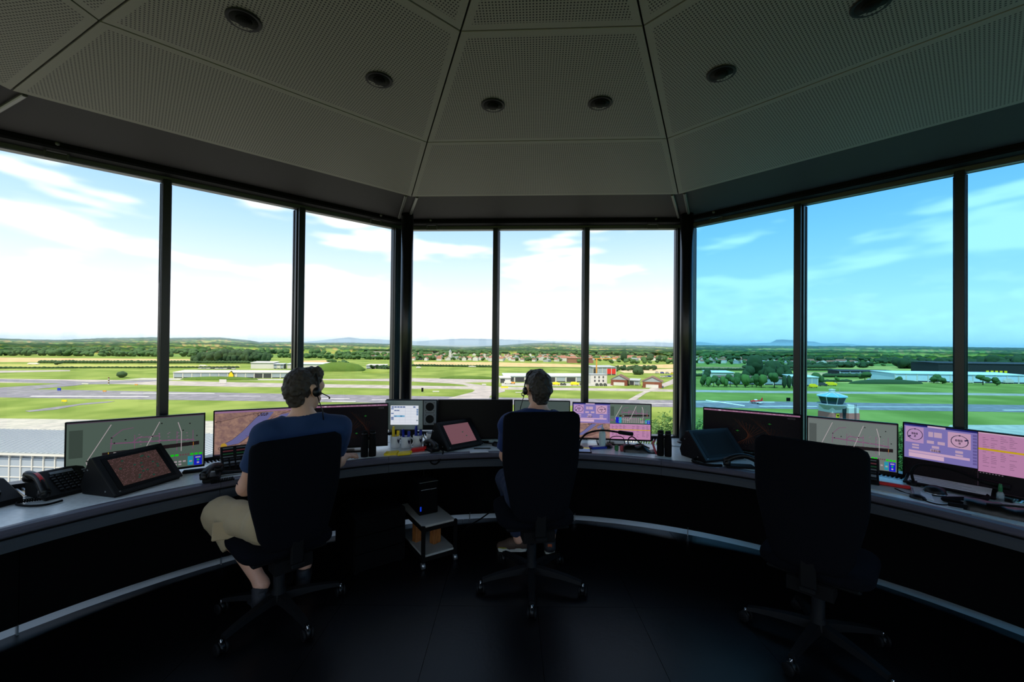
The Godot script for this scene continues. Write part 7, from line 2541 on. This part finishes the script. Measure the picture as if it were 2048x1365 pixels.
func build_people():
	var base = W(-1.36, 2.526, 0.0)
	var L = func(x, h, d): return W(x, d, h) - base
	var o = thing("person", "seated man in a navy T-shirt and khaki shorts looking right, headset on", "person", base)
	# joints of the first man
	var pel = L.call(-1.28, 0.60, 2.45)
	var wst = L.call(-1.255, 0.78, 2.46)
	var chs = L.call(-1.225, 0.97, 2.485)
	var nck = L.call(-1.218, 1.15, 2.50)
	var shl = L.call(-1.372, 1.075, 2.385)
	var shr = L.call(-1.054, 1.075, 2.61)
	var ell = L.call(-1.505, 0.775, 2.43)
	var wrl = L.call(-1.56, 0.775, 2.68)
	var elr = L.call(-1.15, 0.82, 2.78)
	var wrr = L.call(-1.19, 0.785, 3.07)
	var hpl = L.call(-1.36, 0.575, 2.40)
	var hpr = L.call(-1.20, 0.575, 2.51)
	var knl = L.call(-1.755, 0.555, 2.60)
	var anl = L.call(-1.475, 0.16, 2.55)
	var knr = L.call(-1.42, 0.56, 2.90)
	var anr = L.call(-1.36, 0.13, 2.84)
	var hd = head_frame(L.call(-1.222, 1.318, 2.52), 22.0, 0.06)
	var fwd = Vector3(-0.574, 0, -0.819)
	figure(o, {"pel": pel, "wst": wst, "chs": chs, "nck": nck, "shl": shl, "shr": shr, "ell": ell, "wrl": wrl, "elr": elr, "wrr": wrr, "hpl": hpl, "hpr": hpr, "knl": knl, "knr": knr, "anl": anl, "anr": anr, "hd": hd, "fwd": fwd, "hl": Vector3(-0.2, -0.05, -1), "hr": Vector3(0.03, -0.06, -1), "sleeve": 0.62, "short": 0.42, "tl": knl.lerp(anl, 0.42)}, M.navy, M.khaki, M.hair, 1.04)
	shoe(o, L.call(-1.455, 0.05, 2.51), L.call(-1.60, 0.0, 2.68), 0.0, [M.shoe_dark, M.shoe_dark, M.shoe_dark, M.shoe_dark])
	shoe(o, L.call(-1.35, 0.0, 2.80), L.call(-1.44, 0.0, 3.02), 0.0, [M.shoe_dark, M.shoe_dark, M.shoe_dark, M.shoe_dark])
	# cargo pocket on the thigh
	var pk = MB.new()
	var pm = hpl.lerp(knl, 0.62)
	pk.box(pm + Vector3(-0.02, -0.035, 0.088), Vector3(0.12, 0.10, 0.012), Basis(Vector3.UP, 0.42) * Basis(Vector3.RIGHT, -0.3), 0.005)
	part("cargo_pocket", pk, M.khaki, o)
	headset("black headset with thin boom worn by the man in the T-shirt", base, hd, 1.0)
	# second man
	var base2 = W(0.144, 2.86, 0.0)
	var L2 = func(x, h, d): return W(x, d, h) - base2
	var p = thing("person", "seated man in a navy polo shirt and jeans seen from behind", "person", base2)
	var hd2 = head_frame(L2.call(0.184, 1.288, 2.955), -18.0, 0.05)
	figure(p, {"pel": L2.call(0.16, 0.63, 2.83), "wst": L2.call(0.165, 0.79, 2.85), "chs": L2.call(0.170, 0.96, 2.88), "nck": L2.call(0.180, 1.13, 2.92), "shl": L2.call(-0.015, 1.055, 2.87), "shr": L2.call(0.357, 1.055, 2.92), "ell": L2.call(-0.035, 0.815, 3.03), "wrl": L2.call(0.03, 0.775, 3.27), "elr": L2.call(0.37, 0.81, 3.06), "wrr": L2.call(0.31, 0.775, 3.30), "hpl": L2.call(0.085, 0.605, 2.84), "hpr": L2.call(0.245, 0.605, 2.86), "knl": L2.call(-0.03, 0.575, 3.26), "knr": L2.call(0.31, 0.575, 3.28), "anl": L2.call(0.07, 0.12, 3.27), "anr": L2.call(0.31, 0.12, 3.32), "hd": hd2, "fwd": Vector3(-0.139, 0, -0.99), "hl": Vector3(0.2, -0.06, -1), "hr": Vector3(-0.1, -0.06, -1), "sleeve": 0.72, "short": 0.93, "tl": Vector3.ZERO}, M.navy_polo, M.jeans, M.hair_dark, 1.0)
	var col = MB.new(true)
	var ring = []
	for i in 15:
		var a = -2.5 + 5.0 * i / 14.0
		ring.append(L2.call(0.181 + 0.066 * sin(a), 1.150 - 0.018 * cos(a), 2.935 - 0.068 * cos(a)))
	col.tube(ring, 0.014, 8)
	part("collar", col, M.navy_polo, p)
	shoe(p, L2.call(0.115, 0.035, 3.27), L2.call(-0.10, 0.0, 3.34), 0.0, [M.shoe_brown, M.shoe_sole, M.shoe_stripe, M.shoe_accent])
	shoe(p, L2.call(0.305, 0.0, 3.29), L2.call(0.32, 0.0, 3.53), 0.0, [M.shoe_dark, M.shoe_sole, M.shoe_stripe, M.shoe_accent])
	headset("thin headset worn by the man in the polo shirt", base2, hd2, -1.0)

func headset(label, base, hd, side):
	var o = thing("headset", label, "headset", base)
	var band = MB.new(true)
	var pts = []
	for i in 15:
		var a = lerpf(-0.12, PI + 0.12, i / 14.0)
		pts.append(hd * Vector3(0.094 * cos(a), 0.012 + 0.122 * sin(a), -0.015))
	band.tube(pts, 0.005, 8)
	part("headband", band, M.plastic, o)
	for s in [-1.0, 1.0]:
		var e = MB.new(true)
		e.lathe([Vector2(0, 0.0), Vector2(0.026, 0.0), Vector2(0.029, 0.008), Vector2(0.022, 0.020), Vector2(0, 0.022)], 16, Transform3D(hd.basis * Basis(Vector3.BACK, -s * PI / 2), hd * Vector3(s * 0.085, -0.004, -0.004)))
		part("earpiece", e, M.plastic, o)
	var b = MB.new(true)
	b.tube([hd * Vector3(side * 0.10, -0.006, -0.015), hd * Vector3(side * 0.098, -0.022, -0.06), hd * Vector3(side * 0.08, -0.040, -0.115), hd * Vector3(side * 0.06, -0.048, -0.135)], [0.004, 0.003, 0.003, 0.006], 7)
	part("microphone_boom", b, M.plastic, o)
	var c = MB.new(true)
	c.tube([hd * Vector3(side * 0.10, -0.028, -0.004), hd * Vector3(side * 0.12, -0.12, -0.03), hd * Vector3(side * 0.11, -0.22, -0.06)], 0.003, 6)
	part("cord", c, M.plastic, o)

func figure(o, j, shirt, legs, hair, wide):
	var fwd = j.fwd
	var rt = fwd.cross(Vector3.UP).normalized()
	var hd = j.hd
	# skin: one surface over torso, limbs, neck; head and hands on finer grids
	var body = MB.new(true)
	var neck_top = hd * Vector3(0, -0.06, 0.015)
	var torso = [[j.pel - rt * 0.07, j.pel + rt * 0.07, 0.115, 0.115, fwd, 1.1], [j.pel, j.wst, 0.125, 0.115, fwd, 1.15], [j.wst - rt * 0.04, j.chs - rt * 0.055, 0.115, 0.12, fwd, 1.15], [j.wst + rt * 0.04, j.chs + rt * 0.055, 0.115, 0.12, fwd, 1.15], [j.chs - rt * 0.06, j.shl + rt * 0.03 - Vector3(0, 0.02, 0), 0.11, 0.062, fwd, 1.05], [j.chs + rt * 0.06, j.shr - rt * 0.03 - Vector3(0, 0.02, 0), 0.11, 0.062, fwd, 1.05], [j.shl + Vector3(0, 0.012, 0), j.nck, 0.048, 0.055], [j.shr + Vector3(0, 0.012, 0), j.nck, 0.048, 0.055]]
	var arms = [[j.shl, j.ell, 0.054, 0.042], [j.shr, j.elr, 0.054, 0.042]]
	var fore = [[j.ell, j.ell.lerp(j.wrl, 0.35), 0.041, 0.043], [j.ell.lerp(j.wrl, 0.35), j.wrl, 0.043, 0.027], [j.elr, j.elr.lerp(j.wrr, 0.35), 0.041, 0.043], [j.elr.lerp(j.wrr, 0.35), j.wrr, 0.043, 0.027]]
	var leg = []
	for s in ["l", "r"]:
		var h = j["hp" + s]
		var k = j["kn" + s]
		var a = j["an" + s]
		leg.append([h, k, 0.085, 0.060])
		leg.append([k, k.lerp(a, 0.35) - fwd * 0.012, 0.056, 0.056])
		leg.append([k.lerp(a, 0.35) - fwd * 0.012, a, 0.056, 0.036])
		leg.append([a, a + fwd * 0.06 - Vector3(0, 0.05, 0), 0.036, 0.032])
	blob(body, torso + arms + fore + leg + [[j.nck - Vector3(0, 0.02, 0), neck_top, 0.060, 0.055]], 0.014, 0.035)
	blob(body, head_bones(hd) + [[j.nck, neck_top, 0.058, 0.054]], 0.0055, 0.02)
	blob(body, hand_bones(j.wrl, j.hl, Vector3.DOWN, 1.0) + [[j.wrl.lerp(j.ell, 0.25), j.wrl, 0.030, 0.026]], 0.0042, 0.008)
	blob(body, hand_bones(j.wrr, j.hr, Vector3.DOWN, -1.0) + [[j.wrr.lerp(j.elr, 0.25), j.wrr, 0.030, 0.026]], 0.0042, 0.008)
	part("body", body, M.skin, o)
	eyes(hd, o)
	# shirt: torso and sleeves a finger's breadth outside the skin, cut at neck, sleeve ends and hem
	var sh = []
	for b in torso:
		var c = b.duplicate()
		c[2] += 0.016
		c[3] += 0.014
		sh.append(c)
	var cuts = []
	for s in [["shl", "ell"], ["shr", "elr"]]:
		var e = j[s[0]].lerp(j[s[1]], j.sleeve)
		sh.append([j[s[0]], j[s[0]].lerp(j[s[1]], j.sleeve + 0.15), 0.070 * wide, 0.068 * wide])
		cuts.append([(j[s[1]] - j[s[0]]).normalized(), e, 0.11])
	cuts.append([(neck_top - j.nck).normalized(), j.nck + (neck_top - j.nck).normalized() * 0.030, 0.10])
	var wr = FastNoiseLite.new()
	wr.seed = 6
	wr.frequency = 7.0
	var smb = MB.new(true)
	blob(smb, sh, 0.0125, 0.04, cuts, wr, 0.010)
	part("shirt", smb, shirt, o)
	# legwear
	var tr = [[j.pel - rt * 0.07, j.pel + rt * 0.07, 0.138, 0.138, fwd, 1.1], [j.pel, j.wst.lerp(j.pel, 0.55), 0.138, 0.128, fwd, 1.12]]
	var tcuts = []
	for s in ["l", "r"]:
		var h = j["hp" + s]
		var k = j["kn" + s]
		var a = j["an" + s]
		var loose = 0.0 if j.short > 0.8 else 0.016
		tr.append([h, k, 0.102, 0.078 + loose])
		tr.append([k, k.lerp(a, minf(j.short + 0.12, 0.97)), 0.078 + loose, (0.080 if j.short < 0.8 else 0.056)])
		tcuts.append([(a - k).normalized(), k.lerp(a, j.short), 0.16])
	var tmb = MB.new(true)
	blob(tmb, tr, 0.0135, 0.03, tcuts, wr, 0.014)
	part("shorts" if j.short < 0.8 else "trousers", tmb, legs, o)
	# hair: cap over the skull, cut along brow, ears and nape
	var P = func(r, u, f): return hd * Vector3(r, u, -f)
	var hn = FastNoiseLite.new()
	hn.seed = 4
	hn.frequency = 34.0
	var hb = [[P.call(0, 0.042, -0.035), P.call(0, 0.050, 0.035), 0.090, 0.086, hd.basis.x, 1.10], [P.call(0, 0.0, -0.062), P.call(0, -0.06, -0.042), 0.071, 0.055], [P.call(-0.03, 0.105, 0.06), P.call(0.035, 0.112, 0.05), 0.030, 0.034]]
	var hmb = MB.new(true)
	blob(hmb, hb, 0.005, 0.02, [[(hd.basis * Vector3(0, -0.62, -0.78)).normalized(), P.call(0, -0.008, 0.002)], [(hd.basis * Vector3(0, -1, 0.1)).normalized(), P.call(0, -0.098, -0.06)]], hn, 0.012)
	part("hair", hmb, hair, o)
	# belt line hem
	return o

# ---------------------------------------------------------------- under the desk
func build_underdesk():
	# trolley with the computer
	var o = thing("computer_trolley", "small black wheeled trolley with pale boards under the desk", "trolley", W(-0.648, 3.315, 0.0), 0.585)
	var w = 0.25
	var d = 0.49
	for y in [0.085, 0.295]:
		var b = MB.new()
		b.box(Vector3(0, y, 0), Vector3(w, 0.016, d), Basis(), 0.003)
		part("board", b, M.board, o)
		var f = MB.new()
		for s in [-1, 1]:
			f.box(Vector3(0, y - 0.02, s * d / 2), Vector3(w, 0.025, 0.02))
			f.box(Vector3(s * w / 2, y - 0.02, 0), Vector3(0.02, 0.025, d))
		part("frame", f, M.black, o)
	for sx in [-1, 1]:
		for sz in [-1, 1]:
			var l = MB.new()
			l.box(Vector3(sx * (w / 2), 0.172, sz * (d / 2)), Vector3(0.025, 0.26, 0.025), Basis(), 0.003)
			part("leg", l, M.black, o)
			var c = MB.new(true)
			c.lathe([Vector2(0, -0.012), Vector2(0.022, -0.012), Vector2(0.022, 0.012), Vector2(0, 0.012)], 14, Transform3D(Basis(Vector3.BACK, PI / 2), Vector3(sx * (w / 2), 0.022, sz * (d / 2))))
			part("caster", c, M.alu, o)
	for p in [[0.03, 0.10, "thick orange wooden block standing on the trolley's lower shelf"], [-0.07, 0.0, "narrow wooden block at the left of the trolley's lower shelf"]]:
		var wb = MB.new()
		wb.box(Vector3(0, 0.0815, 0), Vector3(0.07, 0.163, 0.05), Basis(), 0.003)
		var wo = solid("wooden_block", wb, M.wood, p[2], "block")
		wo.transform = o.transform * Transform3D(Basis(Vector3.UP, 0.3), Vector3(p[0], 0.0945, p[1]))
	var pc = thing("computer_tower", "black computer case with blue light on the trolley", "computer", Vector3.ZERO)
	pc.transform = o.transform * Transform3D(Basis(Vector3.UP, -0.05), Vector3(-0.005, 0.304, -0.085))
	var cs = MB.new()
	cs.box(Vector3(0, 0.124, 0), Vector3(0.15, 0.248, 0.30), Basis(), 0.006)
	part("case", cs, M.panel, pc)
	var fr = MB.new()
	fr.box(Vector3(0, 0.245, 0.15), Vector3(0.152, 0.006, 0.006), Basis(), 0.002)
	part("edge_highlight", fr, M.chrome, pc)  # chrome strip put in for the highlight along the case edge
	var dv = MB.new()
	dv.box(Vector3(0.0, 0.19, 0.152), Vector3(0.12, 0.004, 0.004))
	part("drive_slot", dv, M.grey_plastic, pc)
	var led = MB.new()
	led.box(Vector3(-0.062, 0.05, 0.152), Vector3(0.012, 0.035, 0.005), Basis(), 0.002)
	var lm = mat(Color(0.05, 0.2, 0.6), 0.4)
	lm.emission_enabled = true
	lm.emission = Color(0.05, 0.25, 0.9)
	lm.emission_energy_multiplier = 0.25
	part("power_light", led, lm, pc)
	cable("violet network cable running down to the computer case", [W(-0.72, 3.62, 0.60), W(-0.71, 3.52, 0.62), W(-0.70, 3.44, 0.60), W(-0.69, 3.40, 0.556)], 0.004)
	# dark pedestal
	var pd = thing("drawer_pedestal", "dark grey drawer pedestal under the desk beside the T-shirt man's chair", "pedestal", W(-1.06, 3.225, 0.0), 0.649)
	var pb = MB.new()
	pb.box(Vector3(0, 0.21, 0), Vector3(0.37, 0.38, 0.46), Basis(), 0.005)
	part("body", pb, M.panel, pd)
	for i in 3:
		var dr = MB.new()
		dr.box(Vector3(0, 0.085 + i * 0.122, 0.236), Vector3(0.36, 0.116, 0.016), Basis(), 0.003)
		part("drawer", dr, M.panel, pd)
	for sx in [-1, 1]:
		for sz in [-1, 1]:
			var ft = MB.new()
			ft.box(Vector3(sx * 0.16, 0.01, sz * 0.19), Vector3(0.03, 0.02, 0.03))
			part("foot", ft, M.black, pd)
	# power adapter and cable by the polo wearer's feet
	var ad = MB.new()
	ad.box(Vector3.ZERO, Vector3(0.06, 0.04, 0.10), Basis(), 0.006)
	solid("power_adapter", ad, M.plastic, "small black power adapter hanging at the panel left of the polo man's shoe", "adapter").position = W(-0.075, 3.86, 0.16)
	cable("black power cable curving on the floor left of the polo man's shoe", [W(-0.10, 3.86, 0.15), W(-0.25, 3.80, 0.06), W(-0.40, 3.66, 0.012), W(-0.42, 3.5, 0.008)], 0.006)
